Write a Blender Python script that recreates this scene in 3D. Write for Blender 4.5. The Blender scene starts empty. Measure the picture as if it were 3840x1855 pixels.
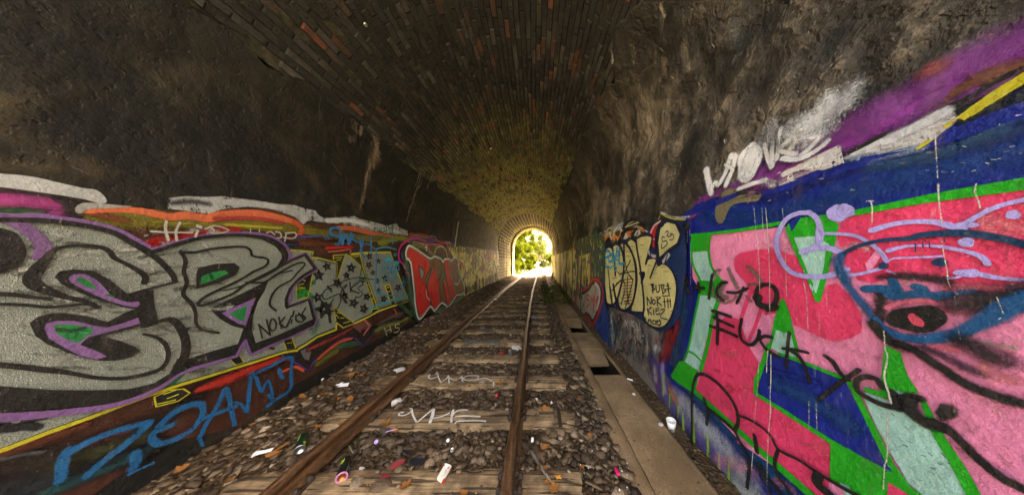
import bpy, bmesh, math, random
import numpy as np
from mathutils import Vector, Matrix, Euler
from mathutils.geometry import tessellate_polygon

R = math.radians
rnd = random.Random(7)
nrg = np.random.default_rng(11)
SC = bpy.context.scene
COL = SC.collection

# ------------------------------------------------------------------ camera, world, sun, exposure
HC = 1.58                                   # eye height above the sleeper tops
FPX, CX, CY = 775.5, 2006.0, 977.0          # focal length and vanishing point in photograph pixels
cam_d = bpy.data.cameras.new('camera')
cam = bpy.data.objects.new('camera', cam_d)
COL.objects.link(cam)
cam.location = (0, 0, HC)
cam.rotation_euler = (R(90), 0, 0)
cam_d.sensor_width = 36.0
cam_d.lens = 36.0 * FPX / 3840.0
cam_d.shift_x = (1920 - CX) / 3840.0
cam_d.shift_y = (CY - 927.5) / 3840.0
cam_d.clip_start = 0.05
cam_d.clip_end = 3000
SC.camera = cam

SUN_EL, SUN_AZ = R(50), R(50)                # azimuth clockwise from +Y: sun to the right and a little ahead, above the far cutting
w = bpy.data.worlds.new('World')
SC.world = w
w.use_nodes = True
wn = w.node_tree.nodes
sky = wn.new('ShaderNodeTexSky')
sky.sky_type = 'NISHITA'
sky.sun_disc = False
sky.sun_elevation = SUN_EL
sky.sun_rotation = SUN_AZ
sky.air_density = 0.7
sky.dust_density = 8.0
sky.ozone_density = 0.0
wn['Background'].inputs['Strength'].default_value = 0.13
hz = wn.new('ShaderNodeMix'); hz.data_type = 'RGBA'; hz.blend_type = 'MULTIPLY'      # white, slightly warm summer haze over the blue
hz.inputs[0].default_value = 1.0
hz.inputs[7].default_value = (1.28, 1.0, 0.70, 1)
w.node_tree.links.new(sky.outputs[0], hz.inputs[6])
w.node_tree.links.new(hz.outputs[2], wn['Background'].inputs['Color'])
sd = bpy.data.lights.new('sun', 'SUN')
sd.energy = 4.5
sd.angle = R(0.5)
sd.color = (1.0, 0.90, 0.74)
so = bpy.data.objects.new('sun', sd)
COL.objects.link(so)
sun_vec = Vector((math.sin(SUN_AZ) * math.cos(SUN_EL), math.cos(SUN_AZ) * math.cos(SUN_EL), math.sin(SUN_EL)))
so.rotation_euler = sun_vec.to_track_quat('Z', 'Y').to_euler()
so.location = sun_vec * 60
SC.view_settings.view_transform = 'Standard'
SC.view_settings.look = 'None'
SC.view_settings.gamma = 1.0
SC.view_settings.use_curve_mapping = False
SC.view_settings.exposure = 4.85
SC.cycles.use_denoising = True
SC.cycles.max_bounces = 10
SC.cycles.diffuse_bounces = 6
SC.cycles.glossy_bounces = 3
SC.cycles.transmission_bounces = 6
SC.cycles.transparent_max_bounces = 40
SC.cycles.sample_clamp_indirect = 6.0

# ------------------------------------------------------------------ tunnel shape
C0, RAD, ZS = -0.65, 2.10, 2.80             # axis, radius, springing height
Y0, Y1, Y2, Y3 = 0.3, 14.6, 20.0, 21.8     # near mouth, end of old brickwork, end of block arch, far mouth
def bend(y):
    y = np.asarray(y, float)
    t = np.clip(y - 5.0, 0, 30)
    return 0.0014 * t * t + 0.006 * t
def prof(side, u, off=0.0):
    """wall section: u runs up the vertical wall, then along the arch; returns x (without bend) and z"""
    u = np.asarray(u, float)
    up = np.clip((u - ZS) / RAD, 0, None)
    r = RAD - off
    x = np.where(u <= ZS, r, r * np.cos(up))
    z = np.where(u <= ZS, u, ZS + r * np.sin(up))
    return C0 + side * x, z
def wall_pt(side, y, u, off=0.0):
    x, z = prof(side, u, off)
    y = np.asarray(y, float)
    return np.stack([x + bend(y), y + 0 * x, z + 0 * y], -1)
def hit(px, py):
    """photograph pixel -> (side, distance along the tunnel, height along the wall)"""
    kx, kz = (px - CX) / FPX, (CY - py) / FPX
    side = 1 if kx > 0 else -1
    y = 0.32
    def inside(y):
        x, z = kx * y - float(bend(y)) - C0, HC + kz * y
        if z <= ZS: return abs(x) < RAD
        return x * x + (z - ZS) ** 2 < RAD * RAD
    while inside(y) and y < 30: y += 0.25
    a, b = y - 0.25, y
    for _ in range(40):
        m = (a + b) / 2
        if inside(m): a = m
        else: b = m
    y = (a + b) / 2
    x, z = kx * y - float(bend(y)) - C0, HC + kz * y
    u = z if z <= ZS else ZS + RAD * math.atan2(z - ZS, abs(x))
    return side, y, u
def floor_at(px, py, z=0.0):
    y = FPX * (HC - z) / (py - CY)
    return Vector(((px - CX) / FPX * y, y, z))

# ------------------------------------------------------------------ helpers
def link(o, parent=None):
    COL.objects.link(o)
    if parent is not None: o.parent = parent
    return o
def tag(o, label=None, cat=None, group=None, kind=None):
    if label: o['label'] = label
    if cat: o['category'] = cat
    if group: o['group'] = group
    if kind: o['kind'] = kind
    return o
def empty(name, loc=(0, 0, 0), rz=0.0):
    o = bpy.data.objects.new(name, None)
    COL.objects.link(o)
    o.location = loc
    o.rotation_euler = (0, 0, rz)
    o.empty_display_size = 0.1
    return o
def mesh_obj(name, verts, faces, mat=None, parent=None, smooth=False):
    me = bpy.data.meshes.new(name)
    me.from_pydata([tuple(map(float, v)) for v in verts], [], [tuple(int(i) for i in f) for f in faces])
    if mat is not None: me.materials.append(mat)
    if smooth: me.polygons.foreach_set('use_smooth', [True] * len(me.polygons))
    me.update()
    return link(bpy.data.objects.new(name, me), parent)
def fast_mesh(name, V, F, mat=None, smooth=False):
    """V (n,3), F (m,k) arrays with constant k"""
    V = np.asarray(V, np.float32); F = np.asarray(F, np.int32)
    me = bpy.data.meshes.new(name)
    me.vertices.add(len(V)); me.vertices.foreach_set('co', V.ravel())
    k = F.shape[1]
    me.loops.add(F.size); me.loops.foreach_set('vertex_index', F.ravel())
    me.polygons.add(len(F))
    me.polygons.foreach_set('loop_start', np.arange(0, F.size, k, dtype=np.int32))
    me.polygons.foreach_set('loop_total', np.full(len(F), k, np.int32))
    if smooth: me.polygons.foreach_set('use_smooth', np.ones(len(F), bool))
    if mat is not None: me.materials.append(mat)
    me.update(calc_edges=True)
    return me
def bm_obj(name, bm, mat=None, parent=None, smooth=False):
    me = bpy.data.meshes.new(name)
    bm.to_mesh(me); bm.free()
    if mat is not None:
        for m in (mat if isinstance(mat, (list, tuple)) else [mat]): me.materials.append(m)
    if smooth: me.polygons.foreach_set('use_smooth', [True] * len(me.polygons))
    return link(bpy.data.objects.new(name, me), parent)
def bm_box(bm, size, mtx=Matrix(), bevel=0.0, seg=1):
    r = bmesh.ops.create_cube(bm, size=1.0, matrix=mtx @ Matrix.Diagonal((*size, 1)))
    if bevel:
        ed = list({e for v in r['verts'] for e in v.link_edges})
        bmesh.ops.bevel(bm, geom=ed, offset=bevel, segments=seg, profile=0.7, affect='EDGES')
def bm_lathe(bm, prof_pts, n=24, mtx=Matrix(), mat=0):
    rings = []
    for (r, z) in prof_pts:
        if r < 1e-6: rings.append([bm.verts.new(mtx @ Vector((0, 0, z)))])
        else: rings.append([bm.verts.new(mtx @ Vector((r * math.cos(2 * math.pi * i / n), r * math.sin(2 * math.pi * i / n), z))) for i in range(n)])
    for a, b in zip(rings, rings[1:]):
        for i in range(n):
            j = (i + 1) % n
            if len(a) == 1 and len(b) == 1: continue
            if len(a) == 1: f = bm.faces.new((a[0], b[j], b[i]))
            elif len(b) == 1: f = bm.faces.new((a[i], a[j], b[0]))
            else: f = bm.faces.new((a[i], a[j], b[j], b[i]))
            f.material_index = mat; f.smooth = True
def bm_tube(bm, pts, rad, n=8):
    pts = [Vector(p) for p in pts]
    rings = []
    for i, p in enumerate(pts):
        d = (pts[min(i + 1, len(pts) - 1)] - pts[max(i - 1, 0)]).normalized()
        q = d.to_track_quat('Z', 'Y')
        r = rad[i] if isinstance(rad, (list, tuple)) else rad
        rings.append([bm.verts.new(p + q @ Vector((r * math.cos(2 * math.pi * k / n), r * math.sin(2 * math.pi * k / n), 0))) for k in range(n)])
    for a, b in zip(rings, rings[1:]):
        for k in range(n):
            bm.faces.new((a[k], a[(k + 1) % n], b[(k + 1) % n], b[k])).smooth = True
    bm.faces.new(rings[0][::-1]); bm.faces.new(rings[-1])

def hash2(ix, iy, seed):
    h = (ix.astype(np.int64) * 374761393 + iy.astype(np.int64) * 668265263 + seed * 974634777) & 0xffffffff
    h = ((h ^ (h >> 13)) * 1274126177) & 0xffffffff
    return ((h ^ (h >> 16)) & 0xffff) / 65535.0
def vnoise(x, y, seed=0):
    ix, iy = np.floor(x), np.floor(y)
    fx, fy = x - ix, y - iy
    fx = fx * fx * (3 - 2 * fx); fy = fy * fy * (3 - 2 * fy)
    a, b = hash2(ix, iy, seed), hash2(ix + 1, iy, seed)
    c, d = hash2(ix, iy + 1, seed), hash2(ix + 1, iy + 1, seed)
    return (a * (1 - fx) + b * fx) * (1 - fy) + (c * (1 - fx) + d * fx) * fy
def fbm(x, y, seed=0, octv=4):
    s, a, t = 0, 0.5, 0
    for o in range(octv):
        s = s + a * vnoise(x * 2 ** o, y * 2 ** o, seed + o); t += a; a *= 0.5
    return s / t

# ------------------------------------------------------------------ materials
class NT:
    """small node-tree builder"""
    def __init__(s, name):
        s.m = bpy.data.materials.new(name); s.m.use_nodes = True
        s.t = s.m.node_tree; s.n = s.t.nodes; s.b = s.n['Principled BSDF']; s.out = s.n['Material Output']
    def new(s, typ, **kw):
        nd = s.n.new(typ)
        for k, v in kw.items(): setattr(nd, k, v)
        return nd
    def L(s, a, b): s.t.links.new(a, b)
    def setin(s, nd, key, v):
        if v is None: return
        if hasattr(v, 'is_linked') or isinstance(v, bpy.types.NodeSocket): s.L(v, nd.inputs[key])
        else: nd.inputs[key].default_value = v
    def pos(s):
        if not hasattr(s, '_p'): s._p = s.new('ShaderNodeNewGeometry')
        return s._p.outputs['Position']
    def island(s):
        s.pos(); return s._p.outputs['Random Per Island']
    def objco(s):
        if not hasattr(s, '_o'): s._o = s.new('ShaderNodeTexCoord')
        return s._o.outputs['Object']
    def scaled(s, vec, sc, loc=(0, 0, 0)):
        mp = s.new('ShaderNodeMapping'); s.L(vec, mp.inputs[0]); mp.inputs['Scale'].default_value = sc; mp.inputs['Location'].default_value = loc
        return mp.outputs[0]
    def noise(s, vec, scale, detail=4, rough=0.55, dist=0.0):
        nd = s.new('ShaderNodeTexNoise'); s.L(vec, nd.inputs['Vector'])
        nd.inputs['Scale'].default_value = scale; nd.inputs['Detail'].default_value = detail
        nd.inputs['Roughness'].default_value = rough; nd.inputs['Distortion'].default_value = dist
        return nd.outputs['Fac']
    def voro(s, vec, scale, feature='F1'):
        nd = s.new('ShaderNodeTexVoronoi', feature=feature); s.L(vec, nd.inputs['Vector']); nd.inputs['Scale'].default_value = scale
        return nd.outputs['Distance']
    def mth(s, op, a, b=None, c=None, clamp=False):
        nd = s.new('ShaderNodeMath', operation=op); nd.use_clamp = clamp
        s.setin(nd, 0, a)
        if b is not None: s.setin(nd, 1, b)
        if c is not None: s.setin(nd, 2, c)
        return nd.outputs[0]
    def rng(s, v, a, b, c=0.0, d=1.0, smooth=False):
        nd = s.new('ShaderNodeMapRange'); nd.interpolation_type = 'SMOOTHSTEP' if smooth else 'LINEAR'
        s.setin(nd, 0, v); s.setin(nd, 1, a); s.setin(nd, 2, b); s.setin(nd, 3, c); s.setin(nd, 4, d)
        return nd.outputs[0]
    def ramp(s, v, stops):
        nd = s.new('ShaderNodeValToRGB'); s.L(v, nd.inputs[0]); e = nd.color_ramp.elements
        while len(e) < len(stops): e.new(0.5)
        for k, (p, c) in zip(e, stops):
            k.position = p; k.color = (*c, 1) if len(c) == 3 else c
        return nd.outputs[0]
    def mix(s, f, a, b, mode='MIX'):
        nd = s.new('ShaderNodeMix', data_type='RGBA', blend_type=mode)
        s.setin(nd, 0, f)
        for i, v in ((6, a), (7, b)):
            if isinstance(v, tuple): nd.inputs[i].default_value = (*v, 1) if len(v) == 3 else v
            else: s.L(v, nd.inputs[i])
        return nd.outputs[2]
    def bump(s, h, dist=0.01, strength=1.0, nrm=None):
        nd = s.new('ShaderNodeBump'); s.L(h, nd.inputs['Height']); nd.inputs['Distance'].default_value = dist; nd.inputs['Strength'].default_value = strength
        if nrm is not None: s.L(nrm, nd.inputs['Normal'])
        return nd.outputs[0]
    def fin(s, col=None, rough=None, nrm=None, metal=None, spec=None):
        for k, v in (('Base Color', col), ('Roughness', rough), ('Normal', nrm), ('Metallic', metal), ('Specular IOR Level', spec)):
            if v is None: continue
            if isinstance(v, tuple): s.b.inputs[k].default_value = (*v, 1) if len(v) == 3 else v
            else: s.setin(s.b, k, v)
        return s.m
def simple(name, col, rough=0.6, metal=0.0, var=0.25, scale=30, bumpd=0.002, spec=0.4):
    k = NT(name); p = k.objco()
    n = k.noise(p, scale, 5, 0.6)
    c = k.mix(n, tuple(x * (1 - var) for x in col), tuple(min(1, x * (1 + var)) for x in col))
    return k.fin(c, rough, k.bump(n, bumpd), metal, spec)
# ---- wall relief shared by plaster and paint (same world position, same bumps)
def relief(k):
    p = k.pos()
    a = k.noise(p, 46, 5, 0.65)
    b = k.noise(p, 8, 3, 0.5)
    return k.mth('ADD', k.mth('MULTIPLY', a, 0.48), k.mth('MULTIPLY', b, 1.0))
def m_plaster(name, dark, mid, light, amt, bd, ze):
    k = NT(name); p = k.pos()
    big = k.noise(p, 0.85, 5, 0.6, 0.15)
    med = k.noise(p, 4.0, 6, 0.62, 0.12)
    fine = k.noise(p, 60, 3, 0.6)
    v = k.mth('ADD', k.mth('MULTIPLY', big, 0.55), k.mth('MULTIPLY', med, 0.55))
    v = k.mth('ADD', v, k.mth('MULTIPLY', k.mth('SUBTRACT', fine, 0.5), 0.25))
    c = k.ramp(v, [(0.42 + amt, dark), (0.53 + amt, mid), (0.65 + amt, light)])
    if bd > 0.01:                                # map-cracked render: dark fissures round paler flakes
        wv = k.new('ShaderNodeVectorMath', operation='ADD'); nz = k.new('ShaderNodeTexNoise'); k.L(p, nz.inputs['Vector']); nz.inputs['Scale'].default_value = 3.5; nz.inputs['Detail'].default_value = 5
        k.L(p, wv.inputs[0]); sc_ = k.new('ShaderNodeVectorMath', operation='SCALE'); k.L(nz.outputs['Color'], sc_.inputs[0]); sc_.inputs['Scale'].default_value = 0.5; k.L(sc_.outputs[0], wv.inputs[1])
        ed = k.voro(wv.outputs[0], 3.6, 'DISTANCE_TO_EDGE')
        c = k.mix(k.mth('MULTIPLY', k.rng(ed, 0.01, 0.10, 0.55, 0), k.rng(med, 0.46, 0.60)), c, (0.012, 0.010, 0.009))
    zz = k.new('ShaderNodeSeparateXYZ'); k.L(p, zz.inputs[0])
    sk = k.rng(k.mth('ADD', zz.outputs[2], k.mth('MULTIPLY', k.mth('SUBTRACT', med, 0.5), 2.0)), ze - 0.75, ze + 0.05, 0, 0.85)   # soot creeping down from the vault
    c = k.mix(sk, c, (0.0075, 0.0078, 0.0082))
    far_ = k.mth('MULTIPLY', k.rng(zz.outputs[1], 7.5, 14.0, 0, 0.85), k.rng(med, 0.36, 0.6, 0.25, 1))      # olive glow of the far mouth put into the plaster colour
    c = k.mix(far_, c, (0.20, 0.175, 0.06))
    # lime runs and salt specks
    run = k.noise(k.scaled(p, (1.2, 6.0, 0.45)), 2.2, 5, 0.6)
    sp = k.noise(p, 120, 2, 0.5)
    c = k.mix(k.mth('MULTIPLY', k.rng(run, 0.62, 0.80, 0, 0.5), k.rng(med, 0.4, 0.6)), c, (0.22, 0.2, 0.17))
    c = k.mix(k.rng(sp, 0.74, 0.80, 0, 0.7), c, (0.30, 0.28, 0.25))
    h = k.mth('ADD', relief(k), k.mth('MULTIPLY', med, 2.4))
    if bd > 0.01: h = k.mth('ADD', h, k.mth('MULTIPLY', k.rng(ed, 0.0, 0.10, 0, 0.9), k.rng(med, 0.42, 0.58)))
    pits = k.rng(k.noise(p, 22, 2, 0.5), 0.34, 0.42)
    h = k.mth('ADD', h, k.mth('MULTIPLY', pits, 0.4))
    return k.fin(c, k.rng(fine, 0.3, 0.7, 0.6, 0.95), k.bump(h, bd), None, 0.35)
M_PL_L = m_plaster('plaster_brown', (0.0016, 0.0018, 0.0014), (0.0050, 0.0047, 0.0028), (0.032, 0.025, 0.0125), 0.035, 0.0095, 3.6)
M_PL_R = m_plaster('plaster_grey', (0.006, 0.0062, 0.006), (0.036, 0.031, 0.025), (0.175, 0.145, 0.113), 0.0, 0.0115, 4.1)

def m_paint():
    k = NT('spray_paint'); p = k.pos()
    ac = k.new('ShaderNodeVertexColor', layer_name='Col')
    ap = k.new('ShaderNodeVertexColor', layer_name='pa')
    sep = k.new('ShaderNodeSeparateColor'); k.L(ap.outputs['Color'], sep.inputs[0])
    A, W, G = sep.outputs[0], sep.outputs[1], sep.outputs[2]
    metal = ap.outputs['Alpha']
    n1 = k.noise(p, 95, 6, 0.75)
    n2 = k.noise(k.scaled(p, (1, 1, 0.35)), 14, 6, 0.7)
    n = k.rng(k.mth('ADD', k.mth('MULTIPLY', n1, 0.55), k.mth('MULTIPLY', n2, 0.45)), 0.36, 0.64)
    t = k.mth('ADD', A, k.mth('MULTIPLY', G, k.mth('SUBTRACT', n, 0.5)))
    hw = k.mth('MULTIPLY', W, 0.5)
    al = k.rng(t, k.mth('SUBTRACT', 0.5, hw), k.mth('ADD', 0.5, hw), 0, 1, True)
    shade = k.noise(p, 3.0, 5, 0.6)
    c = k.mix(1.0, ac.outputs['Color'], k.ramp(shade, [(0.3, (0.78, 0.78, 0.78)), (0.7, (1.12, 1.12, 1.12))]), 'MULTIPLY')
    grit = k.noise(p, 220, 2, 0.5)
    c = k.mix(k.rng(grit, 0.33, 0.42, 0.45, 0), c, (0.03, 0.025, 0.02))
    glint_pock = k.noise(p, 75, 3, 0.6)                                                # painted white glints, and dark pocks in the paint
    c = k.mix(k.rng(glint_pock, 0.71, 0.75, 0, 0.6), c, (0.62, 0.58, 0.52))
    c = k.mix(k.rng(glint_pock, 0.29, 0.25, 0, 0.65), c, (0.06, 0.045, 0.04))
    scr = k.noise(k.scaled(p, (1, 14, 2.2)), 3.2, 5, 0.7)
    c = k.mix(k.rng(scr, 0.66, 0.74, 0, 0.3), c, (0.5, 0.46, 0.42))
    dirt = k.noise(k.scaled(p, (1, 2.2, 0.5)), 5, 6, 0.7)
    c = k.mix(k.rng(dirt, 0.56, 0.78, 0, 0.5), c, (0.10, 0.08, 0.06))
    fl = k.noise(p, 230, 2, 0.6)                                                 # metal flakes in the silver
    c = k.mix(k.mth('MULTIPLY', metal, k.rng(fl, 0.56, 0.70, 0, 0.8)), c, (0.66, 0.74, 0.66))
    c = k.mix(k.mth('MULTIPLY', metal, k.rng(fl, 0.47, 0.36, 0, 0.4)), c, (0.06, 0.072, 0.055))
    h = k.mth('ADD', relief(k), k.mth('MULTIPLY', k.mth('MULTIPLY', fl, metal), 0.5))
    pr = k.b
    k.fin(c, k.rng(n2, 0.3, 0.7, 0.45, 0.72), k.bump(h, 0.016), k.mth('MULTIPLY', metal, 0.45), 0.3)
    tr = k.new('ShaderNodeBsdfTransparent'); mx = k.new('ShaderNodeMixShader')
    k.L(al, mx.inputs[0]); k.L(tr.outputs[0], mx.inputs[1]); k.L(pr.outputs[0], mx.inputs[2]); k.L(mx.outputs[0], k.out.inputs[0])
    return k.m
M_PAINT = m_paint()

def m_brick():
    k = NT('sooty_brick'); p = k.pos()
    r = k.island()
    oi = k.new('ShaderNodeObjectInfo').outputs['Random']
    rr = k.mth('FRACT', k.mth('ADD', r, oi))
    base = k.ramp(rr, [(0.0, (0.0022, 0.0032, 0.0046)), (0.45, (0.0055, 0.0072, 0.0095)), (0.74, (0.021, 0.024, 0.028)), (0.88, (0.075, 0.070, 0.066)), (0.95, (0.10, 0.036, 0.020)), (1.0, (0.20, 0.060, 0.028))])
    yy = k.new('ShaderNodeSeparateXYZ'); k.L(p, yy.inputs[0])
    big = k.noise(p, 0.9, 4, 0.6)
    exit_glow = k.mth('MULTIPLY', k.rng(yy.outputs[1], 4.0, 10.5, 0, 1), k.rng(big, 0.3, 0.6, 0.65, 1))   # yellow-green glow of the far mouth painted into the bricks
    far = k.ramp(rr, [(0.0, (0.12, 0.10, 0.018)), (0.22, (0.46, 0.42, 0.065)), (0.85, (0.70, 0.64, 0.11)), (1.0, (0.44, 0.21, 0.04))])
    c = k.mix(k.mth('MULTIPLY', exit_glow, 0.95), base, far)
    s = k.noise(p, 9, 6, 0.7)
    soot = k.noise(p, 1.6, 5, 0.65)
    c = k.mix(k.mth('MULTIPLY', k.rng(soot, 0.42, 0.62, 0.6, 0), k.mth('SUBTRACT', 1.0, k.mth('MULTIPLY', exit_glow, 0.85))), c, (0.010, 0.010, 0.011))
    salt = k.noise(p, 2.3, 6, 0.75, 0.6)
    c = k.mix(k.rng(salt, 0.60, 0.74, 0, 0.55), c, (0.22, 0.18, 0.12))
    c = k.mix(k.mth('MULTIPLY', k.rng(s, 0.38, 0.60, 0.8, 0), k.mth('SUBTRACT', 1.0, k.mth('MULTIPLY', exit_glow, 0.9))), c, (0.011, 0.010, 0.009))
    h = k.mth('ADD', k.noise(p, 45, 5, 0.7), k.mth('MULTIPLY', s, 1.2))
    return k.fin(c, k.rng(s, 0.3, 0.7, 0.55, 0.9), k.bump(h, 0.012), None, 0.4)
M_BRICK = m_brick()
def m_mortar(name, c1, c2):
    k = NT(name); p = k.pos(); n = k.noise(p, 14, 6, 0.7)
    return k.fin(k.ramp(n, [(0.35, c1), (0.7, c2)]), 0.95, k.bump(n, 0.012), None, 0.2)
M_MORTAR = m_mortar('sooty_mortar', (0.006, 0.006, 0.005), (0.07, 0.064, 0.048))
M_MORTAR_L = m_mortar('pale_mortar', (0.40, 0.37, 0.13), (0.72, 0.68, 0.30))
def m_block(name, cols):
    k = NT(name); p = k.pos()
    oi = k.new('ShaderNodeObjectInfo').outputs['Random']
    c = k.ramp(oi, cols); s = k.noise(p, 7, 6, 0.7)
    c = k.mix(k.rng(s, 0.38, 0.6, 0.6, 0), c, (0.04, 0.03, 0.02))
    return k.fin(c, 0.85, k.bump(k.noise(p, 30, 5, 0.7), 0.012), None, 0.3)
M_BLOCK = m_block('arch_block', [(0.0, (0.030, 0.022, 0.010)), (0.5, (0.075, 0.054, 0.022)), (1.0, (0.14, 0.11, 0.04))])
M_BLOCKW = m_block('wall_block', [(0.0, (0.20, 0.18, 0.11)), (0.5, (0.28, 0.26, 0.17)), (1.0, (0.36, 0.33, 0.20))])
M_RING = m_block('worn_ring', [(0.0, (0.26, 0.22, 0.075)), (1.0, (0.42, 0.37, 0.14))])

def m_ground():
    k = NT('dirt_ground'); p = k.pos()
    a = k.noise(p, 2.2, 5, 0.6); b = k.noise(p, 28, 6, 0.7)
    yy = k.new('ShaderNodeSeparateXYZ'); k.L(p, yy.inputs[0])
    c = k.ramp(k.mth('ADD', k.mth('MULTIPLY', a, 0.5), k.mth('MULTIPLY', b, 0.5)), [(0.34, (0.030, 0.018, 0.008)), (0.50, (0.085, 0.054, 0.025)), (0.68, (0.16, 0.106, 0.053))])
    outd = k.ramp(k.noise(p, 0.9, 6, 0.7), [(0.38, (0.07, 0.10, 0.03)), (0.52, (0.22, 0.20, 0.15)), (0.7, (0.32, 0.29, 0.25))])
    f = k.rng(yy.outputs[1], 21.0, 23.5)
    f2 = k.rng(yy.outputs[1], -0.3, -1.0)
    c = k.mix(k.mth('MAXIMUM', f, f2), c, outd)
    vz = k.voro(p, 34)
    h = k.mth('ADD', k.mth('MULTIPLY', b, 1.0), k.mth('MULTIPLY', vz, 0.8))
    return k.fin(c, 0.95, k.bump(h, 0.03), None, 0.2)
M_GROUND = m_ground()
M_CHAN_SHADE = simple('channel_shade', (0.016, 0.012, 0.008), 0.6, 0, 0.5, 12, 0.02)  # dark colour standing for the shade in the channel recess
def m_stone():
    k = NT('ballast_stone'); p = k.pos(); r = k.island()
    oi = k.new('ShaderNodeObjectInfo').outputs['Random']
    rr = k.mth('FRACT', k.mth('ADD', r, oi))
    c = k.ramp(rr, [(0.0, (0.030, 0.019, 0.009)), (0.4, (0.075, 0.049, 0.024)), (0.75, (0.15, 0.102, 0.055)), (0.93, (0.30, 0.22, 0.135)), (1.0, (0.50, 0.40, 0.28))])
    yy = k.new('ShaderNodeSeparateXYZ'); k.L(p, yy.inputs[0])
    a = k.noise(p, 0.8, 4, 0.6); s = k.noise(p, 60, 5, 0.7)
    c = k.mix(k.rng(a, 0.40, 0.56, 0.75, 0), c, (0.060, 0.042, 0.026))
    c = k.mix(k.rng(s, 0.36, 0.56, 0.5, 0), c, (0.05, 0.037, 0.026))
    c = k.mix(k.rng(yy.outputs[1], 13.0, 19.0, 0, 0.7), c, (0.36, 0.32, 0.23))   # stone paler near the far mouth, lightened to bounce daylight inwards
    return k.fin(c, 0.8, k.bump(s, 0.006), None, 0.35)
M_STONE = m_stone()
def m_wood(name, cols, axis=0):
    k = NT(name); p = k.pos()
    sc = [70, 70, 70]; sc[axis] = 3.0
    g = k.noise(k.scaled(p, tuple(sc)), 1.0, 6, 0.65, 0.3)
    oi = k.new('ShaderNodeObjectInfo').outputs['Random']
    b = k.noise(p, 3.5, 5, 0.65)
    c = k.ramp(k.mth('ADD', k.mth('MULTIPLY', g, 0.75), k.mth('MULTIPLY', b, 0.25)), cols)
    c = k.mix(k.rng(oi, 0, 1, 0, 0.3), c, (0.11, 0.085, 0.055))
    c = k.mix(k.rng(b, 0.42, 0.56, 0.7, 0), c, (0.07, 0.047, 0.027))
    crack = k.noise(k.scaled(p, tuple(1.5 * v for v in sc)), 0.35, 2, 0.5)
    ck = k.rng(crack, 0.40, 0.44)
    c = k.mix(k.rng(ck, 0, 1, 0.8, 0), c, (0.018, 0.013, 0.009))
    h = k.mth('ADD', k.mth('MULTIPLY', g, 0.8), ck)
    return k.fin(c, 0.85, k.bump(h, 0.006), None, 0.25)
M_SLEEPER = m_wood('sleeper_wood', [(0.3, (0.085, 0.056, 0.028)), (0.5, (0.31, 0.215, 0.112)), (0.72, (0.54, 0.40, 0.225))])
M_STICK = m_wood('grey_stick', [(0.3, (0.1, 0.085, 0.06)), (0.7, (0.3, 0.26, 0.2))], 1)
def m_rust():
    k = NT('rusty_steel'); p = k.pos()
    a = k.noise(k.scaled(p, (8, 1.2, 8)), 3, 6, 0.65); b = k.noise(p, 60, 4, 0.6)
    c = k.ramp(k.mth('ADD', k.mth('MULTIPLY', a, 0.65), k.mth('MULTIPLY', b, 0.35)), [(0.36, (0.020, 0.012, 0.008)), (0.50, (0.085, 0.044, 0.020)), (0.66, (0.19, 0.095, 0.038))])
    return k.fin(c, k.rng(a, 0.35, 0.65, 0.36, 0.62), k.bump(b, 0.003), k.rng(a, 0.3, 0.7, 0.35, 0.1), 0.45)
M_RUST = m_rust()
M_IRON = simple('dark_iron', (0.035, 0.024, 0.017), 0.7, 0.2, 0.5, 80, 0.003)
def m_conc():
    k = NT('dusty_concrete'); p = k.pos()
    a = k.noise(p, 2.2, 6, 0.65); b = k.noise(p, 90, 4, 0.6)
    c = k.ramp(k.mth('ADD', k.mth('MULTIPLY', a, 0.48), k.mth('MULTIPLY', b, 0.3)), [(0.34, (0.17, 0.115, 0.058)), (0.52, (0.36, 0.255, 0.14)), (0.7, (0.47, 0.34, 0.20))])
    sp = k.noise(p, 55, 2, 0.5)
    c = k.mix(k.rng(sp, 0.30, 0.36, 0.6, 0), c, (0.03, 0.024, 0.018))
    c = k.mix(k.rng(sp, 0.72, 0.76, 0, 0.6), c, (0.42, 0.38, 0.32))
    return k.fin(c, 0.9, k.bump(k.mth('ADD', a, k.mth('MULTIPLY', b, 0.4)), 0.006), None, 0.25)
M_CONC = m_conc()
def m_leaf(name, cols, trans=0.5):
    k = NT(name); r = k.island(); c = k.ramp(r, cols)
    d = k.new('ShaderNodeBsdfDiffuse'); t = k.new('ShaderNodeBsdfTranslucent'); g = k.new('ShaderNodeBsdfGlossy'); g.inputs['Roughness'].default_value = 0.5
    k.L(c, d.inputs[0]); k.L(k.mix(0.5, c, (0.06, 0.072, 0.003)), t.inputs[0])
    m1 = k.new('ShaderNodeMixShader'); m1.inputs[0].default_value = trans
    k.L(d.outputs[0], m1.inputs[1]); k.L(t.outputs[0], m1.inputs[2])
    m2 = k.new('ShaderNodeMixShader'); m2.inputs[0].default_value = 0.0
    k.L(m1.outputs[0], m2.inputs[1]); k.L(g.outputs[0], m2.inputs[2]); k.L(m2.outputs[0], k.out.inputs[0])
    return k.m
M_LEAF = m_leaf('green_leaf', [(0, (0.010, 0.020, 0.002)), (0.5, (0.028, 0.040, 0.003)), (1, (0.062, 0.066, 0.004))])
M_LEAF2 = m_leaf('pale_leaf', [(0, (0.035, 0.045, 0.012)), (0.5, (0.055, 0.055, 0.025)), (1, (0.08, 0.066, 0.05))])
M_WEED = m_leaf('weed_leaf', [(0, (0.03, 0.06, 0.012)), (0.5, (0.06, 0.10, 0.02)), (1, (0.10, 0.14, 0.03))], 0.3)
M_DEAD = m_leaf('dead_leaf', [(0, (0.10, 0.04, 0.015)), (0.4, (0.22, 0.09, 0.025)), (0.8, (0.36, 0.17, 0.05)), (1, (0.42, 0.27, 0.10))], 0.15)
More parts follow.
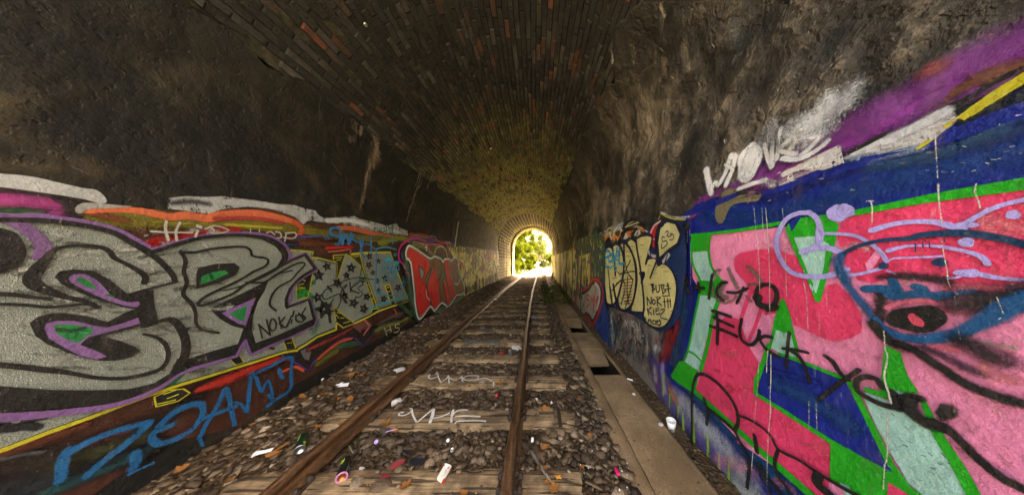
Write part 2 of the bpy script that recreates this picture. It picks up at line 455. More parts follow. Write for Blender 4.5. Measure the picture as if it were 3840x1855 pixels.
M_BARK = simple('bark', (0.10, 0.085, 0.06), 0.9, 0, 0.5, 14, 0.01)
M_WHITE = simple('white_plastic', (0.72, 0.72, 0.70), 0.45, 0, 0.08, 20, 0.0005)
M_PAPER = simple('white_paper', (0.62, 0.62, 0.60), 0.8, 0, 0.2, 15, 0.002)
M_BLACKP = simple('black_plastic', (0.012, 0.012, 0.014), 0.35, 0, 0.2, 30, 0.0005, 0.5)
M_CANG = simple('dark_green_lacquer', (0.008, 0.035, 0.018), 0.18, 0.3, 0.5, 9, 0.0003, 0.6)
M_CANB = simple('black_lacquer', (0.010, 0.012, 0.012), 0.16, 0.2, 0.5, 9, 0.0003, 0.6)
M_LIME = simple('lime_print', (0.25, 0.38, 0.02), 0.3, 0, 0.2, 20, 0.0003)
M_BLUEP = simple('blue_print', (0.03, 0.16, 0.5), 0.4, 0, 0.2, 20, 0.0003)
M_PINKC = simple('pink_enamel', (0.42, 0.17, 0.34), 0.35, 0, 0.15, 20, 0.0003)
M_STEEL = simple('tin_steel', (0.45, 0.46, 0.45), 0.28, 0.95, 0.2, 20, 0.0005)
M_COPPER = simple('copper_brown', (0.30, 0.11, 0.03), 0.3, 0.8, 0.3, 30, 0.001)
M_RED = simple('red_print', (0.55, 0.02, 0.02), 0.45, 0, 0.12, 20, 0.0005)
M_MAROON = simple('maroon_plastic', (0.16, 0.018, 0.024), 0.3, 0, 0.3, 12, 0.002, 0.5)
M_HOT = simple('hot_pink_plastic', (0.70, 0.01, 0.16), 0.3, 0, 0.1, 20, 0.0005, 0.5)
M_QUARTZ = simple('white_quartz', (0.52, 0.49, 0.46), 0.75, 0, 0.4, 40, 0.006)
M_CREAM = simple('cream_card', (0.55, 0.50, 0.42), 0.7, 0, 0.12, 20, 0.001)
M_LILACP = simple('lilac_plastic', (0.35, 0.28, 0.65), 0.35, 0, 0.1, 20, 0.0005)
M_ORANGEP = simple('amber_plastic', (0.5, 0.22, 0.02), 0.35, 0, 0.2, 20, 0.0005)
M_GREYCAN = simple('dull_tin', (0.22, 0.24, 0.25), 0.4, 0.8, 0.2, 20, 0.001)
M_NAVY = simple('navy_leather', (0.012, 0.016, 0.03), 0.4, 0, 0.3, 60, 0.001)
# ------------------------------------------------------------------ ground (one sheet with the cable channel left open)
def gz(x, y):
    """ballast / dirt level"""
    x = np.asarray(x, float); y = np.asarray(y, float)
    xl = x - bend(y)
    inside = np.clip((22.5 - y) / 2.0, 0, 1) * np.clip((y + 1.0) / 1.0, 0, 1)
    fr = np.clip((y - 2.0) / 6.0, 0, 1)
    base = -0.055 + 0.09 * (fbm(x * 2.1 + 9, y * 2.1, 5) - 0.5)
    left = np.clip((-2.05 - xl) / 0.5, 0, 1)
    right = np.clip((xl - 1.22) / 0.2, 0, 1)
    z = base + inside * (left * (0.07 + 0.16 * fr + 0.05 * (fbm(x * 2, y * 2, 8) - 0.5)) + right * (0.0 + 0.20 * fr + 0.04 * (fbm(x * 4, y * 3, 9) - 0.5)))
    # rail-side heaps
    z = z + inside * 0.03 * np.exp(-((xl + 0.12) / 0.16) ** 2) * fbm(x * 5, y * 2, 3)
    z = z + inside * np.where((xl > 0.40) & (xl < 0.70), 0.035, 0)
    out = 1 - inside
    z = z + out * 1.0 * np.clip((np.abs(xl + 0.9) - 4.0) / 6.0, 0, 1) ** 1.5 * 1.5
    z = z + np.clip((y - 36) / 30, 0, 1) ** 1.3 * 1.6
    return z
TX0, TX1 = 0.83, 1.22                         # inner edges of the cable channel
gxs = sorted(set(np.round(np.concatenate([[-1500, -600, -200, -80, -40, -25, -16, -11, -8, -6, -4.6, -3.6], np.arange(-2.95, 0.70, 0.09), [0.70, 1.26], np.arange(1.30, 1.70, 0.07), [2.0, 2.6, 3.6, 5, 7, 10, 15, 25, 40, 80, 200, 600, 1500]]), 3)))
gys = sorted(set(np.round(np.concatenate([[-1500, -600, -200, -80, -40, -20, -12, -8, -6, -5, -4], np.arange(-3.4, 12, 0.10), np.arange(12, 46, 0.4), [50, 60, 80, 120, 200, 500, 1500]]), 3)))
GX, GY = np.meshgrid(gxs, gys)
GXB = GX + bend(np.clip(GY, -50, 40))
GZ = gz(GXB, GY)
nx, ny = len(gxs), len(gys)
V = np.stack([GXB, GY, GZ], -1).reshape(-1, 3)
F = []
for j in range(ny - 1):
    for i in range(nx - 1):
        if abs(gxs[i] - 0.70) < 1e-6 and -0.25 < gys[j] < 21.9: continue
        F.append((j * nx + i, j * nx + i + 1, (j + 1) * nx + i + 1, (j + 1) * nx + i))
g_ob = link(bpy.data.objects.new('ground', fast_mesh('ground', V, F, M_GROUND, True)))
g_ob['kind'] = 'structure'

# ------------------------------------------------------------------ plaster walls
def bumps(side, y, u):
    top = np.where(side > 0, np.clip(2.0 + 0.0 * y, 0, 9), np.clip(2.25 - 0.03 * y, 1.6, 3))
    m = np.clip((u - top) / 0.35, 0, 1)
    a = fbm(y * 1.6, u * 1.6, 21 + side, 4)
    cell = np.abs(fbm(y * 2.6 + 3, u * 2.4, 31 + side, 3) - 0.5) * 2
    amp = np.where(side > 0, 0.055, 0.02)
    return -m * amp * (0.35 * a + 0.65 * np.clip(1 - cell * 2.2, 0, 1))
U_L, U_R = ZS + RAD * R(22), ZS + RAD * R(38)
def plaster(side, umax, mat, label):
    ys = np.arange(Y0, Y1 + 0.001, (Y1 - Y0) / 360)
    us = np.concatenate([np.arange(-0.45, 1.6, 0.15), np.arange(1.6, umax, 0.045), [umax]])
    Yg, Ug = np.meshgrid(ys, us)
    lipw = np.clip((Ug - (umax - 0.30)) / 0.30, 0, 1)
    edge = lipw * (0.34 * (fbm(Yg * 1.7, Yg * 0 + side, 77, 5) - 0.5) + 0.10 * (vnoise(Yg * 11, Yg * 0, 78) - 0.5))
    off = bumps(side, Yg, Ug) * (1 - lipw) + 0.013 * np.clip(lipw * 3, 0, 1)
    P = wall_pt(side, Yg, Ug + edge, off)
    n, m = len(ys), len(us)
    P = P.reshape(-1, 3)
    idx = np.arange(n * m).reshape(m, n)
    a, b, c, d = idx[:-1, :-1], idx[:-1, 1:], idx[1:, 1:], idx[1:, :-1]
    F = np.stack([a, b, c, d] if side > 0 else [d, c, b, a], -1).reshape(-1, 4)
    # turn the edge of the render back to the brickwork so it has thickness
    back = wall_pt(side, ys, umax + edge[-1] - 0.004, -0.02)
    k0 = len(P); P = np.concatenate([P, back])
    top = idx[-1]
    F2 = np.stack([top[:-1], top[1:], k0 + np.arange(1, n), k0 + np.arange(n - 1)], -1)
    o = link(bpy.data.objects.new('tunnel_wall', fast_mesh('tunnel_wall', P, np.concatenate([F, F2]), mat, True)))
    return tag(o, label, 'wall', None, 'thing')
WALL_L = plaster(-1, U_L, M_PL_L, 'left tunnel wall, dark brown plaster above a band of silver letter graffiti')
WALL_R = plaster(1, U_R, M_PL_R, 'right tunnel wall, lumpy grey plaster above pink, green and blue graffiti')

# ------------------------------------------------------------------ brick vault
vault = empty('brick_vault', (0, 6, ZS))
tag(vault, 'sooty brick vault arching over the railway track', 'vault', None, 'thing')
def shell(name, rad, a0, a1, ya, yb, mat, parent, legs=False, n=48, step=0.6):
    ys = np.linspace(ya, yb, max(2, int((yb - ya) / step) + 1))
    ang = np.linspace(a0, a1, n)
    sec = [(C0 + rad * math.cos(t), ZS + rad * math.sin(t)) for t in ang]
    if legs: sec = [(C0 + rad, -0.6)] + sec + [(C0 - rad, -0.6)]
    sec = np.array(sec)
    V = np.array([(x + float(bend(y)), y, z) for y in ys for x, z in sec]); V -= np.array(parent.location)
    k = len(sec); idx = np.arange(len(V)).reshape(len(ys), k)
    F = np.stack([idx[:-1, :-1], idx[1:, :-1], idx[1:, 1:], idx[:-1, 1:]], -1).reshape(-1, 4)
    o = link(bpy.data.objects.new(name, fast_mesh(name, V, F, mat, True)), parent)
    return o
shell('mortar_bed', RAD + 0.014, R(36), R(160), Y0, Y1 + 0.05, M_MORTAR, vault)
shell('light_shield_shell', RAD + 0.13, 0, math.pi, Y0, Y3, M_MORTAR, vault, True)  # unseen shell added to keep sky light from leaking through the joins
# bricks: slightly tapered boxes with the face towards the tunnel (local: x along the tunnel, y around the arch, z inwards)
def brick_verts(lx, ly, h, j):
    q = lambda s: rnd.uniform(-s, s)
    e = 0.006
    top = [(-lx / 2 + e, -ly / 2 + e), (lx / 2 - e, -ly / 2 + e), (lx / 2 - e, ly / 2 - e), (-lx / 2 + e, ly / 2 - e)]
    v = [(-lx / 2, -ly / 2, -0.06), (lx / 2, -ly / 2, -0.06), (lx / 2, ly / 2, -0.06), (-lx / 2, ly / 2, -0.06)]
    v += [(-lx / 2, -ly / 2, h - 0.005), (lx / 2, -ly / 2, h - 0.005), (lx / 2, ly / 2, h - 0.005), (-lx / 2, ly / 2, h - 0.005)]
    v += [(x + q(j), y + q(j), h + q(j)) for x, y in top]
    return v
BRF = [(0, 1, 5, 4), (1, 2, 6, 5), (2, 3, 7, 6), (3, 0, 4, 7), (4, 5, 9, 8), (5, 6, 10, 9), (6, 7, 11, 10), (7, 4, 8, 11), (8, 9, 10, 11)]
course = 0.0765
n_course = int(RAD * R(158 - 38) / course) + 1
BR = []
for c in range(n_course):
    t = R(38) + (c + 0.5) * course / RAD
    y = Y0 + (0.125 if c % 2 else 0.0) + rnd.uniform(-0.01, 0.01)
    while y < Y1 - 0.02:
        L = 0.24 + rnd.uniform(-0.006, 0.006)
        if y + L > Y1: L = Y1 - y
        if L > 0.05 and rnd.random() > 0.012:
            h = rnd.gauss(0.006, 0.005)
            if rnd.random() < 0.07: h -= rnd.uniform(0.008, 0.018)
            BR.append((y + L / 2, t + rnd.uniform(-0.001, 0.001), L - 0.011, course - 0.012, max(-0.012, min(h, 0.02)), rnd.uniform(-0.012, 0.012)))
        y += L
def brick_frame(y, t):
    inw = Vector((-math.cos(t), 0, -math.sin(t))); al = Vector((0, 1, 0)); ar = inw.cross(al)
    m = Matrix((al, ar, inw)).transposed().to_4x4()
    m.translation = Vector((C0 + float(bend(y)) + RAD * math.cos(t), y, ZS + RAD * math.sin(t)))
    return m
def proj(p):
    if p[1] < 0.2: return None
    return CX + FPX * p[0] / p[1], CY - FPX * (p[2] - HC) / p[1]
score = []
for i, b in enumerate(BR):
    m = brick_frame(b[0], b[1]); q = proj(m.translation)
    if q is None or not (-40 < q[0] < 3880 and -60 < q[1] < 1900): continue
    d2 = (m.translation - Vector((0, 0, HC))).length_squared
    cosv = max(0.02, (Vector((0, 0, HC)) - m.translation).normalized().dot(m.col[2].to_3d()))
    score.append((b[2] * b[3] * cosv / (m.translation.y ** 2), i))
score.sort(reverse=True)
big = {i for _, i in score[:300]}
variants = []
for k in range(14):
    h = 0.006 + 0.0045 * math.sin(k * 2.4)
    me = bpy.data.meshes.new('brick')
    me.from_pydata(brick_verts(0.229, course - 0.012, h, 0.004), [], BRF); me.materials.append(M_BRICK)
    variants.append(me)
vinv = Matrix.Translation(-vault.location)
bv, bf = [], []
for i, (y, t, lx, ly, h, tw) in enumerate(BR):
    m = vinv @ brick_frame(y, t) @ Matrix.Rotation(tw, 4, 'Z')
    if i in big:
        o = bpy.data.objects.new('brick', variants[i % 14]); link(o, vault)
        o.matrix_local = m @ Matrix.Translation((0, 0, h - 0.006)) @ Matrix.Diagonal((lx / 0.229, 1, 1, 1))
    else:
        k0 = len(bv)
        bv += [m @ Vector(v) for v in brick_verts(lx, ly, h, 0.003)]
        bf += [tuple(k0 + j for j in f) for f in BRF]
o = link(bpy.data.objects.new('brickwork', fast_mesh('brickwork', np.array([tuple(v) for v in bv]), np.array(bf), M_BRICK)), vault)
o['kind'] = 'stuff'

# ------------------------------------------------------------------ block arch and ring at the far mouth
arch = empty('portal_arch', (0, 17, 0))
tag(arch, 'far end of the tunnel, arch of long blocks with pale joints', 'arch', None, 'thing')
shell('joint_bed', RAD - 0.005, 0, math.pi, Y1 - 0.02, Y2 + 0.05, M_MORTAR_L, arch, True, 40)
# closing face between the old brickwork and the arch
def arch_frame(side_t, y, r):
    """side_t: arc coordinate from the right ground, up and over, to the left ground"""
    half = math.pi * r / 2
    leg = ZS + 0.1
    if side_t < leg:
        z = -0.1 + side_t; pos = Vector((C0 + r, y, z)); inw = Vector((-1, 0, 0))
    elif side_t < leg + math.pi * r:
        t = (side_t - leg) / r; pos = Vector((C0 + r * math.cos(t), y, ZS + r * math.sin(t))); inw = Vector((-math.cos(t), 0, -math.sin(t)))
    else:
        z = ZS - (side_t - leg - math.pi * r); pos = Vector((C0 - r, y, z)); inw = Vector((1, 0, 0))
    al = Vector((0, 1, 0)); ar = inw.cross(al)
    m = Matrix((al, ar, inw)).transposed().to_4x4(); pos.x += float(bend(y)); m.translation = pos
    return m
bl_var = []
for k in range(8):
    me = bpy.data.meshes.new('block'); me.from_pydata(brick_verts(0.735, 0.19, 0.016 + 0.004 * math.sin(k * 1.9), 0.004), [], BRF); me.materials.append(M_BLOCK); bl_var.append(me)
    me2 = me.copy(); me2.materials.clear(); me2.materials.append(M_BLOCKW); bl_var.append(me2)
tot = 2 * (ZS + 0.1) + math.pi * RAD
nc = int(tot / 0.232)
ainv = Matrix.Translation(-arch.location)
for c in range(nc):
    s = (c + 0.5) * tot / nc
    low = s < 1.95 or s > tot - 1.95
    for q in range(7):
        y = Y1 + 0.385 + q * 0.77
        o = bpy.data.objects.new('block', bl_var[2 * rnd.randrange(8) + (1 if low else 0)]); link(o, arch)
        o.matrix_local = ainv @ arch_frame(s, y, RAD - 0.005) @ Matrix.Translation((0, 0, rnd.uniform(-0.004, 0.004)))
nr = 44
for c in range(nr):
    s = (c + 0.5) * tot / nr
    bm = bmesh.new()
    bm_box(bm, (Y3 - Y2 - 0.02, tot / nr - 0.016, 0.30), Matrix(), 0.02)
    for v in bm.verts: v.co += Vector((rnd.uniform(-1, 1), rnd.uniform(-1, 1), rnd.uniform(-1, 1))) * 0.012
    o = bm_obj('ring_stone', bm, M_RING, arch)
    o.matrix_local = ainv @ arch_frame(s, (Y2 + Y3) / 2 + 0.02, RAD + 0.02)
shell('ring_bed', RAD - 0.07, 0, math.pi, Y2, Y3, M_MORTAR_L, arch, True, 40)
# head wall over the far mouth, facing outdoors, and one over the near mouth
def head_wall(y, sgn, label, hh=7.2):
    pts = [(C0 + float(bend(y)) + RAD * math.cos(R(a)), ZS + RAD * math.sin(R(a))) for a in range(0, 181, 6)]
    pts = [(pts[0][0], -0.6)] + pts + [(pts[-1][0], -0.6)]
    out = [(9, -0.6), (9, hh), (-10.5, hh), (-10.5, -0.6)]
    poly = [(x, z) for x, z in out] + pts[::-1]
    bm = bmesh.new()
    vs = [bm.verts.new((x, 0, z)) for x, z in poly]
    bm.faces.new(vs)
    r = bmesh.ops.extrude_face_region(bm, geom=bm.faces[:])
    for e in r['geom']:
        if isinstance(e, bmesh.types.BMVert): e.co.y += 0.5 * sgn
    o = bm_obj('head_wall', bm, M_RING)
    o.location = (0, y, 0)
    return tag(o, label, 'wall', None, 'thing')
head_wall(Y3, 1, 'outer brick face of the tunnel around the far opening')
head_wall(Y0, -1, 'outer brick face of the tunnel behind the viewer', 5.6)
# ------------------------------------------------------------------ railway track
TR = -0.926; GA = 0.75
track = empty('railway_track', (0, 0, 0))
tag(track, 'rusty single railway track on weathered wooden sleepers', 'railway track', None, 'thing')
RSEC = [(-0.036, 0.138), (-0.030, 0.144), (0.030, 0.144), (0.036, 0.138), (0.036, 0.112), (0.009, 0.098), (0.009, 0.030), (0.062, 0.014), (0.062, 0.004), (-0.062, 0.004), (-0.062, 0.014), (-0.009, 0.030), (-0.009, 0.098), (-0.036, 0.112)]
ys = np.concatenate([np.arange(-8, 40, 0.25)])
def rail_x(y): return float(bend(np.clip(y, 0, 60)))
for sx in (-1, 1):
    V = []
    for y in ys:
        wob = 0.004 * math.sin(y * 2.3 + sx) + 0.0025 * math.sin(y * 7.1)
        rise = float(np.clip((y - 36) / 30, 0, 1) ** 1.3 * 1.6)
        for (px_, pz) in RSEC: V.append((TR + sx * GA + px_ + rail_x(y) + wob, y, pz + rise))
    k = len(RSEC); idx = np.arange(len(V)).reshape(len(ys), k)
    F = np.stack([idx[:-1], idx[1:], np.roll(idx[1:], -1, 1), np.roll(idx[:-1], -1, 1)], -1).reshape(-1, 4)
    link(bpy.data.objects.new('rail', fast_mesh('rail', V, F[:, ::-1], M_RUST)), track)
# fishplates: flat bars bolted against the right rail
for (yy, ln) in ((1.42, 0.5), (5.3, 0.5)):
    bm = bmesh.new()
    for sg in (-1, 1):
        bm_box(bm, (0.018, ln, 0.075), Matrix.Translation((sg * 0.028, 0, 0.064)), 0.004)
        for q in (-0.17, -0.06, 0.06, 0.17):
            bm_box(bm, (0.03, 0.032, 0.032), Matrix.Translation((sg * 0.045, q, 0.064)), 0.005)
    o = bm_obj('fishplate', bm, M_IRON, track); o.location = (TR + GA + rail_x(yy), yy, 0)
# sleepers
def sleeper_mesh(seed):
    r = random.Random(seed); bm = bmesh.new()
    nxs, nys = 26, 6
    L, W, H = 2.5, 0.27, 0.16
    grid = {}
    for i in range(nxs):
        for j in range(nys):
            x = -L / 2 + L * i / (nxs - 1); y = -W / 2 + W * j / (nys - 1)
            e = min(j, nys - 1 - j)
            z = -0.012 * (e == 0) + 0.006 * (r.random() - 0.5) - (0.012 if (e == 0 and r.random() < 0.4) else 0)
            if i in (0, nxs - 1): z -= 0.012; x += r.uniform(-0.02, 0.02)
            grid[i, j] = bm.verts.new((x, y + (0.006 * (r.random() - 0.5)), z))
    for i in range(nxs - 1):
        for j in range(nys - 1): bm.faces.new((grid[i, j], grid[i + 1, j], grid[i + 1, j + 1], grid[i, j + 1]))
    ed = [e for e in bm.edges if e.is_boundary]
    rr = bmesh.ops.extrude_edge_only(bm, edges=ed)
    for v in rr['geom']:
        if isinstance(v, bmesh.types.BMVert): v.co.z = -H; v.co.y *= 1.03
    bmesh.ops.recalc_face_normals(bm, faces=bm.faces)
    me = bpy.data.meshes.new('sleeper'); bm.to_mesh(me); bm.free(); me.materials.append(M_SLEEPER)
    return me
sl_me = [sleeper_mesh(s) for s in range(7)]
bm = bmesh.new()
bm_box(bm, (0.17, 0.14, 0.014), Matrix.Translation((0, 0, 0.007)), 0.003)
for sx in (-1, 1):
    for sy in (-0.045, 0.045):
        bm_box(bm, (0.045, 0.036, 0.022), Matrix.Translation((sx * 0.068, sy, 0.024)), 0.004)
        bm_lathe(bm, [(0.017, 0.03), (0.017, 0.05), (0.011, 0.056), (0, 0.056)], 6, Matrix.Translation((sx * 0.070, sy, 0)))
clip_o = bm_obj('rail_chair', bm, M_IRON); clip_me = clip_o.data; bpy.data.objects.remove(clip_o)
SLP = []
k = -4
while True:
    yb = 2.24 + 0.653 * k
    if yb > 37: break
    yc = yb - 0.145
    o = bpy.data.objects.new('sleeper', sl_me[(k * 3) % 7]); link(o, track)
    rise = float(np.clip((yc - 36) / 30, 0, 1) ** 1.3 * 1.6)
    o.location = (-0.885 + rail_x(yc) + rnd.uniform(-0.04, 0.04), yc, rise - (0.0 if yc < 9 else rnd.uniform(0, 0.01)))
    o.rotation_euler = (rnd.uniform(-0.012, 0.012), rnd.uniform(-0.004, 0.004), rnd.uniform(-0.02, 0.02) - 0.035 * min(1, max(0, (yc - 5) / 12)))
    if k % 2: o.scale = (-1, 1, 1)
    SLP.append(o)
    if 0.4 < yc < 13:
        for sx in (-1, 1):
            c = bpy.data.objects.new('rail_chair', clip_me); link(c, o)
            lx = (TR + sx * GA + rail_x(yc) - o.location.x)
            c.location = (lx if not k % 2 else -lx, 0, -0.008)
    k += 1
def sleeper_at(y):
    return min(SLP, key=lambda s: abs(s.location.y - y))
# packing board and dark strap on the near sleeper end, right of the right rail
s0 = sleeper_at(2.1)
s0['label'] = 'sleeper with white handwriting and a small square board on its right end'
bm = bmesh.new(); bm_box(bm, (0.15, 0.2, 0.018), Matrix.Translation((0, 0, 0.009)), 0.003)
o = bm_obj('packing_board', bm, M_SLEEPER, s0)
o.matrix_local = s0.matrix_basis.inverted() @ Matrix.Translation((0.115, 2.115, 0.0))
bm = bmesh.new(); bm_box(bm, (0.035, 0.27, 0.012), Matrix.Translation((0, 0, 0.004)), 0.003)
o = bm_obj('iron_strap', bm, M_IRON, s0)
o.matrix_local = s0.matrix_basis.inverted() @ Matrix.Translation((0.245, 2.09, 0.0))

# ------------------------------------------------------------------ concrete cable channel on the right
trough = empty('cable_channel', (1.0, 6, -0.1))
tag(trough, 'concrete cable channel with loose lids beside the right rail', 'cable channel', None, 'thing')
def strip(name, x0, x1, z0, z1, ya, yb, mat, parent, wob=0.006, step=0.2):
    ys = np.arange(ya, yb + 1e-6, step); V = []
    for y in ys:
        b = float(bend(y)); q = lambda: rnd.uniform(-wob, wob)
        V += [(x0 + b + q(), y, z0), (x0 + b + q() + 0.004, y, z1 - 0.01), (x0 + 0.012 + b, y, z1 + q() * 0.4), (x1 - 0.012 + b, y, z1 + q() * 0.4), (x1 + b + q() - 0.004, y, z1 - 0.01), (x1 + b + q(), y, z0)]
    V = np.array(V) - np.array(parent.location)
    idx = np.arange(len(V)).reshape(len(ys), 6)
    F = np.stack([idx[:-1, :-1], idx[:-1, 1:], idx[1:, 1:], idx[1:, :-1]], -1).reshape(-1, 4)
    return link(bpy.data.objects.new(name, fast_mesh(name, V, F[:, ::-1], mat)), parent)
for xa_, xb_, zt_, inner_ in ((0.69, 0.835, -0.022, 4), (1.215, 1.28, -0.03, 0)):
    o = strip('channel_side', xa_, xb_, -0.5, zt_, -0.2, 21.9, M_CONC, trough)
    o.data.materials.append(M_CHAN_SHADE)                       # inside of the channel coloured dark in place of its shade
    o.data.polygons.foreach_set('material_index', [1 if i % 5 == inner_ else 0 for i in range(len(o.data.polygons))])
strip('channel_floor', 0.82, 1.23, -0.8, -0.50, -0.2, 21.9, M_CHAN_SHADE, trough, 0.01)
lid_vars = []
for s in range(6):
    bm = bmesh.new(); r = random.Random(s)
    bmesh.ops.create_grid(bm, x_segments=4, y_segments=7, size=0.5)
    for v in bm.verts:
        v.co = Vector((v.co.x * 0.385, v.co.y * 0.84, 0.002 * r.uniform(-1, 1)))
        if abs(abs(v.co.x) - 0.1925) < 1e-3 or abs(abs(v.co.y) - 0.42) < 1e-3:
            v.co.z -= 0.005; v.co.x += r.uniform(-0.004, 0.004); v.co.y += r.uniform(-0.005, 0.005)
    ed = [e for e in bm.edges if e.is_boundary]
    rr = bmesh.ops.extrude_edge_only(bm, edges=ed)
    for v in rr['geom']:
        if isinstance(v, bmesh.types.BMVert): v.co.z = -0.055
    bmesh.ops.recalc_face_normals(bm, faces=bm.faces)
    me = bpy.data.meshes.new('lid'); bm.to_mesh(me); bm.free(); me.materials.append(M_CONC); lid_vars.append(me)
def lid(y, ln=0.84, rx=0.0, rz=0.0, dz=0.0, dx=0.0, lab=None):
    o = bpy.data.objects.new('lid', lid_vars[rnd.randrange(6)]); link(o, trough)
    o.matrix_local = Matrix.Translation(Vector((1.025 + float(bend(y)) + dx, y, -0.012 + dz)) - trough.location) @ Euler((rx, 0, rz)).to_matrix().to_4x4() @ Matrix.Diagonal((1, ln / 0.84, 1, 1))
    if lab: o['label'] = lab
y = -2.2
for yc in (0.0, 0.79, 1.63, 2.48): lid(yc, 0.7 if yc < 0.1 else 0.845, 0, rnd.uniform(-0.008, 0.008), rnd.uniform(-0.004, 0.004))
lid(3.57, 0.36, R(15), 0.02, -0.055, 0, 'lid fallen slantwise into the channel opening')
lid(3.97, 0.42); lid(4.40, 0.42)
lid(5.52, 0.40, R(12), -0.03, -0.05, 0, 'tilted lid at the second channel opening')
yy = 5.98
while yy < 10.6: lid(yy, 0.6, 0, rnd.uniform(-0.01, 0.01), rnd.uniform(-0.004, 0.004)); yy += 0.615
lid(11.2, 0.5, R(-9), 0.12, 0.05, 0.06, 'lid pushed aside on top of the channel')
lid(12.6, 0.5, 0, 0.05, 0.01); lid(14.2, 0.6); lid(15.2, 0.6)
# ------------------------------------------------------------------ paint layers lying on the walls
CR = {'L1': (0, 620, 1.94375), 'L2': (0, 1215, 1.94375), 'L3': (560, 720, 1.94375), 'L4': (1100, 780, 1.94375), 'E4': (1200, 700, 2.26125),
      'C0': (0, 600, 0.9915), 'R1': (2560, 780, 1.94375), 'R2': (3200, 700, 1.94375), 'R3': (2560, 1215, 1.94375), 'R4': (3200, 1215, 1.94375),
      'R5': (2100, 760, 1.94375), 'RU': (2500, 0, 1.244), 'W3': (2400, 855, 1.24375), 'U3': (1900, 0, 1.777), 'U2': (900, 0, 1.777), 'E5': (1900, 700, 1.7775), 'FULL': (0, 0, 1.0),
      'F1': (900, 1455, 3.11), 'F2': (1700, 1455, 3.11), 'F4': (1100, 1200, 3.11), 'F5': (1600, 950, 3.11), 'W5': (2000, 1050, 2.07375), 'X': (1800, 760, 3.11)}
def T(crop, *a):
    x0, y0, s = CR[crop]
    return [(x0 + a[i] / s, y0 + a[i + 1] / s) for i in range(0, len(a), 2)]
def W(crop, w): return w / CR[crop][2]
def spline(pts, closed=False, step=9.0):
    P = [np.array(p, float) for p in pts]; n = len(P)
    if n < 3 and not closed:
        m = max(2, int(np.linalg.norm(P[1] - P[0]) / step))
        return [P[0] + (P[1] - P[0]) * i / m for i in range(m + 1)]
    out = []
    rng_ = range(n if closed else n - 1)
    for i in rng_:
        p1, p2 = P[i], P[(i + 1) % n]
        p0 = P[(i - 1) % n] if (closed or i > 0) else 2 * p1 - p2
        p3 = P[(i + 2) % n] if (closed or i + 2 < n) else 2 * p2 - p1
        m = max(2, min(40, int(np.linalg.norm(p2 - p1) / step)))
        for k in range(m):
            t = k / m
            out.append(0.5 * (2 * p1 + (p2 - p0) * t + (2 * p0 - 5 * p1 + 4 * p2 - p3) * t * t + (3 * p1 - p0 - 3 * p2 + p3) * t ** 3))
    if not closed: out.append(P[-1])
    return out
LAYER = {-1: 0.002, 1: 0.002}
DL = 0.00010
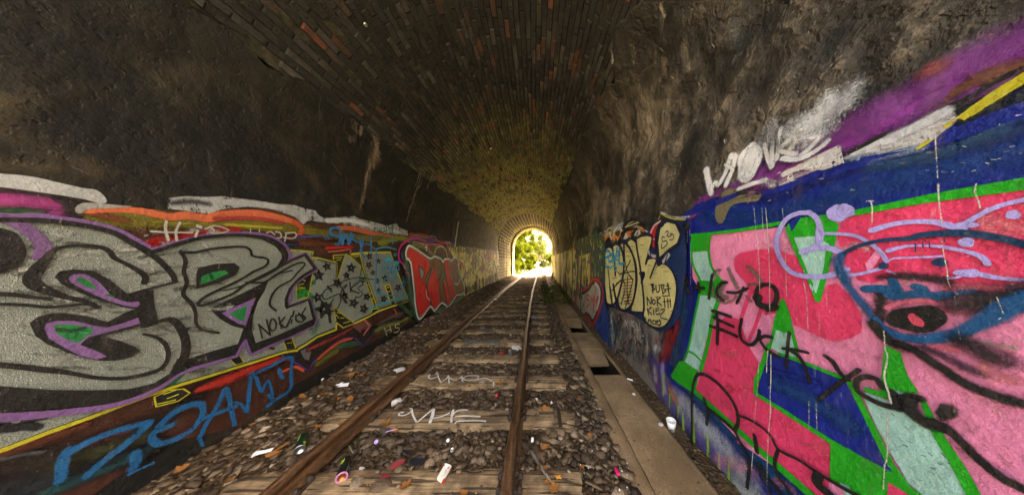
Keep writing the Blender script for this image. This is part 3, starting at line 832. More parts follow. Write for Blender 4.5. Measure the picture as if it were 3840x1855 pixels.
class Piece:
    def __init__(s, name, side, label=None, top=False):
        s.name, s.side, s.label = name, side, label
        s.V, s.F, s.C, s.A = [], [], [], []
    def lay(s):
        LAYER[s.side] += DL
        return LAYER[s.side]
    def yu(s, pts): return [hit(x, y)[1:] for x, y in pts]
    def put(s, YU, faces, offs, col, pa):
        Y = np.array([q[0] for q in YU]); U = np.array([q[1] for q in YU])
        b = bumps(s.side, Y, U)
        P = wall_pt(s.side, Y, U, np.asarray(offs) + np.where(b < -0.003, b + 0.012, b))
        k0 = len(s.V); s.V += [tuple(p) for p in P]
        s.F += [tuple(k0 + i for i in f) for f in faces]
        s.C += [(*[c * ((0.73 if s.side > 0 else 0.66) if float(np.mean(Y)) < 3.4 else 1.0) for c in col], 1)] * len(P); s.A += pa  # near paint darkened to offset the strong light at the near mouth
    def fill_yu(s, YU, col, A=1.0, Wd=0.1, G=0.0, M=0.0, cut=0.5):
        off = s.lay()
        vs = [Vector((a, b, 0)) for a, b in YU]
        tris = tessellate_polygon([vs])
        bm = bmesh.new()
        bv = [bm.verts.new(v) for v in vs]
        for t in tris:
            try: bm.faces.new([bv[i] for i in t])
            except ValueError: pass
        ymin, ymax = min(v.x for v in vs), max(v.x for v in vs); umin, umax = min(v.y for v in vs), max(v.y for v in vs)
        y = math.ceil(max(ymin, 4.0) / cut) * cut
        while y < ymax:
            bmesh.ops.bisect_plane(bm, geom=bm.verts[:] + bm.edges[:] + bm.faces[:], plane_co=(y, 0, 0), plane_no=(1, 0, 0)); y += cut
        u = 2.0
        while u < umax:
            if u > umin: bmesh.ops.bisect_plane(bm, geom=bm.verts[:] + bm.edges[:] + bm.faces[:], plane_co=(0, u, 0), plane_no=(0, 1, 0))
            u += 0.15
        bm.verts.index_update()
        yu = [(v.co.x, v.co.y) for v in bm.verts]
        fs = []
        for f in bm.faces:
            idx = [v.index for v in f.verts]
            a = f.normal.z
            flip = (a > 0) == (s.side > 0)
            fs.append(idx[::-1] if not flip else idx)
        bm.free()
        s.put(yu, fs, off, col, [(A, Wd, G, M)] * len(yu))
    def fill(s, pts, col, smooth=False, **kw):
        if smooth: pts = spline(pts, True, 14.0)
        s.fill_yu(s.yu(pts), col, **kw)
    def stroke(s, pts, w, col, soft=0.25, G=0.25, A=1.0, closed=False, smooth=True, taper=None, M=0.0, Wd=None):
        """w: width in photograph pixels across the stroke; turned into one constant width on the wall"""
        pts = list(pts) + ([pts[0]] if closed else [])
        sp = spline(pts, False) if smooth else [np.array(q, float) for a, b in zip(pts, pts[1:]) for q in spline([a, b])]
        YU = [np.array(q) for q in s.yu(sp)]
        keep = [YU[0]]
        for q in YU[1:]:
            if np.linalg.norm(q - keep[-1]) > 0.0015: keep.append(q)
        YU = keep
        if len(YU) < 2: YU = [YU[0], YU[0] + np.array([0.004, 0])]
        ym = float(np.mean([q[0] for q in YU]))
        ws = []
        for i in range(0, len(sp) - 1, max(1, len(sp) // 7)):
            a_, b_ = np.array(sp[i]), np.array(sp[min(i + 2, len(sp) - 1)])
            d_ = b_ - a_; L_ = np.linalg.norm(d_)
            if L_ < 1e-6: continue
            nv = np.array([-d_[1], d_[0]]) / L_ * min(w, 12.0) / 2
            q1, q2 = hit(*(a_ + nv)), hit(*(a_ - nv))
            ws.append(math.hypot(q1[1] - q2[1], q1[2] - q2[2]) * w / min(w, 12.0))
        wm = float(np.median(ws)) if ws else w * ym / FPX
        hw0 = wm / 2 * (1 + 0.5 * soft)
        n = len(YU)
        tan = [YU[min(i + 1, n - 1)] - YU[max(i - 1, 0)] for i in range(n)]
        tan = [t / (np.linalg.norm(t) + 1e-9) for t in tan]
        hw = [hw0] * n
        if taper: hw = [hw0 * float(np.interp(i / (n - 1), np.linspace(0, 1, len(taper)), taper)) for i in range(n)]
        rows = []
        for a in (78, 50, 25): rows.append((YU[0] - tan[0] * hw[0] * math.sin(R(a)), tan[0], hw[0] * math.cos(R(a))))
        rows += list(zip(YU, tan, hw))
        for a in (25, 50, 78): rows.append((YU[-1] + tan[-1] * hw[-1] * math.sin(R(a)), tan[-1], hw[-1] * math.cos(R(a))))
        inner = max(0.05, 1 - 1.35 * soft)
        lanes = [-1, -inner, inner, 1] if soft < 0.75 else [-1, -0.55, 0, 0.55, 1]
        la = ([0, A, A, 0] if soft < 0.75 else [0, A * 0.62, A, A * 0.62, 0]) if soft > 0.02 else [A] * 4
        off0 = s.lay(); m = len(rows); k = len(lanes)
        yu, offs, pa = [], [], []
        wd = Wd if Wd is not None else (0.15 + 0.8 * min(1, soft * 1.5))
        for i, (c, t, h) in enumerate(rows):
            nn = np.array([-t[1], t[0]])
            cap = 1.0
            if soft > 0.3 and (i < 3 or i >= m - 3): cap = [0.0, 0.45, 0.8][i if i < 3 else m - 1 - i]
            for v, a in zip(lanes, la):
                yu.append(tuple(c + nn * h * v)); offs.append(off0 + DL * 0.8 * i / m); pa.append((a * cap, wd, G, M))
        fs = []
        for i in range(m - 1):
            for j in range(k - 1):
                f = (i * k + j, (i + 1) * k + j, (i + 1) * k + j + 1, i * k + j + 1)
                fs.append(f if s.side < 0 else f[::-1])
        s.put(yu, fs, offs, col, pa)
    def blob(s, c, rx, ry, col, soft=0.5, G=0.3, A=1.0, rot=0.0):
        """soft edged spot; radii in photograph pixels"""
        off = s.lay(); n = 28; yu, pa, fs = [], [], []
        rr = [0, max(0.1, 1 - soft), 1.0 + 0.2 * soft]; aa = [A, A, 0 if soft > 0.02 else A]
        for r_, a in zip(rr, aa):
            for i in range(n if r_ else 1):
                t = 2 * math.pi * i / n; wv = 1 + 0.06 * math.sin(3 * t + c[0]) + 0.04 * math.sin(5 * t + c[1])
                x, y = r_ * rx * wv * math.cos(t), r_ * ry * wv * math.sin(t)
                yu.append(hit(c[0] + x * math.cos(rot) - y * math.sin(rot), c[1] + x * math.sin(rot) + y * math.cos(rot))[1:])
                pa.append((a, 0.12 + 0.75 * min(1, soft * 1.2), G, 0.0))
        for i in range(n):
            j = (i + 1) % n
            fs.append((0, 1 + i, 1 + j)); fs.append((1 + i, 1 + n + i, 1 + n + j, 1 + j))
        s.put(yu, [f[::-1] for f in fs], off, col, pa)
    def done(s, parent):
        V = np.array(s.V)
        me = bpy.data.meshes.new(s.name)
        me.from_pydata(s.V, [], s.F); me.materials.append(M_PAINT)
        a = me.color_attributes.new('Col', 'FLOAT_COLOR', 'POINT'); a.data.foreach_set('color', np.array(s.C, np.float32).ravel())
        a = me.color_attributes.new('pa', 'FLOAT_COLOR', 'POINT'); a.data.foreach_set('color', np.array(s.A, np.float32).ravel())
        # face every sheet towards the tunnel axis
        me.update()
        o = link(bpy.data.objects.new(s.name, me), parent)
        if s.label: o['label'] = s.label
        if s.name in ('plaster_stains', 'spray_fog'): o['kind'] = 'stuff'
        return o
# colours of the paints
BLK = (0.010, 0.010, 0.010); SIL = (0.31, 0.355, 0.315); PUR = (0.20, 0.105, 0.29); GRN = (0.012, 0.19, 0.045); DGR = (0.006, 0.045, 0.022)
YEL = (0.50, 0.46, 0.020); OLI = (0.15, 0.13, 0.012); RED = (0.58, 0.008, 0.008); ORA = (0.62, 0.15, 0.06); MAR = (0.046, 0.016, 0.009); WHI = (0.72, 0.73, 0.74)
PALE = (0.42, 0.45, 0.46); BLU = (0.010, 0.115, 0.30); CYB = (0.03, 0.27, 0.40); MAG = (0.42, 0.012, 0.19)
PNK = (0.80, 0.25, 0.46); HOT = (0.70, 0.045, 0.145); GRE = (0.012, 0.36, 0.008); MNT = (0.33, 0.58, 0.53); DBL = (0.003, 0.016, 0.24); MBL = (0.006, 0.065, 0.20)
LIL = (0.38, 0.34, 0.76); VIO = (0.17, 0.035, 0.21); BUB = (0.70, 0.64, 0.27); NVY = (0.008, 0.010, 0.035)
# ================================================================== LEFT WALL
S = -1
# --- under-painting: whitewash edge, colour bands, dark lower wall
g = Piece('old_paint_layers', S, 'worn bands of white, orange, olive and maroon paint around the letters')
zone = T('L1', -260, 60, 0, 150, 220, 190, 420, 220, 600, 250, 740, 285) + T('L3', 130, 130, 430, 150, 560, 120, 900, 125, 1060, 175, 1120, 225) + T('L4', 300, 110, 480, 130, 700, 190, 830, 200, 900, 185, 1000, 215, 1130, 262, 1200, 275) \
    + T('E4', 1210, 905, 1140, 960, 1000, 1040, 800, 1130) + T('L4', 560, 985, 400, 1075) + T('F4', 430, 520, 0, 760) + T('F1', 0, 440) + T('L2', 1240, 860, 900, 1080, 600, 1290, -400, 1700)
g.fill(zone, MAR, A=0.95, Wd=0.12, G=0.55)
# dark dirty band along the foot of the wall
for wv, A in ((190, 0.75),):
    g.stroke(T('L2', -200, 1060, 200, 1010, 640, 900, 1000, 760, 1244, 640) + T('L3', 560, 1330, 860, 1230, 1100, 1120) + T('L4', 420, 950, 620, 870), W('L2', wv), (0.022, 0.016, 0.012), 0.7, 0.4, A)
g.stroke(T('L2', -200, 1250, 300, 1180, 700, 1040, 1100, 900), W('L2', 170), (0.012, 0.018, 0.022), 0.8, 0.4, 0.9)
# olive then red then orange bands, soft edged
ol = T('L1', 560, 330, 760, 380, 950, 390, 1240, 400) + T('L3', 300, 215, 520, 225, 720, 235, 960, 255) + T('L4', 60, 160, 200, 180, 400, 205, 600, 225, 760, 215)
g.stroke(ol, W('L3', 115), OLI, 0.55, 0.3, 1.0)
g.stroke(T('L4', 640, 250, 760, 215, 850, 240), W('L4', 70), (0.16, 0.17, 0.015), 0.6, 0.4)
g.stroke(T('L1', 640, 340, 800, 380, 900, 400), W('L1', 60), (0.16, 0.045, 0.012), 0.7, 0.3)
g.stroke(T('L1', 930, 570, 1060, 575, 1240, 560) + T('L3', 200, 345, 420, 290, 640, 270), W('L1', 75), (0.34, 0.012, 0.008), 0.6, 0.3, 0.95)
g.stroke(T('L3', -20, 372, 60, 350, 130, 345), W('L3', 60), (0.42, 0.010, 0.008), 0.5, 0.3, 0.95)
g.stroke(T('L3', 20, 215, 140, 225, 480, 235), W('L3', 20), (0.30, 0.29, 0.02), 0.7, 0.4, 0.8)
g.stroke(T('L3', 550, 235, 760, 250, 960, 262), W('L3', 26), (0.40, 0.36, 0.03), 0.5, 0.4, 0.9)
orp = T('L1', 620, 335, 800, 325, 1000, 330, 1240, 375) + T('L3', 260, 170, 420, 190, 520, 170, 640, 160, 780, 158, 900, 178, 1010, 205, 1085, 232)
g.stroke(orp, W('L3', 72), ORA, 0.42, 0.35, 1.0, taper=[0.45, 0.55, 0.8, 1.0, 1.25, 1.25, 1.0])
g.stroke(T('L3', 490, 195, 640, 190, 800, 195, 960, 225), W('L3', 40), (0.45, 0.045, 0.06), 0.7, 0.35, 0.8)
g.stroke(T('L4', 20, 110, 60, 150, 40, 200), W('L4', 60), (0.50, 0.10, 0.03), 0.6, 0.3, 0.9)
g.stroke(T('L4', 320, 140, 440, 150, 540, 175, 640, 195, 720, 205), W('L4', 42), ORA, 0.4, 0.35, 1.0, taper=[0.5, 0.9, 1.1, 0.9, 0.4])
g.stroke(T('L4', 60, 255, 200, 262, 420, 262), W('L4', 60), (0.10, 0.028, 0.010), 0.6, 0.3)
g.stroke(T('L4', 30, 205, 180, 205, 300, 215), W('L4', 12), (0.03, 0.03, 0.12), 0.5, 0.3)
g.stroke(T('L4', 240, 292, 340, 285, 430, 282), W('L4', 20), (0.60, 0.02, 0.012), 0.4, 0.2)
g.stroke(T('L4', 255, 318, 330, 312, 415, 300, 410, 328), W('L4', 10), (0.70, 0.18, 0.16), 0.3, 0.2)
g.stroke(T('L4', 850, 195, 960, 205, 1060, 245, 1140, 262), W('L4', 50), (0.20, 0.022, 0.012), 0.7, 0.4, 0.9)
g.stroke(T('L3', 1080, 330, 1160, 325, 1240, 320), W('L3', 14), (0.06, 0.08, 0.4), 0.5, 0.3)
g.stroke(T('L3', 975, 375, 1020, 385, 1070, 380), W('L3', 34), (0.02, 0.05, 0.13), 0.7, 0.3)
# magenta and green fog top left
g.stroke(T('L1', -200, 330, 120, 332, 360, 345), W('L1', 80), (0.012, 0.06, 0.02), 0.7, 0.3)
g.stroke(T('L1', -200, 170, 200, 190, 420, 240, 580, 265), W('L1', 90), (0.03, 0.014, 0.02), 0.8, 0.3, 0.9)
g.stroke(T('L1', -200, 250, 60, 250, 240, 268, 370, 285), W('L1', 95), (0.34, 0.045, 0.21), 0.8, 0.3, 0.95)
g.stroke(T('L1', 400, 345, 460, 345, 510, 350), W('L1', 70), (0.24, 0.03, 0.16), 0.85, 0.3, 0.9)
g.stroke(T('L1', 450, 240, 520, 300, 540, 380), W('L1', 90), (0.02, 0.014, 0.014), 0.8, 0.3, 0.9)
# whitewash
wh = T('L1', -260, 40, 0, 60, 130, 70, 270, 90, 420, 125, 600, 165, 700, 180, 755, 225, 775, 262, 730, 278, 600, 245, 420, 215, 220, 187, 0, 158, -260, 140)
g.fill(wh, PALE, A=0.9, Wd=0.08, G=0.35, smooth=True)
g.fill(T('L1', 540, 312, 590, 275, 700, 275, 860, 290, 960, 300, 800, 312, 640, 320, 590, 350, 555, 345), (0.33, 0.34, 0.32), A=0.85, Wd=0.3, G=0.5, smooth=True)
wh2 = T('L3', 130, 45, 260, 30, 420, 36, 540, 30, 640, 45, 760, 58, 900, 85, 1010, 92, 1060, 96, 1130, 120) + T('L4', 160, 18, 185, 55, 220, 72, 330, 66, 390, 62, 440, 58, 480, 80, 560, 96, 640, 118, 680, 132, 715, 118, 745, 112, 770, 140, 830, 168, 835, 200) \
    + T('L4', 700, 188, 620, 172, 560, 160, 470, 138, 400, 118, 300, 112, 100, 92) + T('L3', 1120, 238, 1060, 180, 960, 145, 900, 128, 780, 112, 700, 108, 600, 116, 520, 128, 430, 156, 340, 150, 280, 138, 200, 130, 130, 120)
g.fill(wh2, PALE, A=0.62, Wd=0.06, G=0.95)
g.stroke(T('L3', 560, 75, 700, 78, 860, 98, 1010, 125, 1080, 155), W('L3', 50), PALE, 0.3, 0.7, 0.9)
g.stroke(T('L4', 250, 92, 400, 90, 520, 118, 640, 148, 780, 178), W('L4', 30), PALE, 0.3, 0.7, 0.95)
g.stroke(T('L3', 160, 80, 300, 70, 420, 85), W('L3', 50), (0.03, 0.03, 0.03), 0.6, 0.8, 0.6)
# pale worn zone with mossy edges; yellow glow of the far mouth in its colour
pz = T('E4', 1090, 520, 1180, 508, 1300, 520, 1420, 535, 1515, 548, 1515, 775, 1440, 815, 1360, 860, 1210, 930, 1195, 760, 1150, 640)
g.fill(pz, (0.70, 0.67, 0.17), A=0.80, Wd=0.12, G=0.75, cut=0.4)
for i in range(150):
    x = rnd.uniform(1140, 1505); y = rnd.uniform(525, 760 if x > 1250 else 900); h = rnd.uniform(15, 90)
    g.stroke(T('E4', x, y, x + rnd.uniform(-16, 16), y + h * 0.35, x + rnd.uniform(-16, 16), y + h * 0.7, x + rnd.uniform(-9, 9), y + h), W('E4', rnd.uniform(4, 12)), rnd.choice([(0.10, 0.10, 0.03), (0.24, 0.20, 0.06), (0.75, 0.74, 0.36), (0.70, 0.66, 0.18), (0.72, 0.70, 0.30), (0.06, 0.06, 0.02), (0.20, 0.22, 0.05), (0.34, 0.30, 0.09), (0.40, 0.16, 0.07), (0.66, 0.62, 0.2)]), 0.45, 0.8, rnd.uniform(0.55, 0.9))
for i in range(46):
    x = rnd.uniform(1080, 1505); yb = 512 + 0.1 * (x - 1180)
    g.stroke(T('E4', x, yb + rnd.uniform(-8, 6), x + rnd.uniform(-8, 8), yb + rnd.uniform(14, 40)), W('E4', rnd.uniform(8, 16)), rnd.choice([(0.10, 0.12, 0.02), (0.05, 0.06, 0.015), (0.28, 0.27, 0.05)]), 0.6, 0.9, 0.8)
    y2 = 775 + (1510 - x) * 0.42
    g.stroke(T('E4', x, y2 - rnd.uniform(10, 50), x + rnd.uniform(-8, 8), y2), W('E4', rnd.uniform(8, 18)), rnd.choice([(0.05, 0.055, 0.02), (0.10, 0.10, 0.04), (0.20, 0.19, 0.10)]), 0.6, 0.9, 0.75)
for i in range(34):
    x = rnd.uniform(1150, 1490); y = rnd.uniform(540, 740)
    g.stroke(T('E4', x, y, x + rnd.uniform(8, 22), y - rnd.uniform(10, 30), x + rnd.uniform(16, 34), y + rnd.uniform(0, 40)), W('E4', rnd.uniform(4, 9)), rnd.choice([(0.45, 0.05, 0.06), (0.04, 0.20, 0.30), (0.03, 0.12, 0.05), (0.40, 0.22, 0.04), (0.25, 0.06, 0.25), (0.75, 0.75, 0.5)]), 0.4, 0.7, 0.7)
g.stroke(T('E4', 1200, 815, 1225, 800, 1235, 830, 1265, 835), W('E4', 8), (0.4, 0.44, 0.3), 0.4, 0.4)
g.done(WALL_L)

# --- dark shapes and colours below the letters
g = Piece('graffiti_underlay', S, 'half covered dark graffiti with purple edge and green arc low on the wall')
g.stroke(T('L2', -200, 980, 0, 930, 300, 830, 560, 740), W('L2', 70), (0.10, 0.022, 0.008), 0.8, 0.3, 0.8)
g.stroke(T('L2', -200, 1010, 0, 975, 140, 945, 260, 930), W('L2', 22), (0.07, 0.09, 0.10), 0.8, 0.4, 0.8)
g.stroke(T('C0', 720, 855, 830, 815, 940, 770, 1060, 735, 1120, 770), W('C0', 42), (0.40, 0.022, 0.012), 0.65, 0.35, 0.95, taper=[0.4, 1, 0.9, 0.8, 0.4])
g.stroke(T('L4', 210, 1085, 300, 1020, 400, 985, 460, 985), W('L4', 70), (0.022, 0.075, 0.035), 0.7, 0.35)
g.stroke(T('L4', 160, 1135, 230, 1080, 300, 1040), W('L4', 40), (0.13, 0.12, 0.02), 0.8, 0.35)
g.stroke(T('L2', 420, 1010, 640, 930, 900, 850, 1050, 800), W('L2', 90), (0.05, 0.06, 0.02), 0.9, 0.5, 0.7)
g.stroke(T('L2', 300, 1230, 640, 1090, 1000, 940), W('L2', 60), (0.012, 0.09, 0.10), 0.9, 0.7, 0.6)
g.stroke(T('L2', 540, 900, 760, 830, 900, 780), W('L2', 30), (0.10, 0.012, 0.03), 0.8, 0.4, 0.7)
g.fill(T('L4', -120, 1060, 0, 1130, 80, 1180, 130, 1120, 220, 1040, 300, 985, 400, 935, 470, 975, 490, 1000, 530, 950, 580, 905, 560, 850, 430, 850, 330, 890, 160, 950, -40, 1050), (0.014, 0.011, 0.010), A=0.9, Wd=0.2, G=0.4, smooth=False)
g.stroke(T('L4', -100, 1080, 20, 1140, 85, 1178, 130, 1120, 220, 1040, 300, 978, 370, 942, 430, 948, 470, 980, 492, 1002, 540, 950, 580, 905), W('L4', 14), (0.085, 0.035, 0.18), 0.5, 0.3)
g.stroke(T('L4', 165, 1095, 240, 1030, 320, 975, 410, 948), W('L4', 22), (0.55, 0.08, 0.04), 0.6, 0.35)
g.stroke(T('L4', -100, 1190, -10, 1155, 50, 1182), W('L4', 22), (0.62, 0.10, 0.03), 0.5, 0.3)
g.fill(T('L4', 30, 1040, 60, 1100, 90, 1110, 110, 1050, 90, 1010), (0.13, 0.12, 0.13), A=0.9, Wd=0.4, G=0.5)
g.stroke(T('L4', 90, 1030, 200, 980, 330, 920, 430, 860), W('L4', 30), (0.20, 0.03, 0.022), 0.75, 0.4, 0.9)
g.fill(T('L4', 410, 850, 520, 810, 560, 850, 500, 920, 470, 910), (0.17, 0.06, 0.055), A=0.85, Wd=0.4, G=0.5)
g.fill(T('L4', 480, 885, 530, 880, 510, 985, 485, 985, 470, 930), (0.014, 0.011, 0.010), A=0.9, Wd=0.3, G=0.4)
g.stroke(T('L4', 505, 815, 545, 860, 512, 900, 498, 922), W('L4', 9), (0.60, 0.18, 0.14), 0.3, 0.3, smooth=False)
g.fill(T('L4', 580, 850, 740, 760, 830, 740, 770, 790, 700, 830, 650, 890, 620, 850), (0.09, 0.055, 0.05), A=0.9, Wd=0.4, G=0.6)
g.fill(T('L4', 600, 845, 690, 810, 740, 790, 720, 830, 640, 890), (0.02, 0.015, 0.02), A=0.9, Wd=0.3, G=0.4)
g.stroke(T('L4', 560, 905, 625, 850, 635, 892, 700, 838, 790, 795, 830, 740), W('L4', 6), (0.10, 0.05, 0.17), 0.5, 0.3, smooth=False)
g.stroke(T('L4', 725, 735, 742, 775), W('L4', 8), (0.55, 0.09, 0.07), 0.4, 0.3)
g.stroke(T('L4', 590, 890, 660, 860, 760, 830, 820, 800), W('L4', 50), (0.13, 0.135, 0.03), 0.7, 0.6, 0.8)
for a in (T('L4', 650, 872, 668, 928), T('L4', 690, 858, 700, 900), T('L4', 664, 895, 698, 880), T('L4', 760, 842, 730, 850, 735, 872, 762, 872, 748, 900, 720, 905)):
    g.stroke(a, W('L4', 9), (0.42, 0.42, 0.25), 0.6, 0.6, 0.75)
g.done(WALL_L)

# --- silver star letters in the middle
g = Piece('star_letter_graffiti', S, 'silver block letters with black stars and yellow outline in the middle of the left wall')
out = T('L3', 890, 412, 1000, 418, 1175, 432) + T('L4', 110, 350, 150, 360, 275, 388, 270, 340, 360, 335, 392, 350, 400, 335, 480, 325, 690, 320, 730, 420, 780, 560, 830, 680, 700, 720, 540, 788, 430, 840, 345, 876, 292, 838, 290, 887, 150, 940, 60, 1000, 0, 1030) \
    + T('L3', 1050, 1150, 960, 1165, 880, 1190, 740, 1235) + T('L2', 1240, 450, 1060, 510, 840, 590, 600, 680, 300, 785, 0, 900, -300, 1000, -300, 640, 400, 560) + T('L3', 400, 1100, 700, 900)
g.fill(out, SIL, A=0.95, Wd=0.1, G=0.25, M=0.8)
# fill between shadow and yellow edge, near left
g.fill(T('L2', 1130, 420, 1280, 320, 1420, 250, 1240, 440, 1150, 470), GRN, A=0.9, Wd=0.4, G=0.4)
g.stroke(T('L2', -200, 740, 60, 700, 140, 705, 310, 670), W('L2', 40), (0.016, 0.016, 0.018), 0.5, 0.3)
g.stroke(T('L2', -200, 770, 60, 755, 160, 740, 220, 750), W('L2', 60), (0.016, 0.016, 0.018), 0.5, 0.3)
g.blob(T('L2', 60, 705)[0], 26, 12, (0.30, 0.32, 0.34), 0.6)
g.blob(T('L2', 720, 582)[0], 16, 6, (0.05, 0.035, 0.07), 0.5)
g.stroke(T('L3', 850, 1130, 880, 1140), W('L3', 22), BLK, 0.6)
# green smears
for a, wv in ((T('L4', 100, 640, 105, 720, 130, 780, 110, 860), 60), (T('L4', 95, 560, 125, 540), 40), (T('L3', 1150, 650, 1180, 660), 30)):
    g.stroke(a, W('L4', wv), (0.02, 0.27, 0.05), 0.6, 0.5, 0.8)
g.stroke(T('L4', 120, 800, 150, 860, 130, 900), W('L4', 50), (0.10, 0.32, 0.12), 0.8, 0.5, 0.6)
# black wedges with yellow rims
def rim(pts, wv, col=YEL, dk=True):
    if dk: g.stroke(pts, wv * 2.1, DGR, 0.15, 0.2, closed=True, smooth=False)
    g.stroke(pts, wv, col, 0.2, 0.25, closed=True, smooth=False)
wedges = [T('L4', 272, 345, 360, 340, 330, 430, 305, 512, 296, 512, 300, 400, 275, 385), T('L4', 402, 340, 470, 335, 492, 440, 530, 540, 602, 745, 545, 780, 568, 705, 520, 560, 470, 420),
          T('L4', 275, 718, 350, 780, 428, 840, 345, 870, 292, 830), T('L4', 652, 565, 686, 556, 735, 705, 703, 715), T('L4', 0, 540, 100, 470, 110, 390, 135, 365, 125, 440, 95, 600, 80, 650, 0, 660), T('L3', 950, 1080, 1015, 1060, 1045, 1140, 975, 1150), T('L3', 560, 1220, 610, 1160, 660, 1240, 600, 1260), T('L2', 1085, 530, 1100, 600, 1260, 560, 1350, 500, 1300, 470, 1190, 480)]
for wdg in wedges:
    g.fill(wdg, BLK, A=1, G=0.2)
    g.stroke(wdg, W('L4', 8), YEL, 0.25, 0.3, closed=True, smooth=False)
for a in (T('L4', 285, 362, 335, 360), T('L4', 290, 380, 325, 376), T('L4', 415, 355, 460, 350), T('L4', 520, 560, 535, 555), T('L4', 545, 620, 556, 612), T('L4', 560, 660, 575, 652), T('L4', 560, 735, 590, 730), T('L4', 300, 760, 325, 765), T('L4', 325, 800, 350, 800), T('L4', 345, 838, 390, 825), T('L4', 290, 775, 310, 800), T('L4', 665, 580, 680, 576), T('L4', 672, 610, 688, 604), T('L4', 695, 665, 712, 660), T('L4', 10, 560, 50, 550), T('L4', 10, 590, 60, 580), T('L4', 15, 635, 60, 632), T('L3', 980, 1100, 1010, 1095), T('L3', 1060, 640, 1110, 640, 1105, 650), T('L3', 1060, 690, 1110, 700), T('L2', 1110, 580, 1240, 550), T('L2', 1150, 510, 1240, 480), T('L2', 1180, 540, 1260, 510)):
    g.stroke(a, W('L4', 6), (0.55, 0.62, 0.02), 0.4, 0.4)
g.fill(T('L4', 0, 600, 60, 590, 90, 600, 75, 640, 0, 665), (0.014, 0.22, 0.03), A=0.7, Wd=0.3, G=0.8)
# outlines
yl = [T('L3', 892, 412, 1000, 420, 1172, 434) + T('L4', 108, 352), T('L4', 108, 360, 150, 362, 290, 395, 296, 420), T('L4', 395, 348, 402, 336, 480, 326, 690, 321, 720, 400, 780, 560, 828, 678, 700, 718, 600, 750, 542, 786, 430, 838), T('L4', 292, 838, 290, 885, 150, 938, 60, 998, 0, 1030) + T('L3', 1050, 1152), T('L3', 1050, 1152, 960, 1166, 880, 1190, 740, 1236) + T('L2', 1240, 452, 1060, 512, 840, 592, 600, 682, 300, 787, 0, 902, -300, 1005), T('L4', 465, 330, 492, 440, 530, 545, 605, 745), T('L4', 360, 335, 395, 352, 470, 420)]
for i, a in enumerate(yl):
    g.stroke([(x, y - 6) for x, y in a], W('L4', 15 if i in (3, 4) else 9), DGR, 0.25, 0.2, smooth=False)
    g.stroke(a, W('L4', 24 if i == 4 else 15 if i == 3 else 9), YEL, 0.3, 0.25, smooth=False)
g.stroke(T('L4', 150, 375, 292, 405, 288, 540), W('L4', 7), DGR, 0.3, 0.2, smooth=False)
def star(c, r, ro=0.2, dot=True):
    for i in range(5):
        t = ro + 2 * math.pi * i / 5
        g.stroke([c, (c[0] + r * math.cos(t) * 0.55, c[1] + r * math.sin(t) * 0.55), (c[0] + r * math.cos(t), c[1] + r * math.sin(t))], r * 0.8, (0.016, 0.017, 0.018), 0.45, 0.3, taper=[1.2, 0.9, 0.35])
    if dot: g.blob(c, r * 0.17, r * 0.17, (0.36, 0.37, 0.37), 0.7)
for (x, y, r) in ((160, 490, 40), (220, 425, 32), (400, 435, 34), (535, 350, 26), (600, 385, 20), (530, 415, 26), (560, 470, 20), (590, 530, 22), (650, 512, 26), (745, 580, 26), (600, 602, 22), (640, 660, 26), (515, 645, 28), (415, 690, 36), (490, 732, 32), (195, 735, 62), (360, 490, 26), (290, 545, 34), (145, 650, 36), (345, 640, 30), (480, 525, 24)):
    star(T('L4', x, y)[0], W('L4', r), x * 0.1)
g.done(WALL_L)

# --- big silver letters, near
g = Piece('silver_letter_graffiti', S, 'large silver letters with thick black lines and purple halo, nearest on the left wall')
halo = T('L1', -300, 360, 0, 372, 160, 362, 400, 388, 620, 422, 780, 470, 920, 540, 1050, 615) + T('L3', 0, 405, 150, 360, 350, 315, 560, 298, 740, 302, 860, 332, 945, 390, 978, 450, 970, 500, 940, 530, 1000, 490, 1095, 440, 1185, 560, 1080, 622, 1000, 690, 972, 770, 975, 825, 1128, 775, 1180, 930, 1160, 978, 900, 1088, 690, 1185, 642, 1085, 580, 1195, 400, 1245) + T('L2', 1320, 330, 1240, 362, 1130, 440, 960, 520, 700, 595, 400, 645, 100, 670, -300, 690)
g.fill(halo, BLK, A=1, G=0.15)
sil = T('L1', -300, 395, 0, 385, 200, 392, 420, 418, 620, 458, 780, 505, 920, 580, 1060, 640) + T('L3', 130, 392, 300, 340, 480, 325, 640, 322, 780, 345, 880, 395, 925, 450, 930, 480, 890, 545, 1000, 492, 1090, 462, 1160, 555, 1060, 625, 980, 700, 948, 780, 950, 840, 1120, 785, 1158, 925, 900, 1040, 735, 1098, 705, 1000, 715, 900, 750, 800, 800, 720, 830, 640, 730, 690, 560, 770, 390, 850, 470, 925, 560, 975, 642, 995, 600, 1105, 400, 1160, 205, 1220) + T('L2', 1240, 250, 1180, 360, 1060, 430, 880, 472, 620, 480, 300, 478, 0, 455, -300, 430)
g.fill(sil, SIL, A=1, G=0.2, M=1.0)
for i in range(150):      # uneven silver: smears and thin places
    x, y = rnd.uniform(-50, 1500), rnd.uniform(480, 1500)
    px, py = T('L1', x, y)[0]
    g.stroke([(px, py), (px + rnd.uniform(20, 60), py + rnd.uniform(-12, 12)), (px + rnd.uniform(60, 130), py + rnd.uniform(-18, 18))], rnd.uniform(5, 18), rnd.choice([(0.07, 0.075, 0.06), (0.12, 0.125, 0.105), (0.46, 0.48, 0.45), (0.42, 0.44, 0.41)]), 0.85, 1.1, rnd.uniform(0.45, 0.75), M=0.4)
BK = lambda a, wv, **kw: g.stroke(a, W('L1', wv), BLK, 0.14, 0.16, **kw)
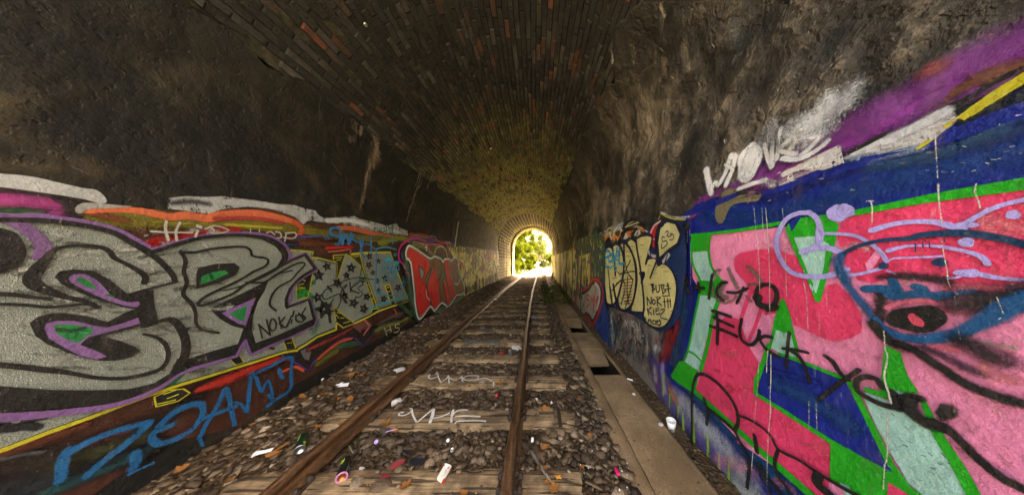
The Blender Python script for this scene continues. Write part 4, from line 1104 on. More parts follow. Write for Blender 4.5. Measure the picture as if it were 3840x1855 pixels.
# underside of the letters
g.fill(T('L2', -300, 450, 0, 462, 300, 480, 650, 482, 900, 470, 1080, 425, 1190, 360, 1244, 270, 1290, 300, 1225, 392, 1100, 462, 900, 540, 650, 588, 400, 606, 0, 634, -300, 650), BLK)
# purple halo line
g.stroke(T('L1', -300, 352, 0, 372, 160, 362, 400, 388, 620, 424, 780, 470, 920, 540, 1060, 618), W('L1', 36), PUR, 0.3, 0.25, taper=[1.6, 1.3, 1, 0.8, 0.9, 0.9, 0.7])
g.stroke(T('L3', -40, 412, 0, 405, 150, 360, 350, 316, 560, 298, 740, 302, 860, 332, 945, 390, 982, 450, 972, 500, 890, 552), W('L3', 22), PUR, 0.25, 0.25)
g.stroke(T('L3', 975, 500, 1095, 442, 1183, 560, 1080, 622, 1000, 690, 970, 770, 968, 832, 1128, 776, 1180, 930, 1160, 976, 900, 1090, 690, 1184, 642, 1080, 580, 1194, 400, 1244) + T('L2', 1320, 330), W('L3', 19), PUR, 0.25, 0.25, smooth=False)
g.stroke(T('L2', 1330, 330, 1240, 366, 1130, 440, 960, 525, 700, 600, 400, 640, 100, 668, -300, 690), W('L2', 46), PUR, 0.35, 0.3, taper=[0.5, 0.9, 0.9, 1, 1.1, 1.2])
# left edge: black circle and purple band
g.stroke(T('L1', -60, 390, 20, 420, 120, 480, 190, 540, 225, 600, 205, 665), W('L1', 74), (0.15, 0.075, 0.21), 0.35, 0.3, 0.95)
g.fill(T('L1', -200, 470, 0, 482, 60, 540, 98, 620, 75, 695, 0, 757, -200, 780), BLK, smooth=True)
# S / E shapes
BK(T('L1', -200, 395, 60, 398, 200, 402, 400, 420, 600, 452, 760, 495, 900, 572, 1040, 655, 1130, 730, 1190, 800, 1205, 838), 36, taper=[0.8, 0.9, 1, 1, 1, 1.1, 1.2, 1.1, 1])
BK(T('L1', 1218, 848, 1040, 892, 860, 940), 17)
BK(T('L1', 978, 852, 985, 815, 940, 770, 830, 712, 750, 672, 715, 625, 640, 594, 500, 584, 380, 592, 290, 622, 240, 680, 170, 760, 132, 820, 160, 870, 250, 912, 400, 962, 520, 985, 630, 1032), 33, taper=[1.15, 1.1, 0.9, 0.85, 1, 1, 0.7, 0.65, 0.7, 0.9, 1.5, 1.7, 1.9, 1.5, 1.2, 0.95, 0.9, 0.9])
BK(T('L1', -200, 935, 0, 942, 150, 960, 275, 972), 28, taper=[1.3, 1.2, 1, 0.6])
BK(T('L1', -200, 1008, 0, 1012, 130, 1020, 250, 1032, 400, 1022, 550, 1010, 640, 1030), 22)
g.fill(T('L1', 305, 810, 340, 772, 450, 755, 600, 770, 700, 822, 800, 895, 855, 940, 1045, 905, 1050, 1000, 1085, 1150, 1000, 1180, 950, 1182, 900, 1045, 800, 1030, 640, 982, 480, 922, 360, 868), BLK)
g.fill(T('L1', 412, 818, 450, 795, 520, 790, 600, 822, 680, 892, 740, 955, 850, 995, 935, 992, 925, 1032, 800, 1012, 650, 962, 520, 902, 430, 852), PUR, smooth=True)
g.fill(T('L1', 470, 822, 520, 818, 580, 852, 612, 902, 540, 882, 480, 845), GRN, smooth=True)
g.stroke(T('L1', 700, 940, 745, 955), W('L1', 14), (0.012, 0.12, 0.03), 0.4)
g.fill(T('L2', 118, -10, 180, -55, 300, -82, 420, -77, 560, -57, 700, -17, 860, -97, 930, -117, 955, 10, 800, 50, 640, 90, 720, 100, 820, 130, 910, 165, 938, 195, 880, 240, 760, 265, 640, 265, 530, 245, 400, 205, 250, 145, 160, 85), BLK)
g.fill(T('L2', 228, 30, 240, -5, 320, -25, 450, -25, 600, 10, 690, 25, 830, -12, 930, -50, 945, -5, 800, 32, 640, 72, 560, 92, 495, 148, 620, 195, 698, 235, 620, 256, 500, 232, 380, 172, 260, 102), PUR)
g.fill(T('L2', 300, 20, 320, 5, 440, 5, 598, 35, 540, 90, 480, 132, 400, 112, 330, 72), GRN, smooth=True)
g.stroke(T('L2', 420, 95, 490, 60, 560, 70), W('L2', 22), (0.05, 0.30, 0.11), 0.7, 0.5, 0.7)
g.stroke(T('L2', 340, 40, 420, 50, 520, 30), W('L2', 26), (0.008, 0.055, 0.018), 0.8, 0.5, 0.8)
BK(T('L3', -20, 940, 90, 930, 150, 980, 190, 1060, 200, 1140, 180, 1210, 140, 1260), 46, taper=[0.5, 0.9, 1.05, 1.1, 1.15, 1.2, 1.2])
BK(T('L2', 970, 72, 1060, 92, 1130, 142, 1156, 220, 1130, 292, 1060, 342, 900, 382, 780, 395, 600, 387, 400, 352, 200, 328, 0, 305, -200, 290), 31, taper=[0.6, 0.9, 1, 1.2, 1.1, 0.9, 0.8, 0.8, 1, 1.2, 1.1, 1.1, 1])
# R
BK(T('L3', -40, 432, 0, 422, 130, 380, 300, 336, 480, 316, 640, 315, 780, 336, 880, 386, 930, 442, 942, 490, 890, 548, 820, 592, 700, 648, 560, 700, 440, 720), 22, taper=[1, 1, 1, 1.1, 1, 1, 1.1, 1.3, 1.4, 1.1, 0.9, 0.9, 0.8, 0.4, 0.3])
BK(T('L3', 165, 440, 270, 438, 400, 412, 560, 398, 650, 402, 685, 430, 690, 460, 730, 472, 790, 480, 815, 500, 790, 540, 700, 580, 650, 612, 560, 660, 420, 722, 330, 770, 290, 812, 320, 826, 450, 782, 560, 732, 650, 668, 780, 602, 890, 545), 18)
BK(T('L3', 160, 432, 195, 500, 182, 580, 205, 660, 178, 742, 240, 812, 270, 880, 276, 960, 330, 1005, 445, 1025), 30, taper=[1.0, 1.1, 1.1, 1.0, 1.1, 1, 0.9, 0.9, 0.8, 0.8])
g.fill(T('L3', 276, 705, 274, 600, 290, 552, 420, 522, 560, 516, 600, 548, 570, 602, 440, 662), BLK)
g.fill(T('L3', 306, 674, 316, 612, 400, 582, 490, 570, 517, 590, 430, 632), GRN, smooth=False)
g.stroke(T('L3', 380, 595, 395, 630), W('L3', 24), (0.01, 0.09, 0.025), 0.8, 0.5, 0.8)
g.fill(T('L3', 466, 880, 720, 768, 645, 972, 600, 962, 520, 920), PUR)
g.fill(T('L3', 522, 886, 660, 822, 632, 940, 600, 935), GRN)
for a in (T('L3', 700, 690, 740, 730), T('L3', 690, 730, 730, 760), T('L3', 720, 690, 700, 760)): g.stroke(a, W('L3', 5), (0.06, 0.05, 0.045), 0.3, 0.4, 0.8)
g.stroke(T('L3', 700, 830, 690, 900, 700, 1000), W('L3', 30), (0.04, 0.035, 0.03), 0.8, 0.6, 0.6)
BK(T('L3', 650, 658, 780, 656, 870, 602, 1000, 532, 1068, 512, 1086, 530, 1030, 590, 985, 640, 890, 692, 842, 750, 825, 820, 872, 862), 14)
BK(T('L3', 830, 632, 900, 592, 995, 570), 9)
BK(T('L3', 885, 548, 1000, 492, 1092, 455), 16, smooth=False)
BK(T('L3', 1092, 455, 1168, 556), 20)
BK(T('L3', 1160, 560, 1060, 620, 985, 695, 952, 775, 955, 840), 22, taper=[1.1, 1, 0.8, 0.8, 0.9])
BK(T('L3', 955, 840, 1120, 780, 1162, 928), 17, smooth=False)
g.fill(T('L3', 735, 1098, 900, 1035, 1155, 920, 1162, 960, 1000, 1042, 690, 1168, 660, 1100), BLK)
g.done(WALL_L)

# --- written tags
def tagset(name, side, label, crop, items, w, col, soft=0.22, G=0.25, A=1.0, parent=None, smooth=True, **kw):
    p = Piece(name, side, label)
    for it in items:
        ww = w
        if isinstance(it, tuple) and isinstance(it[0], (int, float)) and isinstance(it[1], list): ww, it = it
        p.stroke(T(crop, *it), W(crop, ww), col, soft, G, A, smooth=smooth and len(it) > 4, **kw)
    p.done(parent)
LT = dict(parent=WALL_L)
tagset('graffiti_tag', S, 'black handwritten NOKI8 on the leg of the big silver R', 'L3',
       [[768, 1062, 742, 962], [742, 965, 828, 1042], [828, 1040, 800, 930], [836, 928, 822, 975, 838, 1010, 866, 995, 872, 950, 850, 922, 836, 928], [892, 912, 912, 990], [935, 912, 898, 955], [898, 955, 945, 985, 985, 905], [950, 978, 978, 920], [1004, 868, 994, 905], [990, 930, 984, 952], [1020, 900, 1060, 892, 1090, 915, 1062, 945, 1022, 935, 1020, 900], [1040, 880, 1078, 930], [1092, 842, 1066, 893, 1094, 920]], 13, BLK, 0.15, 0.2, **LT)
tagset('graffiti_tag', S, 'white handwritten HiP on the red and olive paint above the silver letters', 'L3',
       [(26, [48, 210, 42, 270, 62, 350]), (26, [150, 222, 122, 280, 125, 352]), (14, [-65, 285, 40, 292, 240, 296]), (24, [285, 280, 265, 325]), (26, [285, 248, 300, 252]), (12, [340, 268, 400, 246, 470, 256, 515, 278]), (10, [390, 260, 410, 285, 375, 298, 440, 300, 500, 288, 515, 275])], 14, (0.48, 0.47, 0.43), 0.4, 0.4, **LT)
tagset('graffiti_tag', S, 'white handwritten HOP, partly under the purple edge of the silver R', 'L3',
       [(8, [678, 268, 680, 296]), (8, [745, 268, 745, 292]), (9, [800, 296, 830, 288, 860, 310]), (12, [868, 290, 900, 296, 910, 328, 880, 335]), (12, [945, 308, 935, 360]), (12, [940, 300, 1010, 296, 1022, 320, 990, 338, 930, 330])], 14, (0.48, 0.47, 0.43), 0.4, 0.4, **LT)
tagset('graffiti_tag', S, 'blue spray tag SMH with crosses on the orange and olive bands', 'L4',
       [(8, [182, 208, 198, 226]), (8, [198, 200, 214, 220]), (17, [300, 150, 250, 142, 222, 165, 240, 195, 285, 205, 298, 235, 285, 268, 265, 262]), (17, [300, 172, 318, 262]), (17, [318, 262, 338, 190, 368, 262]), (16, [385, 185, 370, 225, 360, 262]), (12, [405, 190, 372, 250]), (11, [385, 225, 440, 250, 530, 268]), (11, [438, 215, 470, 275]), (11, [476, 222, 448, 320]), (12, [530, 210, 534, 330]), (12, [452, 265, 462, 320, 482, 360]), (9, [545, 285, 562, 300])], 12, (0.02, 0.19, 0.50), 0.25, 0.3, **LT)
tagset('graffiti_tag', S, 'dark green handwritten naste on the white and orange paint', 'L4',
       [[554, 170, 558, 142], [558, 150, 576, 142, 586, 168], [612, 148, 596, 150, 594, 168, 612, 166, 614, 145], [636, 145, 622, 150, 634, 162, 624, 172], [648, 120, 645, 185], [632, 165, 668, 158], [664, 150, 690, 150, 694, 196], [690, 160, 668, 172, 672, 184, 690, 178], [556, 205, 600, 192, 585, 208, 630, 200, 612, 216, 662, 216]], 7, (0.008, 0.10, 0.045), 0.25, 0.3, **LT)
p = Piece('graffiti_tag', S, 'black scrawl sprayed across the silver star letters')
for it, ww in (([200, 575, 330, 530, 430, 505, 550, 520], 8), ([235, 585, 195, 590, 165, 630, 185, 665, 250, 640, 295, 625, 305, 670, 275, 735, 230, 752, 215, 715, 250, 660], 11), ([275, 535, 330, 610], 11), ([350, 560, 305, 620, 340, 690], 13), ([345, 560, 318, 575], 9), ([372, 540, 378, 610], 12), ([435, 540, 380, 590, 440, 620], 12), ([470, 558, 430, 585, 468, 620, 440, 650, 415, 645], 10), ([460, 440, 440, 540], 7), ([205, 570, 235, 605], 16), ([190, 690, 215, 770, 225, 830], 24), ([330, 650, 350, 690], 10)):
    p.stroke(T('L4', *it), W('L4', ww), (0.014, 0.014, 0.014), 0.45, 0.45, 0.95)
p.done(WALL_L)
p = Piece('graffiti_face', S, 'cyan outline drawing of a face on the last silver star letter')
for it, ww in (([568, 300, 600, 290, 650, 284, 720, 302], 12), ([570, 300, 572, 450, 568, 600, 640, 635, 700, 632, 760, 600, 790, 540, 795, 480, 770, 420], 10), ([595, 450, 595, 560, 600, 620], 6), ([640, 380, 670, 372, 690, 392], 34), ([715, 395, 735, 400], 30), ([628, 440, 650, 412, 676, 425, 668, 470, 640, 470, 628, 440], 8), ([708, 420, 735, 420, 740, 450, 715, 458, 706, 435], 8), ([690, 420, 682, 465, 690, 480], 10), ([622, 528, 655, 506, 700, 515, 735, 495], 9), ([700, 460, 720, 480, 705, 500], 14), ([620, 385, 610, 440], 8), ([768, 500, 780, 520, 760, 560, 770, 570], 7), ([520, 728, 600, 700, 680, 678, 740, 655, 830, 622], 13), ([668, 240, 720, 240], 6), ([692, 208, 694, 262], 6), ([700, 338, 712, 328, 722, 338, 710, 348, 700, 338], 5)):
    p.stroke(T('L4', *it), W('L4', ww), CYB if ww != 10 else (0.02, 0.20, 0.42), 0.35, 0.4, 0.85)
p.blob(T('L4', 655, 435)[0], 5, 7, (0.02, 0.16, 0.42), 0.4)
p.blob(T('L4', 715, 432)[0], 4, 6, (0.02, 0.16, 0.42), 0.4)
for it, ww in (([440, 500, 470, 480, 500, 485], 14), ([450, 520, 520, 535], 12), ([175, 620, 190, 610, 205, 625, 190, 640, 175, 625], 9), ([470, 600, 440, 610], 12)):
    p.stroke(T('L4', *it), W('L4', ww), (0.10, 0.45, 0.38), 0.5, 0.5, 0.7)
p.done(WALL_L)
# --- red PiMe letters
p = Piece('red_letter_graffiti', S, 'red and rust brown letters with white outline near the middle of the left wall')
E = lambda *a: T('E4', *a)
p.stroke(E(640, 1000, 720, 1060, 790, 1120), W('E4', 60), (0.02, 0.06, 0.03), 0.8, 0.5, 0.9)
p.stroke(E(700, 640, 720, 800, 760, 980, 790, 1080), W('E4', 70), (0.03, 0.09, 0.05), 0.8, 0.5, 0.9)
p.stroke(E(760, 480, 860, 520, 950, 590), W('E4', 60), (0.12, 0.14, 0.03), 0.7, 0.6, 0.9)
p.stroke(E(960, 1050, 1060, 1010, 1190, 930), W('E4', 50), (0.03, 0.09, 0.06), 0.8, 0.5, 0.9)
p.stroke(E(700, 545, 735, 560, 860, 490, 960, 495), W('E4', 26), (0.20, 0.20, 0.04), 0.7, 0.6, 0.8)
p.stroke(E(760, 465, 830, 480, 880, 500), W('E4', 24), (0.5, 0.24, 0.05), 0.7, 0.5, 0.8)
silh = E(700, 610, 692, 560, 720, 500, 800, 540, 905, 608, 940, 590, 1000, 612, 1020, 640, 1030, 615, 1075, 612, 1092, 632, 1110, 605, 1145, 612, 1155, 700, 1205, 850, 1190, 910, 1140, 918, 1100, 972, 1058, 1018, 1010, 982, 940, 1052, 910, 1012, 812, 1120, 775, 1000, 765, 880, 735, 645)
p.fill(silh, (0.10, 0.14, 0.075), A=1, G=0.3)
BRO = (0.17, 0.065, 0.022); RD2 = (0.46, 0.010, 0.010)
p.fill(E(712, 600, 712, 545, 735, 515, 800, 555, 870, 600, 905, 640, 905, 690, 880, 745, 862, 790, 872, 850, 905, 950, 908, 1005, 815, 1100, 785, 1000, 775, 880, 745, 690, 738, 625), RED, G=0.2)
p.fill(E(806, 672, 848, 712, 846, 760, 826, 780, 815, 730), (0.22, 0.27, 0.24))
p.fill(E(918, 625, 935, 605, 985, 612, 1005, 650, 1008, 720, 1000, 778, 985, 785, 965, 705, 920, 690), BRO, G=0.4)
p.fill(E(880, 840, 925, 705, 955, 705, 975, 780, 985, 860, 990, 960, 992, 1000, 940, 1040, 915, 985, 890, 900), RED, G=0.2)
p.fill(E(972, 795, 1010, 785, 1035, 850, 1050, 960, 1048, 985, 995, 975, 985, 870), BRO, G=0.4)
p.fill(E(1022, 640, 1035, 622, 1068, 620, 1080, 690, 1100, 800, 1135, 940, 1100, 965, 1085, 920, 1062, 870, 1045, 790, 1025, 700), RD2, G=0.35)
p.fill(E(1012, 785, 1035, 790, 1065, 880, 1085, 970, 1055, 1005, 1045, 940), RED, G=0.3)
p.fill(E(1090, 660, 1112, 612, 1140, 618, 1148, 690, 1165, 770, 1195, 850, 1182, 905, 1138, 908, 1115, 810, 1098, 740), BRO, G=0.5)
p.fill(E(1118, 730, 1130, 722, 1140, 770, 1128, 785), (0.10, 0.15, 0.09))
p.stroke(E(1125, 820, 1150, 825, 1170, 780), W('E4', 7), (0.45, 0.47, 0.36), 0.3, 0.3)
for i in range(26):
    x, y = rnd.uniform(730, 1180), rnd.uniform(620, 980)
    p.stroke(E(x, y, x + rnd.uniform(-6, 10), y + rnd.uniform(10, 60)), W('E4', rnd.uniform(3, 8)), rnd.choice([(0.15, 0.008, 0.008), (0.30, 0.02, 0.012), (0.10, 0.04, 0.02)]), 0.5, 0.7, 0.6)
for it in (E(745, 690, 775, 880, 785, 1000, 815, 1100), E(905, 690, 880, 745, 860, 790, 872, 850, 905, 950, 908, 1005), E(918, 690, 880, 840, 890, 900, 915, 985, 940, 1040), E(985, 785, 972, 795, 985, 870, 995, 975), E(1012, 785, 1045, 940, 1055, 1005), E(1022, 640, 1045, 790, 1085, 920, 1100, 965), E(805, 670, 815, 730, 826, 782, 848, 760, 850, 712, 805, 670), E(985, 612, 1008, 660, 1008, 720, 990, 785)):
    p.stroke(it, W('E4', 7), (0.012, 0.03, 0.018), 0.3, 0.3)
p.stroke(silh, W('E4', 11), (0.60, 0.63, 0.60), 0.25, 0.3, closed=True)
p.stroke(E(870, 880, 875, 930, 900, 960), W('E4', 7), (0.5, 0.52, 0.5), 0.3, 0.3)
p.done(WALL_L)
p = Piece('graffiti_tag', S, 'magenta arch with blue loops above the red letters')
p.stroke(E(690, 690, 665, 650, 640, 630, 628, 570, 650, 500, 720, 450, 800, 438, 870, 462), W('E4', 17), MAG, 0.4, 0.35)
p.stroke(E(890, 485, 970, 488, 1040, 482, 1065, 520, 1072, 580), W('E4', 14), MAG, 0.45, 0.5, 0.85)
p.stroke(E(890, 490, 895, 530, 900, 560), W('E4', 10), MAG, 0.4, 0.4)
p.stroke(E(882, 438, 920, 415, 962, 440, 920, 468, 890, 450), W('E4', 9), (0.03, 0.05, 0.35), 0.35, 0.3)
p.stroke(E(655, 560, 660, 610), W('E4', 9), (0.03, 0.06, 0.33), 0.4, 0.3)
p.stroke(E(720, 430, 780, 415, 840, 430, 875, 440), W('E4', 8), (0.02, 0.28, 0.30), 0.5, 0.5)
p.stroke(E(735, 470, 880, 475), W('E4', 8), (0.02, 0.04, 0.25), 0.4, 0.3)
p.stroke(E(1060, 490, 1085, 475, 1110, 500, 1115, 520), W('E4', 8), (0.06, 0.04, 0.25), 0.5, 0.4)
p.stroke(E(945, 560, 965, 515, 1010, 505, 1045, 545, 1055, 600), W('E4', 9), (0.45, 0.36, 0.10), 0.4, 0.5, 0.8)
p.stroke(E(860, 515, 875, 508, 872, 540), W('E4', 6), (0.6, 0.62, 0.58), 0.3, 0.3)
p.stroke(T('L4', 790, 470, 810, 475, 815, 520), W('L4', 8), (0.35, 0.02, 0.2), 0.4, 0.4)
p.done(WALL_L)
# --- big blue tag at the foot
tagset('graffiti_tag', S, 'large blue spray tag running along the foot of the left wall', 'C0',
       [(42, [165, 1190, 175, 1110, 195, 1078]), (26, [185, 1092, 300, 1035, 400, 1000, 505, 975]), (26, [500, 982, 430, 1045, 340, 1110, 270, 1170]), (38, [455, 1090, 458, 1120, 448, 1140]), (12, [430, 1165, 520, 1125]), (22, [590, 985, 530, 1010, 518, 1040, 560, 1052, 660, 1008, 708, 950, 712, 915, 680, 905, 600, 938, 545, 990]), (17, [700, 1030, 730, 975, 770, 910, 800, 848, 812, 880, 830, 960, 835, 985]), (17, [715, 960, 780, 935, 838, 915]), (18, [832, 900, 858, 905, 880, 935]), (17, [882, 935, 902, 790, 935, 855]), (17, [940, 860, 965, 820, 985, 900, 965, 870]), (15, [908, 795, 975, 765, 1050, 732, 1050, 800, 1048, 850, 985, 895, 960, 915]), (22, [1005, 778, 1020, 812]), (22, [700, 1035, 712, 1060])], 20, BLU, 0.4, 0.7, 0.75, parent=WALL_L)
# --- lime runs, scars and cracks in the plaster
p = Piece('plaster_stains', S, 'pale lime runs and scrapes on the dark plaster')
LM = (0.27, 0.21, 0.15)
p.stroke(T('U2', 855, 900, 870, 960, 860, 1050, 825, 1110, 805, 1180, 790, 1250) + T('FULL', 1340, 760), W('U2', 60), LM, 0.7, 1.3, 0.62, taper=[0.6, 1.3, 1.3, 0.9, 0.8, 0.6, 0.3])
p.stroke(T('U2', 880, 920, 890, 1000, 870, 1080), W('U2', 44), (0.30, 0.25, 0.19), 0.7, 1.3, 0.5)
p.stroke(T('U2', 720, 800, 740, 860, 700, 930), W('U2', 60), (0.13, 0.10, 0.08), 0.6, 0.9, 0.6)
p.stroke(T('U2', 770, 830, 765, 890), W('U2', 26), (0.28, 0.25, 0.2), 0.6, 0.9, 0.6)
for x in (1180, 1195, 1212, 1270):
    p.stroke(T('U2', x, 1120, x - 20, 1180, x - 45, 1244), W('U2', 9), (0.17, 0.16, 0.13), 0.6, 0.8, 0.7)
p.stroke(E(790, 0, 760, 90, 730, 180, 700, 280), W('E4', 34), (0.11, 0.09, 0.065), 0.6, 0.9, 0.62)
p.stroke(E(335, 0, 320, 60, 300, 120, 285, 190), W('E4', 28), (0.15, 0.11, 0.075), 0.6, 0.9, 0.65)
p.stroke(E(1150, 305, 1138, 380, 1128, 440, 1124, 500), W('E4', 9), (0.36, 0.33, 0.26), 0.3, 0.3)
p.stroke(T('U2', 530, 1040, 560, 1060, 570, 1090, 600, 1130, 632, 1165), W('U2', 3), (0.14, 0.135, 0.11), 0.4, 0.9, 0.8)
p.stroke(T('U2', 560, 1030, 592, 1015), W('U2', 3), (0.12, 0.12, 0.10), 0.4, 0.9, 0.8)
p.stroke(T('U2', 505, 700, 490, 760, 480, 830), W('U2', 30), (0.13, 0.12, 0.09), 0.7, 0.9, 0.5)
p.stroke(T('U2', 615, 770, 620, 930), W('U2', 10), (0.14, 0.13, 0.10), 0.7, 0.9, 0.5)
p.stroke(T('L1', 415, 15, 470, 35, 545, 70), W('L1', 22), (0.10, 0.08, 0.05), 0.7, 1.0, 0.6)
p.stroke(T('U2', 180, 830, 320, 780), W('U2', 40), (0.09, 0.07, 0.05), 0.8, 0.8, 0.5)
for i in range(14):
    x, y = rnd.uniform(200, 1650), rnd.uniform(150, 760)
    if y > 120 + 0.62 * (x - 800): 
        p.stroke([(x, y), (x + rnd.uniform(-14, 14), y + rnd.uniform(4, 20))], rnd.uniform(2, 4), (0.16, 0.14, 0.11), 0.4, 0.8, 0.7)
p.done(WALL_L)
# ================================================================== RIGHT WALL
S = 1
g = Piece('old_paint_layers', S, 'deep blue, violet and black background paint on the right wall')
# grey lower wall and pale zone to the far mouth
g.fill(T('R5', 380, 760, 460, 770, 640, 830, 720, 930, 760, 1100, 790, 1300) + T('FULL', 2440, 1560, 2380, 1440, 2330, 1350), (0.24, 0.215, 0.19), A=0.8, Wd=0.15, G=0.7)
g.stroke(T('R5', 560, 900, 620, 1000, 660, 1130, 700, 1230), W('R5', 90), (0.13, 0.13, 0.135), 0.8, 0.6, 0.85)
g.stroke(T('R5', 430, 800, 520, 850, 560, 960), W('R5', 60), (0.33, 0.22, 0.19), 0.8, 0.6, 0.7)
for x, y, h in ((560, 1000, 120), (600, 1090, 110), (520, 960, 60), (640, 1150, 90)):
    g.stroke(T('R5', x, y, x + 6, y + h), W('R5', 18), (0.34, 0.32, 0.28), 0.6, 0.8, 0.7)
# blue field
blue = T('RU', -120, 1100, 20, 1040, 130, 965, 240, 895, 420, 885, 520, 865, 830, 745, 1200, 690, 1400, 545, 1667, 420, 2100, 200) + T('R4', 2200, 1700, 600, 1700) + T('W3', 620, 1500, 330, 1190, 250, 1010, 195, 860, 140, 800, 80, 700) + T('R5', 800, 1060, 790, 960, 860, 830, 900, 660, 880, 560, 800, 440, 930, 350, 950, 140)
g.fill(blue, DBL, A=0.9, Wd=0.12, G=0.3)
g.stroke(T('RU', 160, 985, 300, 1010, 560, 990, 900, 890, 1250, 790, 1667, 690, 2000, 620), W('RU', 160), (0.006, 0.045, 0.22), 0.85, 0.3, 0.6)
g.stroke(T('RU', 250, 930, 520, 920, 840, 800, 1200, 730, 1667, 600), W('RU', 60), (0.005, 0.012, 0.13), 0.8, 0.3, 0.7)
g.stroke(T('RU', 1000, 760, 1300, 690, 1667, 540, 1900, 430), W('RU', 110), (0.02, 0.07, 0.17), 0.85, 0.4, 0.75)
g.stroke(T('R5', 905, 620, 890, 750, 860, 900, 830, 1040, 850, 1200), W('R5', 120), (0.012, 0.055, 0.15), 0.8, 0.3, 0.85)
g.stroke(T('R5', 950, 200, 940, 420, 950, 600, 945, 760), W('R5', 50), (0.010, 0.012, 0.24), 0.7, 0.3, 0.8)
# violet fog with black edge
vi = T('RU', 120, 1000, 180, 935, 330, 890, 520, 790, 800, 650, 1000, 545, 1200, 440, 1420, 330, 1667, 235, 2100, 60)
g.stroke(vi, W('RU', 195), VIO, 0.8, 0.35, 1.0, taper=[0.5, 0.8, 1, 1, 1, 1, 1.1, 1.1, 1.1, 1.0])
g.stroke(T('RU', 480, 830, 800, 690, 1000, 580, 1250, 450, 1500, 340, 1800, 220), W('RU', 95), (0.22, 0.03, 0.27), 0.7, 0.35, 0.9)
g.stroke(T('RU', 1200, 330, 1240, 320), W('RU', 70), (0.30, 0.07, 0.06), 0.85, 0.4, 0.7)
g.stroke(T('RU', 1290, 460, 1450, 370, 1700, 290, 2000, 170), W('RU', 75), (0.16, 0.06, 0.035), 0.8, 0.35, 0.85)
g.fill(T('RU', 825, 722, 1000, 625, 1310, 448, 1667, 310, 2100, 120, 2100, 300, 1667, 440, 1400, 545, 1340, 500, 1010, 645, 845, 735), (0.012, 0.012, 0.012), A=0.95, Wd=0.25, G=0.35)
g.stroke(T('RU', 1450, 540, 1667, 450, 1900, 340), W('RU', 130), (0.010, 0.015, 0.030), 0.75, 0.4, 0.9)
PWH = (0.52, 0.54, 0.60)
g.fill(T('RU', 835, 735, 1000, 650, 1325, 492, 1385, 550, 1250, 650, 1190, 688, 1000, 735, 850, 765), PWH, A=0.68, Wd=0.15, G=0.75)
g.stroke(T('RU', 1050, 650, 1180, 590, 1300, 530), W('RU', 55), PWH, 0.5, 0.5, 0.9)
g.stroke(T('RU', 870, 745, 1000, 725, 1180, 690), W('RU', 40), (0.20, 0.27, 0.42), 0.8, 0.5, 0.7)
g.fill(T('RU', 522, 808, 660, 745, 810, 675, 842, 760, 700, 805, 525, 868), (0.60, 0.60, 0.62), A=0.66, Wd=0.12, G=0.8)
g.stroke(T('RU', 560, 810, 700, 750, 800, 705), W('RU', 36), (0.66, 0.66, 0.68), 0.4, 0.6, 0.85)
g.stroke(T('RU', 1180, 690, 1280, 620, 1390, 555, 1500, 480, 1667, 375, 1900, 250), W('RU', 46), (0.46, 0.42, 0.015), 0.35, 0.5, 0.95, taper=[0.4, 0.8, 1, 1.2, 1.3, 1.3])
g.fill(T('RU', 228, 980, 262, 905, 300, 880, 380, 890, 440, 895, 432, 935, 350, 945, 300, 965, 262, 1042, 235, 1030), (0.17, 0.155, 0.09), A=0.75, Wd=0.2, G=0.6, smooth=True)
g.stroke(T('RU', 260, 920, 320, 905, 420, 905), W('RU', 36), (0.03, 0.03, 0.035), 0.8, 0.5, 0.8)
# worn scratches in the blue
for i in range(60):
    x, y = rnd.uniform(300, 1667), rnd.uniform(680, 1000)
    if y < 1020 - 0.14 * x and y > 930 - 0.32 * (x - 400):
        g.stroke(T('RU', x, y, x + rnd.uniform(4, 26), y + rnd.uniform(-8, 6)), W('RU', rnd.uniform(2, 7)), (0.34, 0.38, 0.42), 0.5, 0.8, rnd.uniform(0.5, 0.8))
# foot of the wall: pale haze, violet, lime drips
g.stroke(T('R3', -190, 320, -90, 560, 20, 640, 150, 780, 300, 960, 420, 1130, 520, 1300), W('R3', 170), (0.13, 0.095, 0.33), 0.75, 0.4, 0.95)
g.stroke(T('R3', -20, 560, 120, 690, 300, 900, 430, 1080, 560, 1300), W('R3', 120), (0.36, 0.39, 0.48), 0.9, 0.85, 0.75)
g.stroke(T('R3', 380, 1150, 450, 1210, 540, 1280), W('R3', 90), (0.42, 0.47, 0.44), 0.9, 0.8, 0.7)
g.stroke(T('R3', 60, 480, 200, 620, 400, 820, 560, 1000, 800, 1260), W('R3', 110), (0.006, 0.055, 0.165), 0.75, 0.4, 0.9)
g.stroke(T('W5', 985, 570, 990, 700, 975, 860), W('W5', 30), (0.15, 0.06, 0.22), 0.6, 0.4, 0.9)
g.stroke(T('W5', 1015, 600, 1010, 740, 1030, 860), W('W5', 36), (0.32, 0.27, 0.62), 0.6, 0.5, 0.85)
g.stroke(T('W5', 1070, 420, 1040, 520, 1010, 580), W('W5', 90), (0.26, 0.02, 0.025), 0.8, 0.4, 0.9)
g.stroke(T('W5', 1130, 300, 1110, 400, 1080, 470), W('W5', 50), (0.20, 0.015, 0.02), 0.8, 0.4, 0.9)
g.blob(T('W5', 965, 530)[0], 26, 34, (0.5, 0.5, 0.52), 0.9, 0.7, 0.7)
g.blob(T('W5', 980, 460)[0], 16, 14, (0.6, 0.08, 0.06), 0.8, 0.6, 0.8)
g.blob(T('W5', 998, 432)[0], 5, 11, (0.05, 0.45, 0.04), 0.4)
g.stroke(T('W5', 1065, 850, 1085, 890, 1110, 925), W('W5', 40), (0.5, 0.2, 0.09), 0.85, 0.7, 0.7)
for x, y, h in ((1020, 730, 160), (1068, 885, 100), (1133, 985, 80)):
    g.stroke(T('W5', x, y, x - 4, y + h), W('W5', 14), (0.26, 0.45, 0.04), 0.5, 0.6, 0.9)
